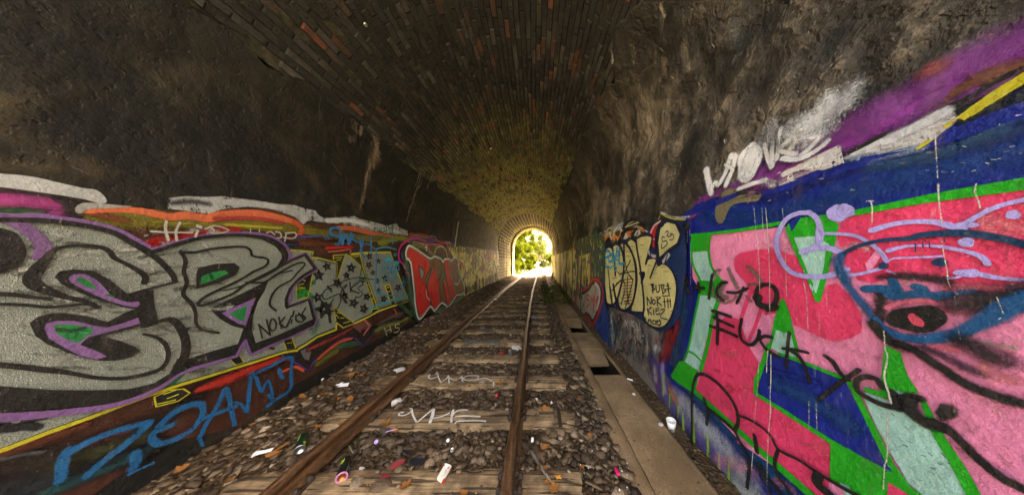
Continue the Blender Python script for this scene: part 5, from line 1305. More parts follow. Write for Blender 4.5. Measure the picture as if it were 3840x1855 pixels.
for x, y, h in ((8, 640, 120), (85, 680, 170), (190, 800, 175), (272, 945, 110), (342, 985, 140)):
    g.stroke(T('R3', x, y, x + 4, y + h), W('R3', 20), (0.26, 0.48, 0.04), 0.5, 0.6, 0.9, taper=[0.5, 0.9, 1.0])
g.done(WALL_R)

# --- pink letters, nearest
g = Piece('pink_letter_graffiti', S, 'huge pink and red letters edged in bright green on deep blue, nearest on the right wall')
body = T('W3', 255, 32, 340, 26, 710, -8) + T('RU', 760, 1010, 930, 985, 1250, 925, 1667, 865, 2100, 800) + T('R4', 2200, 1500, 700, 1500) + T('W3', 1100, 1330, 830, 1244, 500, 1020, 255, 760, 180, 715, 215, 640, 250, 560, 285, 430, 300, 320, 250, 230, 246, 120)
g.fill(body, PNK, A=1, G=0.12)
for i in range(50):      # uneven roller work in the pink
    px, py = T('W3', rnd.uniform(340, 1790), rnd.uniform(20, 1200))[0]
    g.stroke([(px, py), (px + rnd.uniform(20, 70), py + rnd.uniform(-10, 30)), (px + rnd.uniform(60, 160), py + rnd.uniform(-10, 70))], rnd.uniform(14, 40), rnd.choice([(0.86, 0.38, 0.49), (0.70, 0.20, 0.32), (0.80, 0.30, 0.44)]), 0.95, 0.7, rnd.uniform(0.25, 0.45))
# hot red shapes
g.fill(T('R2', -95, 350, -60, 255, 40, 205, 300, 165, 560, 118, 900, 70, 1244, 28, 1900, -60, 1900, 760, 1244, 720, 900, 720, 700, 690, 300, 650, 180, 700, 60, 680, -40, 560), HOT, A=1, G=0.2)
g.fill(T('R1', 386, 400, 398, 355, 440, 322, 560, 300, 700, 300, 780, 330, 870, 350, 930, 520, 1010, 690, 1075, 560, 1150, 548, 1244, 640, 1330, 780, 1330, 900, 1240, 950, 1130, 972, 1000, 930, 900, 880, 832, 850, 760, 660, 720, 760, 620, 780, 560, 690, 470, 540, 400, 460), HOT, A=1, G=0.2)
g.fill(T('R3', 233, 20, 330, -60, 420, -40, 500, 160, 550, 250, 590, 300, 545, 440, 540, 490, 580, 530, 700, 600, 1110, 862, 1106, 1120, 1060, 1244, 950, 1240, 400, 755, 105, 490, 150, 340, 210, 140), HOT, A=1, G=0.2)
g.stroke(T('R1', 510, 610, 470, 720, 415, 880), W('R1', 30), HOT, 0.2, 0.3)
g.stroke(T('R1', 590, 730, 545, 860, 498, 965), W('R1', 28), HOT, 0.2, 0.3)
for i in range(46):
    px, py = rnd.choice([T('R3', rnd.uniform(180, 1050), rnd.uniform(120, 1000))[0], T('R2', rnd.uniform(0, 1244), rnd.uniform(150, 640))[0]])
    g.stroke([(px, py), (px + rnd.uniform(10, 50), py + rnd.uniform(-6, 26)), (px + rnd.uniform(30, 110), py + rnd.uniform(-6, 60))], rnd.uniform(8, 30), rnd.choice([(0.78, 0.13, 0.18), (0.58, 0.035, 0.085), (0.74, 0.10, 0.16)]), 0.95, 0.7, rnd.uniform(0.25, 0.5))
g.stroke(T('R2', 1000, 240, 1100, 260, 1244, 300, 1400, 330), W('R2', 160), (0.72, 0.24, 0.28), 0.9, 0.8, 0.5)
g.fill(T('R2', 120, 560, 200, 460, 260, 470, 200, 560, 140, 640), PNK, A=0.9, Wd=0.3, G=0.5)
g.stroke(T('R2', -60, 470, 60, 420, 120, 450), W('R2', 50), (0.7, 0.32, 0.42), 0.9, 0.6, 0.6)
# left stem: mint and green
g.fill(T('R1', 90, 202, 222, 186, 216, 310, 88, 322), GRE)
g.fill(T('R1', 88, 320, 198, 314, 208, 390, 250, 480, 240, 545, 145, 525, 98, 430), MNT)
g.fill(T('R1', 140, 527, 250, 530, 262, 500, 318, 525, 312, 565, 265, 680, 210, 640, 135, 632), GRE)
g.fill(T('R1', 138, 632, 210, 638, 262, 665, 232, 780, 190, 960, 130, 1182, 25, 1120, 52, 1030, 105, 800), MNT)
g.stroke(T('R1', 52, 1038, 100, 1062, 150, 1112), W('R1', 13), GRE, 0.12, 0.15)
g.fill(T('R3', -70, 370, -10, 268, 25, 268, 132, 342, 110, 498, 0, 432), GRE)
GS = lambda a, wv, **kw: g.stroke(a, wv, GRE, 0.12, 0.15, **kw)
GS(T('R1', 86, 202, 78, 320, 98, 430, 145, 530, 136, 640, 102, 800, 55, 1030, 5, 1160), W('R1', 15))
GS(T('R1', 218, 190, 210, 340, 240, 450, 312, 545), W('R1', 17))
GS(T('R1', 276, 685, 236, 800, 200, 1000, 150, 1180), W('R1', 26))
GS(T('R1', 80, 196, 222, 186, 440, 160, 740, 110), W('R1', 24), smooth=False)
GS(T('RU', 740, 1025, 920, 988, 1250, 925, 1667, 862, 2100, 790), W('RU', 46), smooth=False, taper=[0.7, 0.8, 1, 1.1, 1.1])
GS(T('R3', -60, 380, 0, 425, 110, 492, 400, 750, 600, 930, 960, 1240, 1100, 1360), W('R3', 34), smooth=False)
# upper mint wedge
g.fill(T('R1', 775, 150, 800, 110, 890, 72, 1080, 45, 1170, 120, 1140, 270, 1075, 530, 1035, 682, 1000, 682, 920, 480, 830, 290), GRE)
g.fill(T('R1', 838, 214, 990, 205, 1100, 262, 1070, 330, 1060, 430, 1008, 605, 955, 500, 900, 370), MNT)
g.fill(T('R1', 800, 108, 850, 70, 900, 56, 870, 100, 822, 172), DBL)
g.stroke(T('R1', 960, 560, 975, 600, 985, 560, 1000, 610), W('R1', 16), MNT, 0.3, 0.4)
# cap shaped wedge
g.fill(T('R1', 752, 655, 772, 672, 800, 745, 842, 905, 872, 1015, 870, 1090, 760, 1065, 655, 1005, 690, 830, 725, 700), GRE)
g.fill(T('R1', 705, 888, 735, 892, 765, 910, 800, 905, 822, 930, 855, 1085, 760, 1070, 670, 1020, 690, 950), MNT)
g.stroke(T('R1', 765, 900, 765, 935), W('R1', 7), GRE, 0.2)
# blue parallelogram
g.fill(T('R3', 640, 205, 745, 225, 960, 305, 1215, 410) + T('R4', 20, 500, 360, 1112, 0, 912) + T('R3', 1110, 835, 720, 600, 565, 505), DBL, A=1, G=0.25)
g.stroke(T('R3', 720, 440, 900, 520, 1100, 640, 1240, 720), W('R3', 120), (0.005, 0.040, 0.19), 0.8, 0.5, 0.85)
g.stroke(T('R3', 650, 330, 800, 370, 1000, 420), W('R3', 50), (0.003, 0.020, 0.23), 0.8, 0.4, 0.8)
GS(T('R1', 655, 1000, 610, 1130, 560, 1265) + T('R3', 555, 505), W('R1', 38), smooth=False)
GS(T('R3', 560, 508, 700, 592, 1110, 852, 1244, 930) + T('R4', 150, 1010, 380, 1130), W('R3', 32), smooth=False)
GS(T('R3', 735, 215, 960, 298, 1210, 395), W('R3', 24), smooth=False)
GS(T('R4', 15, 430, 110, 620, 200, 800, 300, 1000, 430, 1180), W('R4', 40), smooth=False)
# lower right green, mint stroke
g.fill(T('R3', 1110, 850, 1244, 905) + T('R4', 150, 995, 330, 1090, 470, 1190, 640, 1300, 420, 1300, 300, 1150, 290, 1300, 100, 1300) + T('R3', 1180, 1170, 1106, 1120), GRE)
g.fill(T('R4', 295, 1150, 440, 1235, 520, 1300, 285, 1300), HOT)
g.fill(T('R3', 1180, 1150, 1250, 1180, 1300, 1300, 1230, 1260), MNT)
g.fill(T('R4', 98, 500, 130, 495, 300, 560, 470, 660, 620, 770, 700, 880, 760, 1000, 830, 1130, 900, 1300, 620, 1300, 440, 1150, 380, 1040, 320, 950, 200, 730), MNT)
g.fill(T('R4', 335, 470, 440, 505, 420, 570, 350, 560), MNT)
for i in range(30):
    px, py = T('R4', rnd.uniform(150, 760), rnd.uniform(600, 1150))[0]
    g.stroke([(px, py), (px + rnd.uniform(6, 22), py + rnd.uniform(2, 14))], rnd.uniform(2, 4.5), (0.10, 0.20, 0.17), 0.5, 0.8, 0.6)
g.fill(T('R4', 272, 148, 330, 175, 395, 205, 420, 300, 450, 380, 532, 500, 430, 500, 335, 475, 305, 545, 270, 540, 115, 480, 125, 455, 245, 490, 250, 380, 262, 260), GRE)
GS(T('R4', 560, 560, 650, 760, 720, 880, 830, 1050, 960, 1290), W('R4', 62), taper=[0.5, 0.9, 1, 1.1, 1.1])
g.done(WALL_R)

# --- lilac and blue outline figure
g = Piece('graffiti_face', S, 'lilac and dark blue scrawled face with a black eye over the pink letters')
LS = lambda a, wv, **kw: g.stroke(a, W('R2', wv), LIL, 0.3, 0.35, **kw)
LS(T('R1', 955, 32, 870, 40, 790, 80, 735, 170, 716, 270, 745, 370, 810, 455, 900, 492, 1040, 500, 1150, 480, 1230, 450), 38)
LS(T('R1', 955, 32, 1010, 70, 1040, 150, 1045, 210, 1000, 280, 930, 320), 44)
LS(T('R1', 1035, 160, 1035, 230), 66)
LS(T('R1', 905, 320, 960, 300, 1040, 290, 1120, 295, 1190, 325), 40)
g.blob(T('R1', 1165, 40)[0], 44, 36, LIL, 0.3, 0.4)
g.blob(T('R1', 1230, 20)[0], 40, 30, LIL, 0.3, 0.4)
LS(T('R1', 1040, 185, 1120, 185, 1244, 192) + T('R2', 80, 365, 180, 420, 250, 480, 290, 540), 26)
LS(T('R2', 190, 315, 330, 275, 480, 255, 650, 258, 780, 290, 850, 305), 40, taper=[1.2, 1, 0.9, 0.9, 1, 1])
LS(T('R2', 870, 270, 920, 240, 1000, 195, 1100, 150, 1244, 110, 1500, 60), 34)
LS(T('R2', 850, 275, 930, 278), 40)
g.blob(T('R2', 1230, 205)[0], 34, 20, LIL, 0.35, 0.4)
LS(T('R2', 310, 465, 400, 440, 480, 430, 650, 432, 800, 455, 950, 490, 1020, 530, 1040, 560), 26, taper=[1.4, 1, 0.6, 0.8, 1, 1, 1.1, 1.1])
LS(T('R2', 290, 545, 350, 522, 480, 516, 640, 510, 700, 505), 15)
LS(T('R2', 300, 612, 420, 655, 600, 672, 780, 665, 850, 650), 15)
LS(T('R2', 830, 625, 900, 620, 1000, 640, 1100, 660, 1244, 675, 1500, 690), 28, taper=[1.6, 1.4, 1, 0.9, 0.9])
LS(T('R2', -40, 640, 60, 640, 180, 615, 260, 590), 24)
g.blob(T('R2', 885, 405)[0], 36, 20, LIL, 0.25, 0.3)
g.blob(T('R2', 910, 630)[0], 46, 18, LIL, 0.25, 0.3)
DN = (0.006, 0.035, 0.10)
g.stroke(T('R2', -60, 520, 0, 470, 120, 420, 280, 388, 450, 378, 560, 352, 750, 338, 950, 345, 1130, 375, 1244, 400, 1500, 480), W('R2', 46), DN, 0.35, 0.35, taper=[0.9, 0.8, 0.8, 0.9, 1.1, 1.3, 1.1, 1, 1, 1.1])
for x, y, h in ((505, 430, 45), (560, 420, 20), (610, 420, 25), (720, 385, 16), (690, 575, 26)):
    g.stroke(T('R2', x, y - 20, x + 4, y + h), W('R2', 11), DN, 0.3, 0.3)
g.stroke(T('R2', -40, 500, -55, 600, -10, 690, 60, 790, 150, 890, 230, 1000, 330, 1060), W('R2', 62), (0.008, 0.07, 0.21), 0.75, 0.45, 0.95)
g.stroke(T('R1', 1155, 380, 1190, 440, 1240, 520), W('R1', 70), (0.01, 0.09, 0.25), 0.85, 0.6, 0.8)
g.blob(T('R2', 690, 550)[0], 36, 18, DN, 0.3, 0.4)
g.blob(T('R2', 268, 575)[0], 24, 16, DN, 0.4, 0.4)
g.stroke(T('R2', 250, 660, 400, 650, 560, 660, 740, 690, 800, 760), W('R2', 60), (0.02, 0.012, 0.016), 0.8, 0.5, 0.9)
g.stroke(T('R2', 240, 780, 250, 860, 240, 960), W('R2', 110), (0.02, 0.014, 0.016), 0.8, 0.6, 0.9)
SB = (0.008, 0.075, 0.20)
for it, ww in (([150, 745, 230, 742, 310, 750], 62), ([340, 690, 370, 740, 400, 800], 70), ([330, 790, 420, 800, 480, 790], 70), ([520, 730, 560, 740, 580, 780], 66), ([420, 795, 560, 780, 660, 800, 760, 785], 64), ([830, 770, 900, 765, 960, 775], 55)):
    g.stroke(T('R2', *it), W('R2', ww), SB, 0.3, 0.4)
g.stroke(T('R2', 300, 880, 420, 840, 560, 830, 700, 860, 800, 920), W('R2', 40), (0.60, 0.13, 0.22), 0.8, 0.4, 0.8)
g.stroke(T('R2', 850, 860, 980, 850, 1100, 820, 1244, 790, 1500, 760), W('R2', 190), (0.018, 0.012, 0.016), 0.8, 0.5, 0.95)
g.stroke(T('R2', 760, 740, 900, 720, 1100, 730), W('R2', 60), (0.35, 0.06, 0.09), 0.85, 0.5, 0.7)
g.blob(T('R2', 530, 962)[0], 128, 54, BLK, 0.2, 0.25)
g.blob(T('R2', 515, 972)[0], 44, 20, (0.58, 0.07, 0.13), 0.35, 0.3, 1.0, 0.6)
g.stroke(T('R2', 215, 960, 270, 1030, 360, 1080, 560, 1110, 800, 1075, 960, 1010, 1120, 930, 1200, 880, 1400, 800), W('R2', 92), (0.007, 0.085, 0.25), 0.5, 0.35, taper=[0.6, 0.8, 0.9, 1, 1, 1.2, 1.3, 1.2])
g.stroke(T('R4', 200, 0, 260, 70, 330, 130, 430, 165), W('R4', 75), BLK, 0.5, 0.4)
g.stroke(T('R4', 380, 140, 470, 165, 560, 225, 700, 315, 900, 440, 1100, 520, 1244, 560, 1500, 620), W('R4', 72), BLK, 0.55, 0.4, taper=[0.8, 1, 1, 1.1, 1.1, 1, 1])
g.stroke(T('R4', 560, 170, 700, 220, 860, 300, 1000, 360), W('R4', 60), (0.05, 0.02, 0.05), 0.8, 0.6, 0.85)
g.stroke(T('R4', 880, 130, 1000, 190, 1130, 250), W('R4', 150), (0.012, 0.012, 0.014), 0.85, 0.6, 0.95)
g.stroke(T('R4', 640, 160, 740, 175, 820, 190), W('R4', 40), (0.5, 0.10, 0.15), 0.85, 0.5, 0.8)
g.stroke(T('R4', 1040, 130, 1140, 160, 1244, 170), W('R4', 36), (0.20, 0.24, 0.16), 0.8, 0.9, 0.7)
g.stroke(T('R4', 1060, 330, 1150, 380, 1244, 400), W('R4', 90), (0.45, 0.13, 0.13), 0.9, 0.9, 0.6)
g.done(WALL_R)

RT = dict(parent=WALL_R)
tagset('graffiti_tag', S, 'white spray tag MAONKZ on the violet fog above the blue', 'RU',
       [(30, [200, 792, 212, 840, 228, 898]), (24, [228, 892, 238, 850, 262, 862, 285, 800, 312, 728]), (26, [312, 728, 330, 735, 312, 800, 300, 862]), (24, [285, 770, 318, 790]), (34, [395, 678, 355, 735, 362, 810, 392, 838, 428, 790, 438, 715, 395, 678]), (84, [400, 720, 396, 795]), (30, [462, 672, 480, 730, 512, 778]), (26, [512, 778, 505, 700, 515, 600]), (24, [560, 600, 545, 660, 530, 740]), (24, [640, 590, 590, 660, 545, 700, 620, 720]), (26, [600, 690, 650, 640, 735, 640]), (26, [735, 640, 680, 700, 640, 735]), (28, [560, 738, 640, 742, 720, 705, 775, 658]), (20, [655, 602, 705, 580, 765, 565]), (24, [362, 880, 420, 858, 488, 840])], 30, (0.66, 0.67, 0.72), 0.5, 0.6, 0.9, **RT)
p = Piece('spray_fog', S, 'white overspray mist above the white tag')
for it, ww, A in (([660, 590, 740, 540, 820, 470], 110, 0.75), ([560, 640, 640, 640, 740, 620], 90, 0.7), ([780, 520, 840, 440], 70, 0.6), ([480, 640, 500, 600], 70, 0.6), ([520, 860, 480, 840], 40, 0.5)):
    p.stroke(T('RU', *it), W('RU', ww), (0.50, 0.52, 0.57), 0.95, 0.95, A)
p.done(WALL_R)
p = Piece('spray_fog', S, 'olive grey spray smudges under the black R+K writing')
for it, ww in (([250, 490, 270, 460, 305, 450], 26), ([365, 445, 390, 500, 430, 575], 36), ([510, 425, 560, 470, 620, 540], 34), ([520, 560, 570, 550], 30), ([250, 570, 260, 640, 330, 690, 400, 670, 420, 640], 20), ([500, 640, 540, 680], 18), ([330, 560, 300, 620, 350, 650], 40)):
    p.stroke(T('R1', *it), W('R1', ww), (0.12, 0.105, 0.075), 0.7, 0.7, 0.85)
p.done(WALL_R)
tagset('graffiti_tag', S, 'black spray writing R+K+ with a smudged ring, upper line on the pink letters', 'R1',
       [[18, 520, 30, 560, 20, 610], [8, 505, 50, 505, 62, 530, 40, 560, 62, 590, 70, 622], (26, [105, 582, 185, 582]), (24, [142, 545, 146, 608]), [245, 490, 232, 570, 222, 655], [355, 540, 310, 550, 278, 600, 290, 640, 330, 672], (26, [360, 612, 430, 615, 510, 585]), (26, [480, 580, 455, 640, 430, 690]), (38, [570, 640, 590, 580, 650, 556, 710, 580, 730, 640, 700, 710, 640, 720, 590, 690, 560, 650]), (50, [600, 650, 590, 700, 690, 730]), (40, [660, 740, 730, 720])], 24, BLK, 0.4, 0.4, 0.97, **RT)
tagset('graffiti_tag', S, 'black spray writing FUCK across the pink letters', 'R1',
       [[278, 765, 288, 850, 284, 985], (23, [248, 748, 310, 765, 385, 790]), (22, [258, 795, 330, 830, 405, 862]), (22, [232, 858, 330, 890, 430, 932]), (26, [468, 808, 452, 890, 470, 960, 520, 995, 560, 985, 592, 940, 600, 892]), (24, [690, 940, 640, 932, 605, 955, 640, 1015, 690, 1055, 742, 1082]), (28, [822, 908, 810, 1020, 800, 1165]), (22, [775, 1022, 860, 1030, 960, 1052]), (26, [830, 1035, 900, 1085, 945, 1170, 975, 1270])], 24, BLK, 0.35, 0.4, **RT)
p = Piece('graffiti_tag', S, 'black spray writing YOU across the mint and pink letters, paint gathered in dark blobs')
for crop, it, ww in (('R3', [1095, 232, 1150, 275, 1200, 350, 1260, 400], 34), ('R4', [100, 332, 40, 372, -60, 440, -200, 548], 46), ('R4', [272, 455, 232, 400, 150, 382, 90, 405, 78, 450, 110, 500, 250, 575, 400, 615], 42), ('R4', [350, 500, 395, 585], 60), ('R4', [430, 570, 470, 530, 560, 540], 60), ('R4', [470, 560, 500, 640, 600, 715, 720, 745], 90), ('R4', [640, 715, 760, 760, 860, 850, 1000, 985, 1150, 1105, 1250, 1160, 1400, 1230], 66)):
    p.stroke(T(crop, *it), W(crop, ww), BLK, 0.5, 0.45)
p.blob(T('R4', 755, 640)[0], 56, 42, BLK, 0.5, 0.45)
p.blob(T('R4', 490, 565)[0], 40, 26, BLK, 0.6, 0.5)
p.done(WALL_R)
tagset('graffiti_tag', S, 'thin black looping scrawl low on the pink letters', 'R3',
       [[92, 870, 96, 720, 95, 560, 108, 430, 140, 368, 200, 370, 300, 440, 390, 545, 435, 640, 440, 720, 415, 775], [415, 775, 330, 700, 215, 610], (20, [186, 545, 215, 640, 206, 728]), [430, 660, 520, 690, 620, 750, 690, 820, 745, 912, 900, 990, 1045, 1085, 1244, 1200, 1500, 1330], [415, 775, 470, 880, 525, 1000, 510, 1190], [742, 912, 715, 1010, 745, 1110, 800, 1180, 860, 1290], (26, [566, 812, 582, 928]), [600, 1020, 680, 1140, 790, 1270], [585, 1022, 640, 1130, 700, 1260], (50, [1045, 1100, 1030, 1160, 1120, 1230, 1200, 1300])], 19, BLK, 0.35, 0.35, **RT)
DR = (0.58, 0.55, 0.50)
for crop, it, ww, A in (('R1', [562, -10, 572, 120, 592, 280, 603, 460, 605, 600], 6, 0.8), ('R1', [622, 0, 630, 140, 655, 260], 5, 0.7), ('R1', [650, 0, 662, 140, 672, 300, 680, 480, 680, 680, 684, 880], 7, 0.8), ('R1', [775, 0, 790, 160, 800, 380, 806, 640], 5, 0.7), ('R1', [66, 170, 64, 250], 4, 0.8), ('R1', [80, 160, 90, 420, 90, 560], 4, 0.7), ('R1', [935, 540, 955, 640, 962, 760, 968, 880], 8, 0.85), ('R1', [1095, 530, 1105, 600, 1108, 720], 7, 0.7), ('R1', [1050, 760, 1055, 930], 5, 0.6), ('R3', [668, 190, 660, 280, 658, 350], 8, 0.8), ('R3', [690, 220, 690, 400, 684, 520, 688, 620, 674, 780], 9, 0.85), ('R3', [600, 280, 590, 420, 575, 620, 556, 780], 7, 0.6), ('R3', [560, 880, 545, 1060], 7, 0.6), ('R3', [672, 780, 664, 1000, 660, 1200], 6, 0.5), ('R3', [975, 560, 975, 760], 10, 0.55), ('R3', [1030, 560, 1035, 760], 10, 0.5), ('R3', [1020, 300, 1020, 380], 16, 0.5),
                       ('R2', [700, -20, 705, 80, 715, 180, 728, 260], 22, 0.85), ('R2', [725, 380, 745, 500, 765, 600, 775, 690, 800, 745], 14, 0.65), ('R2', [190, 100, 205, 140, 205, 260], 14, 0.85), ('R2', [165, 105, 215, 105], 12, 0.7), ('R2', [985, -20, 975, 40, 1000, 90, 1015, 155], 22, 0.85), ('R2', [205, 300, 205, 390], 9, 0.5), ('R4', [295, 50, 305, 180, 322, 240, 298, 380, 330, 500, 350, 575], 18, 0.85), ('R4', [322, 640, 320, 960, 300, 1030, 292, 1200], 12, 0.7), ('R2', [825, 790, 835, 900, 850, 1020, 870, 1110], 11, 0.6), ('R2', [1140, 800, 1190, 920], 10, 0.5), ('RU', [1303, 610, 1310, 700, 1318, 830], 10, 0.85), ('RU', [1500, 870, 1500, 890], 14, 0.8), ('R1', [940, 450, 945, 475], 5, 0.8)):
    p = Piece('paint_drip', S)
    p.stroke(T(crop, *it), W(crop, ww * 0.9), DR, 0.5, 1.1, A * 0.85)
    p.done(WALL_R)

# --- pale yellow bubble letters in the middle of the right wall
g = Piece('bubble_letter_graffiti', S, 'pale yellow bubble letters and a teardrop with number 93 on dark blue')
q = lambda *a: T('R5', *a)
g.fill(q(330, 560, 340, 380, 420, 290, 520, 250, 640, 215, 740, 160, 830, 120, 920, 150, 955, 400, 930, 640, 900, 830, 820, 920, 740, 935, 640, 870, 540, 810, 430, 770, 360, 740), (0.008, 0.030, 0.12), A=0.97, Wd=0.15, G=0.3, smooth=True)
# older orange and white shapes on top
g.fill(q(465, 225, 495, 160, 530, 130, 570, 120, 610, 130, 640, 180, 648, 225, 600, 240, 540, 260, 470, 270), (0.012, 0.012, 0.014), smooth=True)
g.fill(q(490, 180, 530, 145, 570, 130, 605, 145, 625, 190, 560, 180, 520, 190), (0.46, 0.42, 0.24), G=0.3)
g.fill(q(500, 190, 545, 170, 600, 155, 632, 185, 635, 215, 570, 190, 545, 215, 535, 255, 510, 240), (0.62, 0.16, 0.02), G=0.3)
g.stroke(q(535, 235, 545, 195, 580, 180, 620, 195), W('R5', 7), BLK, 0.2, 0.2)
g.fill(q(560, 240, 575, 205, 605, 195, 610, 225, 590, 245), (0.55, 0.55, 0.5), G=0.3)
g.stroke(q(578, 240, 585, 215, 592, 240), W('R5', 5), BLK, 0.2)
g.fill(q(480, 265, 500, 215, 520, 250, 500, 265), (0.6, 0.6, 0.58))
for it, col, ww in ((q(395, 235, 420, 185, 460, 172, 470, 200), (0.5, 0.52, 0.5), 22), (q(405, 240, 425, 195, 460, 185), (0.33, 0.32, 0.2), 18), (q(340, 250, 360, 215, 400, 205, 410, 240), (0.48, 0.4, 0.16), 28), (q(345, 270, 370, 240, 400, 245), (0.55, 0.15, 0.02), 18), (q(300, 270, 325, 235, 350, 225), (0.5, 0.22, 0.05), 16), (q(270, 260, 280, 300), (0.5, 0.5, 0.52), 16), (q(265, 265, 290, 240, 310, 260), (0.40, 0.02, 0.03), 10), (q(400, 260, 430, 250, 440, 270), (0.55, 0.17, 0.03), 14), (q(440, 270, 480, 200), (0.55, 0.16, 0.02), 12), (q(380, 215, 390, 260), (0.5, 0.5, 0.5), 8), (q(320, 260, 325, 300), (0.45, 0.06, 0.03), 10)):
    g.stroke(it, W('R5', ww), col, 0.25, 0.35)
for it in (q(395, 240, 410, 185, 450, 162, 475, 190), q(335, 255, 355, 205, 400, 198), q(470, 265, 495, 165, 560, 118, 620, 145, 650, 220), q(440, 285, 470, 225, 490, 175), q(300, 260, 320, 225, 345, 215)):
    g.stroke(it, W('R5', 8), BLK, 0.25, 0.25)
g.stroke(q(250, 240, 275, 215, 285, 250), W('R5', 34), (0.01, 0.09, 0.05), 0.75, 0.5, 0.9)
g.stroke(q(300, 225, 380, 200, 440, 165, 480, 150), W('R5', 20), (0.35, 0.42, 0.48), 0.8, 0.7, 0.6)
g.stroke(q(640, 200, 660, 210), W('R5', 14), (0.3, 0.4, 0.5), 0.6, 0.5)
# red and white wedge, yellow flash
g.fill(q(678, 215, 700, 170, 735, 140, 795, 122, 750, 165, 728, 230, 735, 340, 700, 320, 690, 260), (0.50, 0.014, 0.028), G=0.25)
g.stroke(q(690, 215, 715, 165, 760, 135), W('R5', 9), (0.62, 0.62, 0.64), 0.25, 0.3)
g.stroke(q(700, 262, 730, 270), W('R5', 8), (0.6, 0.6, 0.62), 0.3, 0.3)
g.stroke(q(745, 118, 765, 75, 800, 100, 860, 118, 945, 122), W('R5', 11), (0.48, 0.42, 0.03), 0.25, 0.3, smooth=False)
g.stroke(q(770, 70, 830, 95, 900, 108, 980, 100), W('R5', 16), (0.42, 0.44, 0.48), 0.8, 0.6, 0.7)
g.stroke(q(770, 108, 860, 128, 955, 140), W('R5', 8), (0.03, 0.03, 0.02), 0.3, 0.3)
polys = [q(335, 480, 345, 350, 372, 312, 400, 318, 425, 300, 450, 310, 480, 420, 470, 560, 440, 700, 402, 746, 362, 730, 345, 600), q(432, 480, 448, 310, 490, 290, 540, 345, 572, 450, 578, 600, 552, 730, 500, 780, 462, 765, 445, 690, 465, 560),
         q(515, 290, 545, 268, 578, 290, 600, 400, 622, 540, 640, 780, 620, 798, 545, 788, 570, 690, 590, 560, 575, 420), q(582, 268, 640, 238, 688, 240, 700, 272, 655, 430, 622, 530, 598, 420),
         q(660, 440, 680, 412, 740, 425, 695, 560, 745, 452, 795, 452, 850, 500, 884, 600, 872, 740, 830, 855, 770, 904, 690, 890, 640, 835, 642, 700, 625, 540)]
for pl in polys: g.fill(pl, BUB, G=0.2, smooth=True)
for i in range(70):
    x, y = rnd.uniform(350, 870), rnd.uniform(300, 860)
    if (x < 600 and y > 780) or (x > 700 and y < 460): continue
    g.stroke(q(x, y, x + rnd.uniform(14, 40), y + rnd.uniform(-8, 5)), W('R5', rnd.uniform(5, 10)), rnd.choice([(0.52, 0.14, 0.12), (0.66, 0.63, 0.40), (0.62, 0.60, 0.34), (0.55, 0.30, 0.18), (0.40, 0.40, 0.20)]), 0.6, 0.8, rnd.uniform(0.45, 0.75))
for x in (500, 505, 515):
    for k in range(9): g.stroke(q(x - 20, 560 + 22 * k, x + 40, 556 + 22 * k), W('R5', 7), (0.45, 0.03, 0.07), 0.5, 0.7, 0.55)
OLN = [q(335, 600, 335, 480, 345, 350, 372, 310, 402, 316), q(402, 316, 418, 420, 425, 520), q(402, 316, 425, 298, 452, 305, 480, 360, 490, 460, 478, 560, 440, 700, 402, 748, 358, 735), q(448, 305, 490, 288, 540, 342, 575, 450, 580, 600, 552, 735, 500, 785, 455, 770), q(385, 620, 400, 730), q(490, 300, 495, 420), q(512, 285, 545, 262, 580, 285), q(575, 262, 640, 235, 692, 238, 704, 272, 655, 440), q(580, 262, 590, 340, 612, 460, 622, 540), q(610, 515, 648, 512, 622, 580), q(625, 560, 640, 700, 640, 790, 620, 802, 540, 795), q(660, 410, 700, 398, 742, 412, 735, 440), q(742, 412, 690, 545), q(745, 445, 800, 445, 855, 495, 890, 600, 876, 745, 832, 862, 770, 912, 690, 898, 632, 838), q(410, 600, 440, 760)]
for a in OLN: g.stroke(a, W('R5', 13), NVY, 0.2, 0.2)
for it in (q(370, 480, 380, 560, 390, 690), q(420, 470, 460, 520, 540, 500, 580, 500), q(500, 430, 520, 510, 560, 560), q(540, 420, 490, 520), q(400, 640, 440, 590, 480, 560, 500, 620, 470, 740), q(560, 560, 530, 680, 500, 770), q(520, 540, 515, 640, 530, 740)):
    g.stroke(it, W('R5', 8), (0.03, 0.07, 0.045), 0.4, 0.4, 0.85)
g.fill(q(612, 515, 648, 512, 622, 582), NVY)
# teardrop 93
tear = q(762, 395, 752, 290, 768, 190, 818, 143, 880, 158, 914, 230, 892, 292, 830, 332)
g.stroke(tear + q(768, 410, 758, 440), W('R5', 34), NVY, 0.15, 0.2)
g.stroke(q(762, 400, 745, 300, 755, 200, 800, 140), W('R5', 44), NVY, 0.15, 0.2)
g.fill(tear, (0.56, 0.54, 0.26), G=0.2)
g.stroke(q(800, 160, 790, 260), W('R5', 10), (0.66, 0.65, 0.5), 0.5, 0.5, 0.7)
for it in (q(808, 215, 822, 205, 828, 222, 815, 240, 840, 245, 855, 230), q(840, 225, 868, 232, 866, 265, 838, 270), q(780, 300, 775, 330, 795, 325, 822, 295, 805, 275, 785, 285, 780, 250, 800, 252)):
    g.stroke(it, W('R5', 8), NVY, 0.2, 0.2)
g.stroke(q(790, 430, 830, 380), W('R5', 30), (0.5, 0.5, 0.55), 0.4, 0.5, 0.8)
g.stroke(q(800, 440, 822, 380), W('R5', 9), NVY, 0.3)
g.stroke(q(680, 360, 700, 385, 730, 390), W('R5', 30), (0.52, 0.5, 0.55), 0.5, 0.5, 0.8)
g.stroke(q(690, 365, 700, 395), W('R5', 9), NVY, 0.3)
g.done(WALL_R)
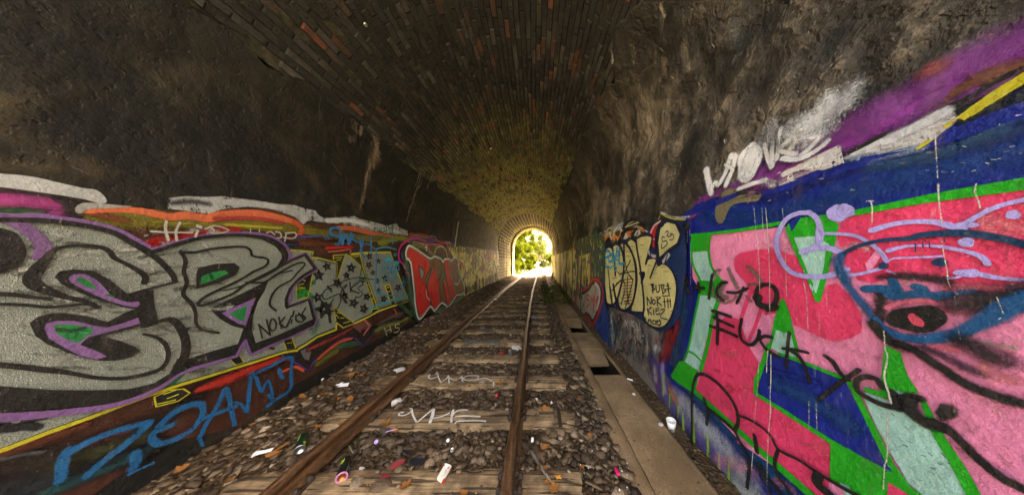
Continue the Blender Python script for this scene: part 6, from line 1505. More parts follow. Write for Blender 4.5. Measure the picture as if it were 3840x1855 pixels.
tagset('graffiti_tag', S, 'light blue handwritten Pavel on the pale bubble letters', 'R5',
       [[352, 450, 350, 370, 372, 348, 390, 380, 355, 400], [400, 375, 378, 390, 380, 430, 402, 420, 404, 380, 405, 435], [412, 360, 425, 430, 440, 330], [430, 395, 455, 375, 440, 350, 425, 400, 455, 425], [460, 330, 458, 440, 490, 440], [350, 470, 380, 465, 390, 480, 410, 460, 440, 470, 425, 495]], 9, (0.02, 0.33, 0.55), 0.2, 0.3, **RT)
tagset('graffiti_tag', S, 'white handwritten SPY NOKIA on the mottled dark paint', 'R5',
       [[275, 345, 258, 355, 262, 380, 275, 392, 262, 425, 250, 430], [288, 360, 280, 420], [286, 365, 305, 360, 302, 385, 282, 395], [308, 350, 312, 375], [318, 338, 306, 410], [250, 470, 246, 520], [252, 472, 262, 520, 268, 470], [278, 490, 272, 512, 284, 508, 282, 490], [292, 460, 288, 510], [308, 465, 292, 488, 305, 515], [298, 455, 302, 435, 312, 432], [318, 470, 312, 510]], 6, (0.52, 0.55, 0.56), 0.3, 0.35, **RT)
tagset('graffiti_tag', S, 'black handwritten BUBI NOKIA KIEZ enero on the pale bubble letter', 'R5',
       [[695, 598, 720, 592, 712, 615, 730, 628, 705, 640], [706, 592, 712, 655], [735, 600, 742, 650, 762, 640, 760, 596], [775, 600, 790, 665], [772, 600, 800, 598, 790, 622, 812, 640, 788, 660], [812, 605, 835, 602], [808, 630, 850, 622], [825, 585, 838, 680], [672, 745, 668, 688], [670, 690, 700, 738, 700, 690], [715, 705, 708, 728, 725, 738, 732, 712, 715, 705], [745, 690, 748, 748], [770, 690, 748, 715, 778, 748], [785, 680, 830, 678], [800, 695, 806, 760], [790, 720, 850, 715], [825, 700, 830, 765], [845, 700, 850, 760], [672, 770, 680, 815], [700, 762, 680, 785, 705, 812], [718, 778, 722, 812], [738, 772, 740, 812, 770, 805], [735, 790, 760, 782], [735, 772, 762, 766], [775, 780, 808, 775, 770, 830, 825, 850], [645, 860, 662, 850, 655, 835, 642, 850, 648, 875, 668, 870], [680, 850, 678, 880], [680, 858, 696, 850, 700, 882], [725, 855, 708, 865, 714, 885, 728, 880], [735, 860, 738, 888], [738, 864, 750, 858], [772, 862, 752, 858, 745, 880, 762, 892, 775, 876, 768, 850]], 7, NVY, 0.15, 0.2, **RT)
# --- silver outlined letter and the worn pale letters towards the far mouth
g = Piece('worn_letter_graffiti', S, 'worn pale letters with dark lines fading towards the far mouth on the right wall')
g.fill(q(-60, 395, 20, 362, 90, 325, 150, 262, 250, 232, 350, 240, 352, 600, 330, 700, 240, 830, 150, 812, 60, 705, -20, 625), (0.07, 0.085, 0.035), A=0.95, Wd=0.15, G=0.5, cut=0.4)
g.fill(q(90, 330, 150, 270, 260, 235, 345, 240, 350, 570, 240, 600, 235, 370, 120, 340), (0.03, 0.075, 0.06), A=0.72, Wd=0.12, G=0.7, cut=0.4)
g.fill(q(-60, 390, 20, 365, 110, 335, 160, 390, 240, 365, 242, 590, 200, 640, 190, 820, 150, 810, 60, 700, -20, 620), (0.70, 0.66, 0.18), A=0.78, Wd=0.12, G=0.8, cut=0.4)
g.fill(q(100, 640, 240, 600, 240, 650, 200, 830, 150, 800, 90, 700), (0.30, 0.29, 0.25), A=0.8, Wd=0.15, G=0.6, cut=0.4)
for i in range(120):
    x, y = rnd.uniform(-40, 238), rnd.uniform(350, 720)
    g.stroke(q(x, y, x + rnd.uniform(-3, 3), y + rnd.uniform(20, 80)), W('R5', rnd.uniform(3, 9)), rnd.choice([(0.02, 0.025, 0.02), (0.05, 0.06, 0.04), (0.70, 0.66, 0.36), (0.66, 0.62, 0.28), (0.55, 0.52, 0.28), (0.02, 0.03, 0.09)]), 0.45, 0.7, rnd.uniform(0.6, 0.9))
for i in range(110):
    x, y = rnd.uniform(100, 340), rnd.uniform(250, 570)
    if y < 330 or x > 240: g.stroke(q(x, y, x + rnd.uniform(-2, 2), y + rnd.uniform(10, 45)), W('R5', rnd.uniform(3, 8)), rnd.choice([(0.55, 0.53, 0.10), (0.24, 0.32, 0.05), (0.01, 0.03, 0.16), (0.02, 0.12, 0.10), (0.5, 0.46, 0.2)]), 0.45, 0.8, 0.8)
for i in range(26):
    x, y = rnd.uniform(-20, 230), rnd.uniform(390, 700)
    g.stroke(q(x, y, x + rnd.uniform(6, 16), y - rnd.uniform(15, 40), x + rnd.uniform(10, 26), y + rnd.uniform(0, 50)), W('R5', rnd.uniform(4, 8)), rnd.choice([(0.45, 0.04, 0.04), (0.03, 0.10, 0.30), (0.55, 0.28, 0.04), (0.03, 0.16, 0.06), (0.75, 0.73, 0.5)]), 0.4, 0.6, 0.75)
for it, ww, col in ((q(60, 390, 55, 520, 65, 680), 7, BLK), (q(105, 340, 108, 500, 100, 700), 7, BLK), (q(130, 390, 150, 400, 140, 620, 125, 760), 11, (0.02, 0.02, 0.08)), (q(150, 600, 140, 660, 128, 760), 8, (0.35, 0.03, 0.02)), (q(172, 470, 168, 620, 172, 810), 7, BLK), (q(180, 420, 175, 520, 170, 600), 9, BLK), (q(35, 380, 40, 640), 14, (0.01, 0.03, 0.09)), (q(240, 370, 245, 480, 240, 600, 210, 640, 190, 640), 8, (0.35, 0.09, 0.03)), (q(200, 550, 190, 480, 205, 450, 215, 520, 205, 560, 198, 540), 7, (0.42, 0.32, 0.02)), (q(10, 400, 12, 600), 10, (0.02, 0.03, 0.06)), (q(95, 350, 110, 330, 130, 345), 5, (0.45, 0.2, 0.03))):
    g.stroke(it, W('R5', ww), col, 0.3, 0.45, 0.9)
g.done(WALL_R)
g = Piece('silver_letter_graffiti', S, 'silver letter with red outline and red SMH above the blue flap')
g.fill(q(330, 545, 352, 600, 360, 740, 385, 820, 422, 900, 432, 1000, 430, 1112, 405, 1105, 372, 1060, 332, 985, 272, 900, 285, 820, 320, 720), (0.006, 0.035, 0.19), A=0.95, Wd=0.15, G=0.4)
for i in range(30):
    x, y = rnd.uniform(300, 415), rnd.uniform(760, 1030)
    g.stroke(q(x, y, x - 6, y + rnd.uniform(20, 60)), W('R5', rnd.uniform(4, 10)), rnd.choice([(0.01, 0.07, 0.25), (0.004, 0.016, 0.10), (0.03, 0.10, 0.28)]), 0.6, 0.7, 0.6)
lt = q(200, 650, 235, 610, 262, 580, 295, 572, 325, 610, 332, 680, 318, 750, 295, 810, 268, 868, 250, 840, 225, 820, 200, 830, 208, 760, 218, 690)
g.fill(lt, (0.38, 0.38, 0.34), M=0.5, G=0.25, smooth=True)
g.stroke(q(190, 650, 232, 620, 262, 575, 295, 568, 330, 610, 336, 680, 320, 752, 298, 815, 268, 875, 245, 840, 215, 815, 196, 838), W('R5', 20), BLK, 0.2, 0.25)
g.stroke(q(186, 640, 228, 612, 258, 566, 296, 558, 336, 605, 344, 682, 326, 756, 304, 820, 268, 885, 240, 850, 215, 825, 194, 850), W('R5', 9), (0.50, 0.02, 0.015), 0.25, 0.3)
g.stroke(q(285, 590, 312, 620, 318, 690, 300, 770), W('R5', 14), (0.55, 0.56, 0.55), 0.4, 0.4, 0.85)
for it in (q(238, 680, 222, 670, 218, 700, 238, 710, 236, 740, 220, 760), q(250, 780, 252, 680, 262, 720, 272, 670, 268, 790), q(288, 620, 280, 700, 275, 800), q(300, 690, 312, 680), q(285, 720, 305, 690), q(310, 690, 292, 740)):
    g.stroke(it, W('R5', 5), (0.42, 0.03, 0.025), 0.25, 0.3)
g.done(WALL_R)
p = Piece('graffiti_tag', S, 'black and white scribbles on the grey wall below the bubble letters')
for it, ww in ((q(465, 870, 455, 840, 470, 815, 485, 845, 470, 870, 460, 960, 475, 1010), 9), (q(440, 880, 455, 960), 7), (q(500, 920, 470, 980, 500, 1000), 10), (q(448, 1050, 470, 1070, 500, 1080, 505, 1040, 520, 1090, 540, 1100), 11), (q(540, 1110, 535, 960, 525, 900, 545, 1000, 560, 1100), 10), (q(500, 1030, 540, 1000), 9), (q(585, 1000, 610, 990, 605, 1040), 8), (q(640, 980, 690, 975), 14), (q(665, 960, 668, 1050, 655, 1110), 10), (q(620, 1020, 660, 1040), 18)):
    p.stroke(T('FULL', *[v for pt in it for v in pt]), W('R5', ww), (0.02, 0.02, 0.02), 0.45, 0.5, 0.85)
for it in (q(515, 890, 518, 855, 530, 890, 534, 850), q(548, 865, 540, 885, 556, 890, 560, 868, 548, 865), q(568, 860, 572, 900), q(585, 862, 570, 882, 590, 905), q(602, 880, 590, 890, 612, 905, 592, 940), q(580, 920, 630, 930), q(615, 900, 620, 960), q(635, 920, 640, 950, 660, 972)):
    p.stroke(it, W('R5', 6), (0.55, 0.56, 0.55), 0.3, 0.3)
for it in (q(420, 820, 440, 900, 430, 960), q(445, 860, 430, 1000), q(400, 790, 430, 830)):
    p.stroke(it, W('R5', 7), (0.10, 0.34, 0.20), 0.4, 0.5, 0.8)
p.stroke(q(870, 850, 850, 900, 800, 1040, 830, 1070), W('R5', 5), (0.01, 0.03, 0.08), 0.3)
p.stroke(q(800, 1045, 850, 1010), W('R5', 6), (0.3, 0.42, 0.5), 0.7, 0.6, 0.6)
p.done(WALL_R)
p = Piece('paint_patches', S, 'patches and smears of old paint on the grey wall below the bubble letters')
for i in range(80):
    x = rnd.uniform(390, 800); yb = 770 + 0.42 * (x - 390)
    y = yb + rnd.uniform(0, 300)
    p.stroke(q(x, y, x + rnd.uniform(-10, 14), y + rnd.uniform(10, 40), x + rnd.uniform(-8, 8), y + rnd.uniform(40, 90)), W('R5', rnd.uniform(6, 26)), rnd.choice([(0.36, 0.34, 0.31), (0.10, 0.095, 0.09), (0.30, 0.16, 0.13), (0.18, 0.17, 0.19), (0.42, 0.38, 0.33), (0.05, 0.09, 0.17), (0.05, 0.05, 0.05)]), 0.7, 1.0, rnd.uniform(0.45, 0.75))
p.done(WALL_R)
# --- cracks and light streaks in the right plaster
p = Piece('plaster_stains', S, 'thin pale cracks and light patches in the right plaster')
U = lambda *a: T('U3', *a)
for it in (U(790, 510, 810, 550, 820, 640, 822, 740, 802, 800, 810, 880, 830, 920, 858, 928, 865, 1000, 872, 1045), U(915, 735, 912, 800, 895, 870, 860, 920), U(880, 1120, 890, 1060), U(905, 1045, 940, 990, 990, 960), U(1085, 290, 1040, 380, 1030, 405, 960, 450, 920, 490), U(1115, 325, 1095, 290), U(1290, 660, 1370, 635, 1450, 605), U(1120, 915, 1160, 870, 1220, 820), U(1777, 285, 1730, 330, 1700, 400, 1660, 450, 1615, 472), U(730, 905, 765, 985), U(600, 960, 650, 1060), U(915, 490, 935, 560), U(1085, 0, 1110, 50, 1115, 130, 1090, 200)):
    p.stroke(it, W('U3', 3), (0.19, 0.17, 0.14), 0.4, 1.0, 0.75)
for it, ww in ((U(1240, 290, 1270, 360, 1270, 430), 60), (U(1030, 480, 1040, 540), 50), (U(1200, 520, 1190, 640, 1220, 700), 70), (U(1100, 400, 1090, 460), 50), (U(1150, 980, 1180, 1040), 60), (U(690, 780, 700, 810), 60), (U(850, 740, 860, 860), 50), (U(880, 300, 900, 400), 40)):
    p.stroke(it, W('U3', ww), (0.17, 0.14, 0.11), 0.8, 0.8, 0.55)
p.stroke(U(1095, 0, 1110, 40, 1120, 70), W('U3', 30), (0.26, 0.20, 0.17), 0.6, 0.8, 0.7)
p.stroke(U(730, 320, 745, 400), W('U3', 18), (0.28, 0.25, 0.24), 0.7, 0.9, 0.6)
p.stroke(U(1560, 180, 1640, 300, 1620, 370), W('U3', 90), (0.10, 0.11, 0.11), 0.9, 0.95, 0.5)
p.stroke(T('R5', 82, 115, 95, 170, 105, 235), W('R5', 5), (0.4, 0.38, 0.30), 0.3, 0.3)
for i in range(24):
    x, y = rnd.uniform(2250, 3300), rnd.uniform(60, 700)
    if y < 760 - 0.42 * (x - 2500) or x < 2500:
        p.stroke([(x, y), (x + rnd.uniform(-5, 8), y + rnd.uniform(4, 16))], rnd.uniform(2, 4), (0.33, 0.29, 0.24), 0.3, 0.5, 0.8)
p.done(WALL_R)
# ------------------------------------------------------------------ writing on the sleepers (children of the sleepers they are on)
def plank_tag(pts_list, w, col, label, crop, y_ref):
    s = sleeper_at(y_ref)
    inv = s.matrix_basis.inverted()
    V, F, C, A = [], [], [], []
    lay = 0.004
    for it in pts_list:
        ww = w
        if isinstance(it, tuple): ww, it = it
        P = [floor_at(x, y, 0.004) for x, y in spline(T(crop, *it), False, 5)]
        n = len(P); lay += 0.0003
        for i, p in enumerate(P):
            t = (P[min(i + 1, n - 1)] - P[max(i - 1, 0)]); t.z = 0; t.normalize()
            nn = Vector((-t.y, t.x, 0)); h = ww / 2
            for v, a in ((-1.3, 0), (-0.6, 1), (0.6, 1), (1.3, 0)):
                q_ = p + nn * h * v; q_.z = lay + 0.0002 * i / n + 0.004
                V.append(inv @ q_); C.append((*col, 1)); A.append((a * 0.85 if 0 < i < n - 1 else a * 0.4, 0.5, 0.75, 0))
        k0 = len(V) - 4 * n
        for i in range(n - 1):
            for j in range(3): F.append((k0 + i * 4 + j, k0 + (i + 1) * 4 + j, k0 + (i + 1) * 4 + j + 1, k0 + i * 4 + j + 1))
    me = bpy.data.meshes.new('handwriting'); me.from_pydata([tuple(v) for v in V], [], F); me.materials.append(M_PAINT)
    for nm, d in (('Col', C), ('pa', A)):
        a = me.color_attributes.new(nm, 'FLOAT_COLOR', 'POINT'); a.data.foreach_set('color', np.array(d, np.float32).ravel())
    o = link(bpy.data.objects.new('handwriting', me), s); o['label'] = label
CHK = (0.62, 0.60, 0.56)
plank_tag([[1290, 1080, 1255, 1078, 1228, 1095, 1240, 1112, 1300, 1110, 1370, 1070, 1380, 1035, 1350, 1030], [1380, 1035, 1395, 1110, 1440, 1200], [1440, 1200, 1530, 1120, 1640, 1030], (0.035, [1640, 1030, 1620, 1120, 1590, 1210]), [1600, 1150, 1720, 1130, 1830, 1080], (0.026, [1870, 1040, 1850, 1110, 1840, 1200]), [1840, 1130, 1880, 1085, 1930, 1055, 2010, 1050, 2040, 1060], [1880, 1130, 2000, 1120, 2190, 1130], [1890, 1225, 1900, 1190, 2000, 1178, 2200, 1178, 2255, 1190]], 0.02, CHK, 'white chalky handwriting on the nearest whole sleeper', 'F4', 2.1)
plank_tag([[1600, 632, 1575, 655, 1600, 685, 1680, 660, 1690, 630], [1685, 640, 1700, 690, 1730, 740], [1730, 720, 1790, 680, 1810, 635], [1810, 640, 1815, 700, 1815, 745], [1815, 670, 1870, 700, 1930, 690, 1970, 650], [1970, 650, 1965, 690, 1980, 725], [2140, 690, 2160, 655, 2060, 650, 1990, 670, 1990, 695, 2060, 705, 2140, 695, 2240, 680, 2330, 720], [2165, 735, 2200, 725, 2225, 740], [2335, 720, 2335, 780]], 0.02, CHK, 'white chalky handwriting on the second sleeper', 'F4', 2.76)
plank_tag([[2060, 230, 2005, 240, 2020, 270, 2070, 255, 2060, 230, 2100, 240, 2150, 270], [2150, 270, 2110, 280, 2110, 250, 2170, 240, 2220, 265, 2250, 240, 2290, 265], [2380, 235, 2290, 245, 2380, 260, 2290, 280, 2370, 285, 2440, 275]], 0.016, (0.03, 0.26, 0.42), 'light blue scribble on a middle sleeper', 'F4', 4.07)
plank_tag([[2160, 100, 2240, 95, 2190, 115, 2300, 110], [2280, 105, 2370, 120, 2420, 112, 2480, 118], [2475, 100, 2470, 130]], 0.016, (0.03, 0.26, 0.42), 'light blue line scribbled on a sleeper past the middle', 'F4', 4.72)
plank_tag([[1880, 385, 1860, 420, 1900, 445, 2060, 400, 2150, 420, 2050, 445, 1960, 390, 1920, 430]], 0.02, (0.06, 0.065, 0.035), 'faded dark green scribble on the third sleeper', 'F4', 3.42)

# ------------------------------------------------------------------ ballast
protos = []
for s in range(12):
    bm = bmesh.new(); r = random.Random(100 + s); ax = (r.uniform(0.9, 1.4), r.uniform(0.6, 1.0), r.uniform(0.18, 0.36))
    for _ in range(11):
        d = Vector((r.gauss(0, 1), r.gauss(0, 1), r.gauss(0, 1))).normalized() * r.uniform(0.8, 1.15)
        bm.verts.new((d.x * ax[0], d.y * ax[1], d.z * ax[2] * 1.25))
    res = bmesh.ops.convex_hull(bm, input=bm.verts[:])
    bmesh.ops.delete(bm, geom=[v for v in bm.verts if not v.link_faces], context='VERTS')
    bmesh.ops.triangulate(bm, faces=bm.faces[:]); bmesh.ops.recalc_face_normals(bm, faces=bm.faces[:]); bm.verts.index_update()
    protos.append((np.array([tuple(v.co) for v in bm.verts]), np.array([[v.index for v in f.verts] for f in bm.faces]))); bm.free()
def rot_mats(n, tilt):
    yaw = nrg.uniform(0, 2 * math.pi, n); tx = nrg.normal(0, tilt, n); ty = nrg.normal(0, tilt, n)
    cz, sz, cx, sx, cy, sy = np.cos(yaw), np.sin(yaw), np.cos(tx), np.sin(tx), np.cos(ty), np.sin(ty)
    Z = np.zeros((n, 3, 3)); Z[:, 0, 0] = cz; Z[:, 0, 1] = -sz; Z[:, 1, 0] = sz; Z[:, 1, 1] = cz; Z[:, 2, 2] = 1
    X = np.zeros((n, 3, 3)); X[:, 0, 0] = 1; X[:, 1, 1] = cx; X[:, 1, 2] = -sx; X[:, 2, 1] = sx; X[:, 2, 2] = cx
    Yr = np.zeros((n, 3, 3)); Yr[:, 1, 1] = 1; Yr[:, 0, 0] = cy; Yr[:, 0, 2] = sy; Yr[:, 2, 0] = -sy; Yr[:, 2, 2] = cy
    return X @ Yr @ Z
sl_y = np.array([o.location.y for o in SLP])
def scatter(n, xa, xb, ya, yb, r0, r1, lift, tilt=0.35):
    x = nrg.uniform(xa, xb, n); y = nrg.uniform(ya, yb, n)
    dy = np.abs(y[:, None] - sl_y[None]).min(1)
    on = (dy < 0.135) & (x > -2.12) & (x < 0.37)
    rail = np.minimum(np.abs(x - (TR - GA)), np.abs(x - (TR + GA))) < 0.075
    dens = 0.42 + 0.9 * fbm(x * 1.1, y * 1.1, 41, 3)
    left = np.clip((-1.9 - x) / 0.6, 0, 1)
    keep = (nrg.random(n) < np.where(on, np.where(dy > 0.10, 0.3, 0.03), 1) * np.where(rail, 0.03, 1) * np.clip(dens, 0, 1) * (1 - 0.35 * left))
    x, y, on = x[keep], y[keep], on[keep]
    r = r0 + (r1 - r0) * nrg.random(len(x)) ** 2.2
    r = np.where(on, r * 0.6, r)
    xw = x + bend(np.clip(y, 0, 60))
    z = np.where(on, 0.0, gz(xw, y)) + nrg.uniform(0.0, lift, len(x)) * np.where(on, 0.15, 1)
    return np.stack([xw, y, z], 1), r, tilt
def rocks(sets):
    Vs, Fs, k0 = [], [], 0
    for P, r, tilt in sets:
        M = rot_mats(len(P), tilt); which = nrg.integers(0, len(protos), len(P))
        for q_, (pv, pf) in enumerate(protos):
            sel = which == q_
            if not sel.any(): continue
            v = np.einsum('nij,vj->nvi', M[sel], pv) * r[sel][:, None, None] + P[sel][:, None, :]
            m = len(v); Fs.append((pf[None] + (np.arange(m) * len(pv))[:, None, None]).reshape(-1, 3) + k0)
            Vs.append(v.reshape(-1, 3)); k0 += m * len(pv)
    return np.concatenate(Vs), np.concatenate(Fs)
sets = [scatter(5600, -2.72, 0.70, 0.9, 3.6, 0.022, 0.066, 0.02, 0.14), scatter(11000, -2.72, 0.70, 0.9, 3.4, 0.005, 0.024, 0.018, 0.4), scatter(4500, -2.72, 0.70, 3.4, 8, 0.03, 0.065, 0.025, 0.15), scatter(9000, -2.72, 0.70, 3.4, 8, 0.012, 0.034, 0.022), scatter(9000, -2.72, 0.72, 8, 16, 0.022, 0.06, 0.04), scatter(5000, -2.72, 1.3, 16, 36, 0.03, 0.085, 0.05), scatter(1800, -2.72, 0.7, -2, 0.9, 0.03, 0.06, 0.04), scatter(900, 1.28, 1.44, 0.9, 12, 0.006, 0.028, 0.01), scatter(3000, -2.74, -2.3, 2.0, 14, 0.012, 0.05, 0.03)]
Vr, Fr = rocks(sets)
b_ob = link(bpy.data.objects.new('ballast', fast_mesh('ballast', Vr, Fr, M_STONE)))
tag(b_ob, 'dusty brown and grey ballast stones between and beside the sleepers', 'ballast', None, 'stuff')
# dust and grit scattered on the concrete lids
sets = [(np.stack([nrg.uniform(0.7, 1.44, 500) , (yy_ := nrg.uniform(0.9, 9, 500)), np.full(500, -0.014)], 1), nrg.uniform(0.003, 0.011, 500), 0.5)]
Vg, Fg = rocks(sets)
tag(link(bpy.data.objects.new('grit', fast_mesh('grit', Vg, Fg, M_STONE))), 'crumbs of grit lying on the concrete channel lids', 'grit', None, 'stuff')

# ------------------------------------------------------------------ single stones, leaves and litter
def on_ground(px, py, lift=0.03, crop=None):
    if crop: px, py = T(crop, px, py)[0]
    z = -0.05
    for _ in range(6):
        p = floor_at(px, py, z + lift)
        z = float(gz(p.x, p.y))
        if min(abs(p.y - s.location.y) for s in SLP) < 0.13 and -2.12 < p.x < 0.36: z = -0.02
        if 0.69 < p.x - float(bend(p.y)) < 1.28: z = -0.012 - lift + 0.002
    p.z = z + lift
    return p
def stone(crop, x, y, size, label, seed, mat=None):
    bm = bmesh.new(); bmesh.ops.create_icosphere(bm, subdivisions=3, radius=1.0)
    r = random.Random(seed); off = r.uniform(0, 50)
    for v in bm.verts:
        n_ = float(fbm(np.array([v.co.x * 1.6 + off]), np.array([v.co.y * 1.6 + v.co.z * 1.3]), seed)[0])
        v.co *= 0.7 + 0.65 * n_
        v.co = Vector((v.co.x * size[0], v.co.y * size[1], v.co.z * size[2]))
    o = bm_obj('stone', bm, mat or M_QUARTZ)
    o.location = on_ground(x, y, size[2] * 0.35, crop); o.rotation_euler = (r.uniform(-0.2, 0.2), r.uniform(-0.2, 0.2), r.uniform(0, 3))
    return tag(o, label, 'stone')
stone('F1', 1825, 160, (0.062, 0.048, 0.032), 'white rough stone at the left end of the nearest whole sleeper', 1)
stone('F4', 1230, 585, (0.085, 0.05, 0.035), 'white lumpy stone leaning on the left rail', 2)
stone('F2', 1700, 270, (0.05, 0.035, 0.02), 'pale flat stone against the channel edge', 3)
stone('F2', 1660, 830, (0.04, 0.022, 0.014), 'oval grey stone on the dirt right of the right rail', 4, M_STONE)
stone('F1', 1420, 940, (0.04, 0.016, 0.012), 'long pale chip near the black can with pink ring', 5)
stone('F4', 415, 600, (0.085, 0.035, 0.022), 'pale flat stone at the foot of the left wall', 6)
stone('F1', 1640, 1140, (0.07, 0.05, 0.03), 'large flat grey stone in front of the nearest sleeper end', 7, M_STONE)
stone('F1', 1380, 1120, (0.055, 0.045, 0.025), 'rounded grey stone beside the black spray can', 8, M_STONE)
stone('F5', 1050, 1105, (0.10, 0.07, 0.05), 'big pale stone beside the right rail', 9)
stone('F2', 2420, 420, (0.026, 0.02, 0.012), 'small white crumb on the dirt by the right wall', 10)
stone('F2', 2105, 65, (0.02, 0.02, 0.012), 'little cream stone lying on a channel lid', 11)
def leaf_mesh(kind, seed):
    r = random.Random(seed); bm = bmesh.new(); n = 20
    c = bm.verts.new((0, 0, 0)); ring = []
    for i in range(n):
        t = 2 * math.pi * i / n
        if kind == 'maple': rr = 0.62 + 0.38 * abs(math.cos(2.5 * t)) + r.uniform(-0.06, 0.06); sx = sy = 1.0
        else: rr = 1 + r.uniform(-0.05, 0.05); sx, sy = 1.0, 0.5 + 0.08 * math.sin(t * 5)
        x, y = rr * math.cos(t) * sx, rr * math.sin(t) * sy
        ring.append(bm.verts.new((x, y, 0)))
    mid = [bm.verts.new((v.co.x * 0.55, v.co.y * 0.55, 0)) for v in ring]
    for i in range(n):
        j = (i + 1) % n
        bm.faces.new((c, mid[i], mid[j])); bm.faces.new((mid[i], ring[i], ring[j], mid[j]))
    cu = r.uniform(0.35, 0.75); tw = r.uniform(-0.4, 0.4)
    for v in bm.verts:
        v.co.z = cu * (v.co.y ** 2) + tw * v.co.x * v.co.y + 0.25 * v.co.x ** 2 * r.uniform(0.7, 1.2) + 0.04 * math.sin(v.co.x * 9)
    for f in bm.faces: f.smooth = True
    me = bpy.data.meshes.new('dead_leaf'); bm.to_mesh(me); bm.free(); me.materials.append(M_DEAD)
    return me
leaf_me = [leaf_mesh('maple' if s % 2 else 'oval', s) for s in range(8)]
def leaf(p, size, label, rz, group=None, k=0, tilt=0.25):
    o = link(bpy.data.objects.new('dead_leaf', leaf_me[k % 8])); o.location = p; o.scale = (size,) * 3
    o.rotation_euler = (rnd.uniform(-tilt, tilt), rnd.uniform(-tilt, tilt), rz)
    return tag(o, label, 'leaf', group)
for crop, x, y, sz, k, lab in (('F2', 1075, 255, 0.055, 1, 'orange maple leaf between the right rail and the channel'), ('F1', 470, 700, 0.055, 0, 'brown curled leaf beside the dark green can'), ('F1', 390, 765, 0.045, 2, 'rusty brown leaf next to the white paper scrap'), ('F1', 1285, 130, 0.06, 4, 'broad brown leaf left of the left rail'), ('F4', 1500, 585, 0.06, 3, 'tan leaf inside the left rail by the second sleeper'), ('F1', 1690, 420, 0.05, 5, 'brown maple leaf in front of the nearest whole sleeper'), ('F1', 1800, 490, 0.045, 6, 'orange leaf under the lilac stick'), ('F4', 540, 510, 0.07, 7, 'upright brown leaf at the foot of the left wall'), ('F1', 720, 105, 0.055, 2, 'crumpled yellow brown leaf near the wall foot'), ('F4', 2400, 740, 0.05, 4, 'dark orange leaf at the right end of the second sleeper'), ('F2', 1300, 150, 0.03, 3, 'small red brown leaf near the orange maple leaf'), ('F4', 670, 640, 0.05, 1, 'dark red leaf on the dark dirt by the left wall')):
    leaf(on_ground(x, y, 0.035, crop), sz, lab, rnd.uniform(0, 6), None, k)
for i in range(90):
    y = 1.3 + 10.5 * rnd.random() ** 1.6
    x = rnd.choice([rnd.uniform(-2.65, 0.6), rnd.uniform(-2.65, -1.8), rnd.uniform(0.0, 0.66)])
    xw = x + float(bend(y))
    leaf(Vector((xw, y, float(gz(xw, y)) + rnd.uniform(0.035, 0.05))), rnd.uniform(0.018, 0.042), 'brown dead leaf %s, %s of the tunnel' % ('left of the rails' if x < -1.68 else 'between the rails' if x < -0.18 else 'right of the rails', 'nearest part' if y < 2.6 else 'near part' if y < 5 else 'middle' if y < 8 else 'far part'), rnd.uniform(0, 6), 'brown leaves scattered over the track bed', i)
# spray cans
def spray_can(p_base, p_top, m_body, m_ring, m_cup, label, prints=()):
    L = 0.195; r = 0.034
    t = empty('spray_can'); tag(t, label, 'spray can', 'empty spray cans on the ballast')
    bm = bmesh.new()
    bm_lathe(bm, [(r, 0.006), (r, L - 0.035), (r * 0.97, L - 0.030), (r * 0.80, L - 0.012), (0.018, L - 0.004)], 32)
    b = bm_obj('body', bm, m_body, t)
    bm = bmesh.new()
    bm_lathe(bm, [(r + 0.0012, 0.010), (r + 0.0016, 0.003), (r - 0.003, 0.0), (r - 0.006, 0.003), (0.0255, 0.005), (0.025, 0.007)], 32)
    bm_obj('base_ring', bm, m_ring, t)
    bm = bmesh.new()
    bm_lathe(bm, [(0.0255, 0.004), (0.019, 0.009), (0.010, 0.014), (0.004, 0.0155), (0, 0.016)], 28)
    bm_obj('base_dome', bm, m_cup, t)
    bm = bmesh.new()
    bm_lathe(bm, [(0.018, L - 0.006), (0.0185, L), (0.014, L + 0.002), (0.006, L - 0.002), (0.004, L + 0.008), (0, L + 0.008)], 20)
    bm_obj('valve', bm, M_STEEL, t)
    for (z0, z1, a0, a1, m) in prints:
        bm = bmesh.new(); vs = []
        for z in (z0, z1):
            vs.append([bm.verts.new(((r + 0.0006) * math.cos(a0 + (a1 - a0) * i / 8), (r + 0.0006) * math.sin(a0 + (a1 - a0) * i / 8), z + 0.006 * math.sin(i))) for i in range(9)])
        for i in range(8): bm.faces.new((vs[0][i], vs[0][i + 1], vs[1][i + 1], vs[1][i]))
        bm_obj('printed_mark', bm, m, t)
    d = (p_top - p_base).normalized()
    t.location = p_base; t.rotation_euler = d.to_track_quat('Z', 'Y').to_euler()
    return t
def lie(crop, xb, yb, xt, yt, r=0.034):
    return on_ground(xb, yb, 0.012 + r, crop), on_ground(xt, yt, 0.014 + r, crop)
a, b = lie('F1', 695, 718, 752, 545); spray_can(a, b, M_CANG, M_STEEL, M_STEEL, 'dark green spray can with silver base lying left of the left rail', [(0.10, 0.17, 0.3, 0.9, M_LIME), (0.02, 0.05, 2.0, 2.6, M_LIME)])
a, b = lie('F1', 1185, 1045, 1262, 790); spray_can(a, b, M_CANB, M_PINKC, M_COPPER, 'black spray can with pink base ring lying between the rails', [(0.11, 0.15, 0.6, 1.3, M_LIME), (0.03, 0.07, 2.7, 3.0, M_BLUEP), (0.02, 0.17, 0.25, 0.32, M_LIME)])
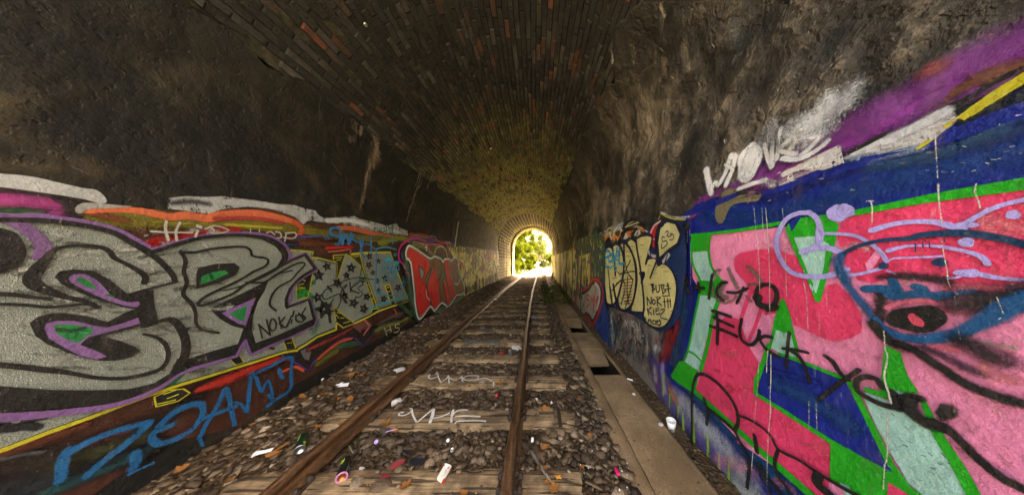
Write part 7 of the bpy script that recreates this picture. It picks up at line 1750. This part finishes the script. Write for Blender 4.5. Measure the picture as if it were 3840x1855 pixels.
# cigarette packet: white box, red roof with a white point, small picture and text lines
t = empty('cigarette_packet'); tag(t, 'crushed red and white cigarette packet lying between the rails', 'cigarette packet')
bm = bmesh.new(); bm_box(bm, (0.056, 0.088, 0.022), Matrix(), 0.002)
for v in bm.verts:
    if v.co.y < 0: v.co.z += 0.004 * math.sin(v.co.x * 160); v.co.x *= 0.94
bm_obj('box', bm, M_CREAM, t)
def flat(name, pts, m, z, parent):
    bm = bmesh.new(); bm.faces.new([bm.verts.new((x, y, z)) for x, y in pts]); return bm_obj(name, bm, m, parent)
flat('red_chevron', [(-0.027, 0.036), (-0.027, 0.018), (0.027, 0.018), (0.027, 0.036), (0.0, 0.021)], M_RED, 0.0116, t)
flat('white_point', [(-0.027, 0.0425), (-0.027, 0.0375), (0.0, 0.0222), (0.027, 0.0375), (0.027, 0.0425)], M_WHITE, 0.0118, t)
flat('warning_picture', [(-0.026, 0.017), (-0.026, -0.006), (0.016, -0.006), (0.016, 0.017)], simple('picture_print', (0.16, 0.27, 0.36), 0.5, 0, 0.9, 90), 0.0118, t)
for k in range(4): flat('text_line', [(0.0195 + 0.0022 * (k % 3), 0.014 - 0.001), (0.0195 + 0.0022 * (k % 3), -0.03 + 0.004 * k), (0.0205 + 0.0022 * (k % 3), -0.03 + 0.004 * k), (0.0205 + 0.0022 * (k % 3), 0.013)], M_BLACKP, 0.0119 + 0.0001 * k, t)
for k in range(3): flat('text_line', [(-0.02, -0.014 - 0.007 * k), (-0.02, -0.0155 - 0.007 * k), (0.012, -0.0155 - 0.007 * k), (0.012, -0.014 - 0.007 * k)], M_MAROON, 0.0118, t)
bm = bmesh.new(); bm_box(bm, (0.05, 0.03, 0.002), Matrix.Translation((-0.004, -0.055, -0.004)) @ Matrix.Rotation(0.5, 4, 'X'), 0.0005); bm_obj('torn_flap', bm, M_CREAM, t)
bm = bmesh.new(); bm_box(bm, (0.004, 0.03, 0.018), Matrix.Translation((0.028, -0.045, -0.002)), 0.0005); bm_obj('red_edge', bm, M_RED, t)
t.location = on_ground(2385, 975, 0.045, 'F1'); t.rotation_euler = (R(24), R(-8), R(-24))
# white cup by the right wall
t = empty('paper_cup'); tag(t, 'white paper cup standing on the dirt at the foot of the right wall', 'cup')
bm = bmesh.new()
bm_lathe(bm, [(0, 0.004), (0.028, 0.004), (0.028, 0.0), (0.030, 0.0), (0.040, 0.096), (0.0385, 0.096), (0.0295, 0.006), (0, 0.006)], 32)
bm_obj('cup_wall', bm, M_WHITE, t)
bm = bmesh.new(); bm_lathe(bm, [(0.0385, 0.094), (0.0415, 0.095), (0.0420, 0.098), (0.0395, 0.0985), (0.0380, 0.096)], 32); bm_obj('rolled_rim', bm, M_WHITE, t)
t.location = on_ground(1075, 1160, 0.006, 'W5'); t.rotation_euler = (0.10, -0.12, 0)
# assorted litter
def slab(name, crop, x, y, pts, th, mat, label, cat, rz=0.0, tilt=(0.1, 0.1), lift=0.045):
    bm = bmesh.new(); f = bm.faces.new([bm.verts.new((a_, b_, 0.003 * math.sin(a_ * 90))) for a_, b_ in pts])
    rr = bmesh.ops.extrude_face_region(bm, geom=[f])
    for v in rr['geom']:
        if isinstance(v, bmesh.types.BMVert): v.co.z += th
    bmesh.ops.recalc_face_normals(bm, faces=bm.faces)
    o = bm_obj(name, bm, mat); o.location = on_ground(x, y, lift, crop); o.rotation_euler = (tilt[0], tilt[1], rz)
    return tag(o, label, cat)
slab('plastic_shard', 'F1', 1840, 880, [(-0.035, -0.03), (-0.01, -0.045), (0.035, 0.02), (0.03, 0.045), (-0.005, 0.02), (-0.04, -0.01)], 0.003, M_MAROON, 'dark red plastic shard on the ballast behind the black can', 'plastic shard', -0.3, (0.3, 0.2))
slab('plastic_shard', 'F1', 1695, 1020, [(-0.03, -0.008), (0.03, -0.012), (0.025, 0.01), (-0.02, 0.014)], 0.004, M_MAROON, 'small dark red splinter beside the large grey stones', 'plastic shard', 0.2)
slab('paper_scrap', 'F1', 265, 740, [(-0.05, -0.03), (-0.02, -0.012), (0.05, -0.01), (0.055, 0.02), (0.01, 0.012), (-0.045, 0.018), (-0.055, 0.0)], 0.001, M_PAPER, 'torn white paper scrap left of the dark green can', 'paper scrap', 0.5, (0.25, 0.1))
slab('paper_scrap', 'F4', 585, 752, [(-0.05, -0.025), (0.05, -0.015), (0.045, 0.03), (-0.045, 0.02)], 0.001, M_WHITE, 'small white card lying in the dark dirt by the left wall', 'paper scrap', 0.3, (0.4, 0.1))
slab('paper_scrap', 'F4', 530, 740, [(-0.012, -0.03), (0.012, -0.02), (0.02, 0.04), (0.0, 0.03)], 0.001, M_WHITE, 'thin white strip next to the small white card', 'paper scrap', -0.4, (0.2, 0.5))
slab('paper_scrap', 'F4', 335, 685, [(-0.02, -0.01), (0.015, -0.015), (0.012, 0.018)], 0.001, M_WHITE, 'tiny white scrap near the flat stone by the left wall', 'paper scrap', 0.0, (0.4, 0.3))
slab('paper_scrap', 'F2', 1145, 165, [(-0.016, -0.016), (0.018, -0.006), (-0.002, 0.02)], 0.001, M_PAPER, 'white folded corner of paper right of the orange leaf', 'paper scrap', 0.3, (0.6, 0.3))
slab('paper_scrap', 'F2', 970, 125, [(-0.02, 0.01), (0.008, -0.018), (0.014, 0.012)], 0.001, M_PAPER, 'pale three cornered scrap left of the orange leaf', 'paper scrap', 0.1, (0.5, 0.2))
slab('paper_scrap', 'F2', 920, 600, [(-0.01, -0.016), (0.012, -0.012), (0.012, 0.016), (-0.008, 0.018)], 0.001, M_PAPER, 'little crumpled white scrap in front of the packing board', 'paper scrap', 0.1, (0.7, 0.2))
slab('dark_rag', 'F1', 2060, 850, [(-0.05, -0.02), (0.0, -0.035), (0.05, -0.02), (0.055, 0.012), (0.02, 0.035), (-0.02, 0.02), (-0.05, 0.01)], 0.012, M_BLACKP, 'black crumpled rag behind the cigarette packet', 'rag', 0.1, (0.2, 0.1))
slab('leather_strip', 'F1', 1945, 745, [(-0.045, 0.012), (-0.02, 0.02), (0.05, -0.012), (0.04, -0.025), (-0.01, -0.008)], 0.008, M_BLACKP, 'short dark strip above the dark red shard', 'strip', 0.1, (0.1, 0.1))
slab('bottle_label', 'F5', 880, 1160, [(-0.04, -0.02), (0.03, -0.025), (0.045, 0.0), (0.02, 0.025), (-0.03, 0.02)], 0.004, M_RED, 'red crushed wrapper on the ballast before the third sleeper', 'wrapper', 0.2, (0.5, 0.2))
slab('wrapper', 'F4', 1700, 148, [(-0.03, -0.02), (0.03, -0.02), (0.04, 0.02), (-0.02, 0.025)], 0.003, M_ORANGEP, 'small yellow wrapper left of the left rail', 'wrapper', 0.3, (0.3, 0.2))
slab('wrapper', 'F2', 1225, 1035, [(-0.02, 0.012), (-0.012, 0.0), (-0.02, -0.012), (0.0, -0.006), (0.02, -0.014), (0.014, 0.0), (0.02, 0.014), (0.0, 0.006)], 0.002, M_ORANGEP, 'amber sweet wrapper near the thin grey stick', 'wrapper', 0.3, (0.3, 0.2), 0.05)
slab('plastic_sheet', 'F5', 805, 525, [(-0.09, -0.03), (0.0, -0.06), (0.08, -0.03), (0.05, 0.05), (-0.02, 0.03), (-0.07, 0.04)], 0.004, M_PAPER, 'crumpled whitish plastic sheet against the left rail', 'plastic sheet', 0.3, (0.4, 0.3), 0.08)
slab('plastic_bit', 'F2', 505, 85, [(-0.012, -0.016), (0.008, -0.016), (0.014, 0.0), (0.006, 0.018), (-0.014, 0.014)], 0.006, M_RED, 'little red ring pull on the ballast between the rails', 'plastic bit', 0.2, (0.6, 0.2))
slab('plastic_bit', 'F5', 1255, 755, [(-0.05, -0.02), (0.05, -0.025), (0.05, 0.02), (-0.05, 0.02)], 0.01, M_BLUEP, 'flat blue packet beside a sleeper right of the rails', 'packet', 0.1, (0.1, 0.1))
slab('plastic_bit', 'F5', 1140, 497, [(-0.05, -0.03), (0.05, -0.02), (0.04, 0.03), (-0.04, 0.03)], 0.01, M_LILACP, 'pale blue packet on a sleeper far down the track', 'packet', 0.1, (0.1, 0.1))
# bottle caps and glassy discs
def disc(crop, x, y, r, mat, label, cat, tilt):
    bm = bmesh.new(); bm_lathe(bm, [(0, 0.004), (r * 0.55, 0.004), (r * 0.62, 0.007), (r * 0.85, 0.006), (r, 0.0), (r * 1.06, -0.005), (r * 0.98, -0.005), (r * 0.6, 0.0), (0, 0.0)], 20)
    o = bm_obj('crown_cork', bm, mat); o.location = on_ground(x, y, 0.05, crop); o.rotation_euler = tilt
    return tag(o, label, cat)
disc('F1', 1590, 620, 0.016, M_LILACP, 'pale grey bottle cap tilted between the stones', 'bottle cap', (0.8, 0.4, 0))
disc('F1', 2475, 715, 0.017, M_STEEL, 'shiny metal bottle cap above the cigarette packet', 'bottle cap', (0.5, 0.1, 0))
disc('F1', 2425, 605, 0.014, M_WHITE, 'white bottle cap between the rails before the sleeper', 'bottle cap', (0.7, -0.4, 0))
# drink can, lilac stick, grey stick, white tube, lighter
t = empty('drink_can'); tag(t, 'dull grey drink can standing by the big pale stone', 'drink can')
bm = bmesh.new(); bm_lathe(bm, [(0, 0), (0.024, 0), (0.033, 0.012), (0.033, 0.10), (0.027, 0.115)], 24); bm_obj('body', bm, M_GREYCAN, t)
bm = bmesh.new(); bm_lathe(bm, [(0.027, 0.115), (0.028, 0.118), (0.025, 0.118), (0.024, 0.112), (0, 0.112)], 24); bm_obj('lid', bm, M_STEEL, t)
t.location = on_ground(992, 1195, 0.02, 'F5'); t.rotation_euler = (0.15, -0.25, 0)
def rod(name, pa, pb, rad, mat, label, cat):
    o = empty(name) if False else None
    bm = bmesh.new(); mid = (pa + pb) / 2
    bm_tube(bm, [pa - mid, (pa - mid) * 0.3 + Vector((0, 0, 0.002)), (pb - mid) * 0.4, pb - mid], rad, 8)
    o = bm_obj(name, bm, mat); o.location = mid
    return tag(o, label, cat)
rod('drinking_straw', on_ground(1695, 510, 0.07, 'F1'), on_ground(1825, 475, 0.075, 'F1'), 0.003, M_LILACP, 'lilac straw lying on brown leaves before the nearest whole sleeper', 'straw')
rod('stick', on_ground(880, 700, 0.055, 'F2'), on_ground(1140, 1085, 0.055, 'F2'), [0.016, 0.015, 0.013, 0.006], M_STICK, 'long grey stick slanting right of the right rail', 'stick')
rod('stick', on_ground(1265, 665, 0.055, 'F1'), on_ground(1320, 750, 0.055, 'F1'), 0.004, M_STICK, 'short pale twig behind the black can', 'stick')
rod('stick', on_ground(380, 458, 0.01, 'W5'), on_ground(470, 472, 0.01, 'W5'), 0.007, M_STICK, 'thin twig on the short lid between the two openings', 'stick')
rod('white_tube', on_ground(730, 765, 0.012, 'W5'), on_ground(775, 778, 0.012, 'W5'), 0.011, M_WHITE, 'flattened white tube on the dirt right of the channel', 'tube')
t = empty('lighter'); tag(t, 'hot pink lighter beside the concrete channel', 'lighter')
bm = bmesh.new(); bm_lathe(bm, [(0, -0.036), (0.010, -0.034), (0.0125, -0.026), (0.0125, 0.010), (0.010, 0.018), (0, 0.018)], 16, Matrix.Diagonal((1, 0.6, 1, 1))); bm_obj('body', bm, M_HOT, t)
bm = bmesh.new(); bm_lathe(bm, [(0, 0.0185), (0.009, 0.0185), (0.009, 0.030), (0.006, 0.034), (0, 0.034)], 16, Matrix.Diagonal((1, 0.6, 1, 1))); bm_obj('metal_cap', bm, M_MAROON, t)
pa, pb = on_ground(1925, 1000, 0.055, 'F2'), on_ground(1885, 915, 0.055, 'F2')
t.location = (pa + pb) / 2; t.rotation_euler = (pb - pa).to_track_quat('Z', 'Y').to_euler()
# shoe at the channel edge (only its toe is in view)
t = empty('shoe'); tag(t, 'dark laced shoe standing by the concrete channel, only its toe in view', 'shoe')
def loft(name, secs, mat, parent, n=16):
    bm = bmesh.new(); rings = []
    for (y, wd, z0, z1) in secs:
        rings.append([bm.verts.new((wd * math.copysign(abs(math.cos(2 * math.pi * i / n)) ** 0.7, math.cos(2 * math.pi * i / n)), y, (z0 + z1) / 2 + (z1 - z0) / 2 * math.copysign(abs(math.sin(2 * math.pi * i / n)) ** 0.8, math.sin(2 * math.pi * i / n)))) for i in range(n)])
    for a_, b_ in zip(rings, rings[1:]):
        for i in range(n): bm.faces.new((a_[i], a_[(i + 1) % n], b_[(i + 1) % n], b_[i])).smooth = True
    bm.faces.new(rings[0][::-1]); bm.faces.new(rings[-1]); bmesh.ops.recalc_face_normals(bm, faces=bm.faces)
    return bm_obj(name, bm, mat, parent)
loft('upper', [(0.10, 0.012, 0.02, 0.035), (0.09, 0.030, 0.016, 0.052), (0.06, 0.042, 0.014, 0.064), (0.01, 0.046, 0.014, 0.080), (-0.05, 0.042, 0.014, 0.100), (-0.10, 0.038, 0.014, 0.115), (-0.16, 0.036, 0.014, 0.120), (-0.185, 0.022, 0.016, 0.115)], M_NAVY, t)
loft('sole', [(0.107, 0.014, 0.0, 0.016), (0.095, 0.034, 0.0, 0.018), (0.06, 0.046, 0.0, 0.018), (0.0, 0.048, 0.0, 0.018), (-0.10, 0.041, 0.0, 0.020), (-0.17, 0.038, 0.0, 0.022), (-0.192, 0.024, 0.0, 0.022)], M_BLACKP, t)
for k in range(5):
    bm = bmesh.new(); y = 0.04 - 0.022 * k; z = 0.068 + 0.0075 * k
    bm_tube(bm, [(-0.026, y, z - 0.006), (0, y + 0.004, z + 0.006), (0.026, y, z - 0.006)], 0.003, 6); bm_obj('lace', bm, M_GREYCAN, t)
pz_ = floor_at(*T('F2', 2070, 1180)[0], -0.02); t.location = (pz_.x, pz_.y - 0.09, -0.045)
# broken shards and white flecks on the dirt right of the rail
for i in range(12):
    x, y = rnd.uniform(1380, 2100), rnd.uniform(680, 1200)
    bm = bmesh.new(); s_ = rnd.uniform(0.004, 0.011)
    vs = [bm.verts.new((s_ * rnd.uniform(0.4, 1) * math.cos(a_), s_ * rnd.uniform(0.2, 0.8) * math.sin(a_), rnd.uniform(0, 0.004))) for a_ in (0, 1.2, 2.4, 3.6, 5)]
    f = bm.faces.new(vs); rr = bmesh.ops.extrude_face_region(bm, geom=[f])
    for v in rr['geom']:
        if isinstance(v, bmesh.types.BMVert): v.co.z += 0.002
    o = bm_obj('white_fleck', bm, M_WHITE); o.location = on_ground(x, y, 0.045, 'F2'); o.rotation_euler = (rnd.uniform(-0.4, 0.4), rnd.uniform(-0.4, 0.4), rnd.uniform(0, 6))
    tag(o, 'small white paint fleck on the dirt right of the right rail', 'fleck', 'white flecks right of the rail')
# small discs on the vault
for crop, x, y, r_, lab in (('U2', 830, 158, 0.02, 'oval grey metal disc fixed to the dark vault'), ('U2', 1670, 987, 0.022, 'small round white disc fixed to the vault')):
    sd_, y_, u_ = hit(*T(crop, x, y)[0])
    ang = (u_ - ZS) / RAD; tt = ang if sd_ > 0 else math.pi - ang
    bm = bmesh.new(); bm_lathe(bm, [(0, 0.03), (r_ * 0.4, 0.03), (r_ * 0.7, 0.026), (r_, 0.024), (r_, 0.0)], 18)
    o = bm_obj('wall_disc', bm, M_STEEL if r_ < 0.021 else M_WHITE); o.matrix_world = brick_frame(y_, tt); tag(o, lab, 'disc')
# ------------------------------------------------------------------ outdoors beyond the far mouth (and behind the camera)
def leaves_mesh(name, centers, n, spread, size, mat, seed, clump=7):
    r = np.random.default_rng(seed)
    cs = np.asarray(centers)
    per = max(1, n // clump)
    base = cs[r.integers(0, len(cs), per)]
    d = r.normal(0, 1, (per, 3)); d /= np.linalg.norm(d, axis=1)[:, None]
    cl = base[:, :3] + d * (base[:, 3:4] * r.random((per, 1)) ** 0.45)
    P = np.repeat(cl, clump, 0) + r.normal(0, spread, (per * clump, 3))
    m = len(P); s = size * r.uniform(0.6, 1.3, m)
    a = r.normal(0, 1, (m, 3)); a /= np.linalg.norm(a, axis=1)[:, None]
    b = np.cross(a, r.normal(0, 1, (m, 3))); b /= np.linalg.norm(b, axis=1)[:, None]
    V = np.stack([P - a * s[:, None], P + b * s[:, None] * 0.55, P + a * s[:, None], P - b * s[:, None] * 0.55], 1).reshape(-1, 3)
    F = np.arange(m * 4).reshape(m, 4)
    return fast_mesh(name, V, F, mat)
def tree(x, y, h, spread, seed, label, mat=None, name='tree', leaves=2600, lean=0.0, trunk_r=0.09, low=0.35, leaf=0.11, group=None):
    r = random.Random(seed); z0 = float(gz(x, y)) - 0.1
    t = empty(name, (x, y, z0)); tag(t, label, 'tree' if 'tree' in name else 'shrub', group)
    bm = bmesh.new()
    top = Vector((lean, r.uniform(-0.2, 0.2), h * 0.9))
    tp = [Vector((0, 0, 0)), Vector((lean * 0.2 + r.uniform(-0.08, 0.08), 0, h * 0.3)), Vector((lean * 0.55, r.uniform(-0.1, 0.1), h * 0.6)), top]
    bm_tube(bm, tp, [trunk_r, trunk_r * 0.75, trunk_r * 0.45, 0.012], 8)
    cs = []
    nb = 11
    for i in range(nb):
        f = low + (1 - low) * (i + 0.5) / nb
        base = tp[0].lerp(tp[1], min(1, f / 0.33)) if f < 0.33 else tp[1].lerp(tp[2], (f - 0.33) / 0.34) if f < 0.67 else tp[2].lerp(tp[3], (f - 0.67) / 0.33)
        a = i * 2.4 + r.uniform(-0.4, 0.4); ln = spread * (1.05 - 0.6 * abs(f - 0.5)) * r.uniform(0.6, 1.1)
        end = base + Vector((math.cos(a) * ln, math.sin(a) * ln, ln * r.uniform(0.2, 0.7)))
        bm_tube(bm, [base, base.lerp(end, 0.5) + Vector((0, 0, 0.06)), end], [trunk_r * 0.35, trunk_r * 0.22, 0.006], 5)
        for q in (0.45, 0.75, 1.0):
            c = base.lerp(end, q); cs.append((c.x, c.y, c.z, spread * r.uniform(0.22, 0.42)))
    cs.append((top.x, top.y, top.z, spread * 0.35))
    bm_obj('trunk', bm, M_BARK, t)
    link(bpy.data.objects.new('crown', leaves_mesh('crown', cs, leaves, spread * 0.07, leaf, mat or M_LEAF, seed)), t)
    return t
tree(-2.9, 27.0, 6.2, 1.9, 1, 'dense yellow green tree close outside the far opening on the left', leaves=9000, low=0.06)
tree(-1.6, 30.0, 4.2, 1.3, 2, 'low bushy green tree left of the track outside', leaves=6000, low=0.03, trunk_r=0.05)
tree(-4.5, 36.0, 8.0, 2.6, 3, 'tall broad tree behind the yellow green one', leaves=14000, low=0.05)
tree(-1.6, 42.0, 8.0, 2.0, 4, 'slim tree with a thin straight trunk left of the rails end', leaves=7000, low=0.18, trunk_r=0.07)
tree(0.2, 46.0, 8.5, 1.9, 5, 'thin trunked young tree in the middle of the view outside', leaves=3200, low=0.3, trunk_r=0.07)
tree(1.7, 50.0, 7.5, 1.7, 6, 'second young tree with pale pinkish leaves', M_LEAF2, leaves=3400, low=0.2, trunk_r=0.06)
tree(3.6, 47.0, 2.6, 1.5, 7, 'round dark green bush at the right of the far opening', leaves=3200, low=0.02, name='shrub', trunk_r=0.05)
tree(5.2, 52.0, 5.2, 1.5, 8, 'thin pale tree against the white sky at the right', M_LEAF2, leaves=1400, low=0.35, trunk_r=0.05)
tree(-0.6, 39.0, 2.2, 1.2, 9, 'low green bush standing behind the end of the rails', leaves=3200, low=0.02, name='shrub', trunk_r=0.03)
tree(1.6, 43.0, 1.5, 1.0, 10, 'small pale flowering bush past the track end', M_LEAF2, leaves=2000, low=0.02, name='shrub', trunk_r=0.03)
tree(-2.6, 24.8, 1.7, 0.9, 11, 'bright green weeds bush beside the left edge of the far mouth', leaves=3000, low=0.02, name='shrub', trunk_r=0.02, leaf=0.05)
tree(-7.5, 48.0, 9.0, 3.2, 12, 'big tree far back on the left', leaves=13000, low=0.05)
tree(-3.0, 58.0, 11.0, 3.2, 13, 'tall pale tree far behind the young trees', M_LEAF2, leaves=11000, low=0.06)
tree(6.5, 60.0, 3.4, 2.4, 14, 'far low thicket at the right edge of the opening', leaves=3500, low=0.02, name='shrub')
tree(1.2, 66.0, 7.0, 3.0, 15, 'hazy far tree in the centre of the opening', M_LEAF, leaves=9000, low=0.03)
# behind the camera: a few trees at the far side of the open yard
for i, (x, y, h, s) in enumerate(((-14.0, -34.0, 7.5, 3.0), (12.0, -36.0, 7.0, 3.0))):
    tree(x, y, h, s, 40 + i, ['broad green tree far behind the viewer on the left', 'broad green tree far behind the viewer on the right'][i], leaves=2500, low=0.08)
# ground cover outside and weeds around the far end of the channel
r = np.random.default_rng(5)
def cover(n, xa, xb, ya, yb, hmax, size, mat, name, label, seed):
    rr = np.random.default_rng(seed); x = rr.uniform(xa, xb, n); y = rr.uniform(ya, yb, n)
    k = fbm(x * 1.2, y * 0.8, seed) > 0.46; x, y = x[k], y[k]; x = x + bend(np.clip(y, 0, 60))
    z = gz(x, y) + rr.random(len(x)) ** 1.5 * hmax + 0.02
    P = np.stack([x, y, z], 1); m = len(P); s = size * rr.uniform(0.5, 1.3, m)
    a = rr.normal(0, 1, (m, 3)); a[:, 2] = np.abs(a[:, 2]); a /= np.linalg.norm(a, axis=1)[:, None]
    b = np.cross(a, rr.normal(0, 1, (m, 3))); b /= np.linalg.norm(b, axis=1)[:, None]
    V = np.stack([P - a * s[:, None], P + b * s[:, None] * 0.6, P + a * s[:, None], P - b * s[:, None] * 0.6], 1).reshape(-1, 3)
    return tag(link(bpy.data.objects.new(name, fast_mesh(name, V, np.arange(m * 4).reshape(m, 4), mat))), label, 'weeds', None, 'stuff')
cover(9000, -5, 6, 33, 47, 0.5, 0.06, M_LEAF, 'undergrowth', 'low green plants where the track leaves the view', 3)
cover(2500, -6, 7, 38, 52, 0.5, 0.06, M_LEAF2, 'undergrowth', 'pale flowering plants beyond the green strip outside', 4)
cover(2600, 0.25, 1.42, 7.5, 15.5, 0.10, 0.035, M_WEED, 'weeds', 'dark ivy weeds around the far part of the cable channel', 5)
cover(900, -2.5, 0.3, 8.0, 19, 0.05, 0.03, M_WEED, 'weeds', 'small weeds between the far sleepers', 6)
cover(1800, -3.2, -2.0, 22.0, 30, 0.45, 0.05, M_LEAF, 'undergrowth', 'bright green weeds along the left side outside', 7)
# dark stump by the right wall near the far mouth
bm = bmesh.new()
bm_tube(bm, [(0, 0, -0.05), (0.02, 0, 0.18), (-0.03, 0.02, 0.34), (0.01, 0, 0.52)], [0.11, 0.09, 0.075, 0.04], 9)
bm_tube(bm, [(0.0, 0, 0.3), (0.12, 0.02, 0.42), (0.16, 0, 0.56)], [0.05, 0.04, 0.02], 7)
bm_tube(bm, [(0.0, 0, 0.15), (-0.12, 0, 0.2), (-0.17, 0.02, 0.16)], [0.05, 0.035, 0.02], 7)
o = bm_obj('tree_stump', bm, M_BARK); o.location = (1.32 + float(bend(17.8)) - 0.15, 17.8, 0.05); tag(o, 'dark forked stump by the right wall near the far opening', 'stump')
# rail-side pale litter far down the track is left to the ballast
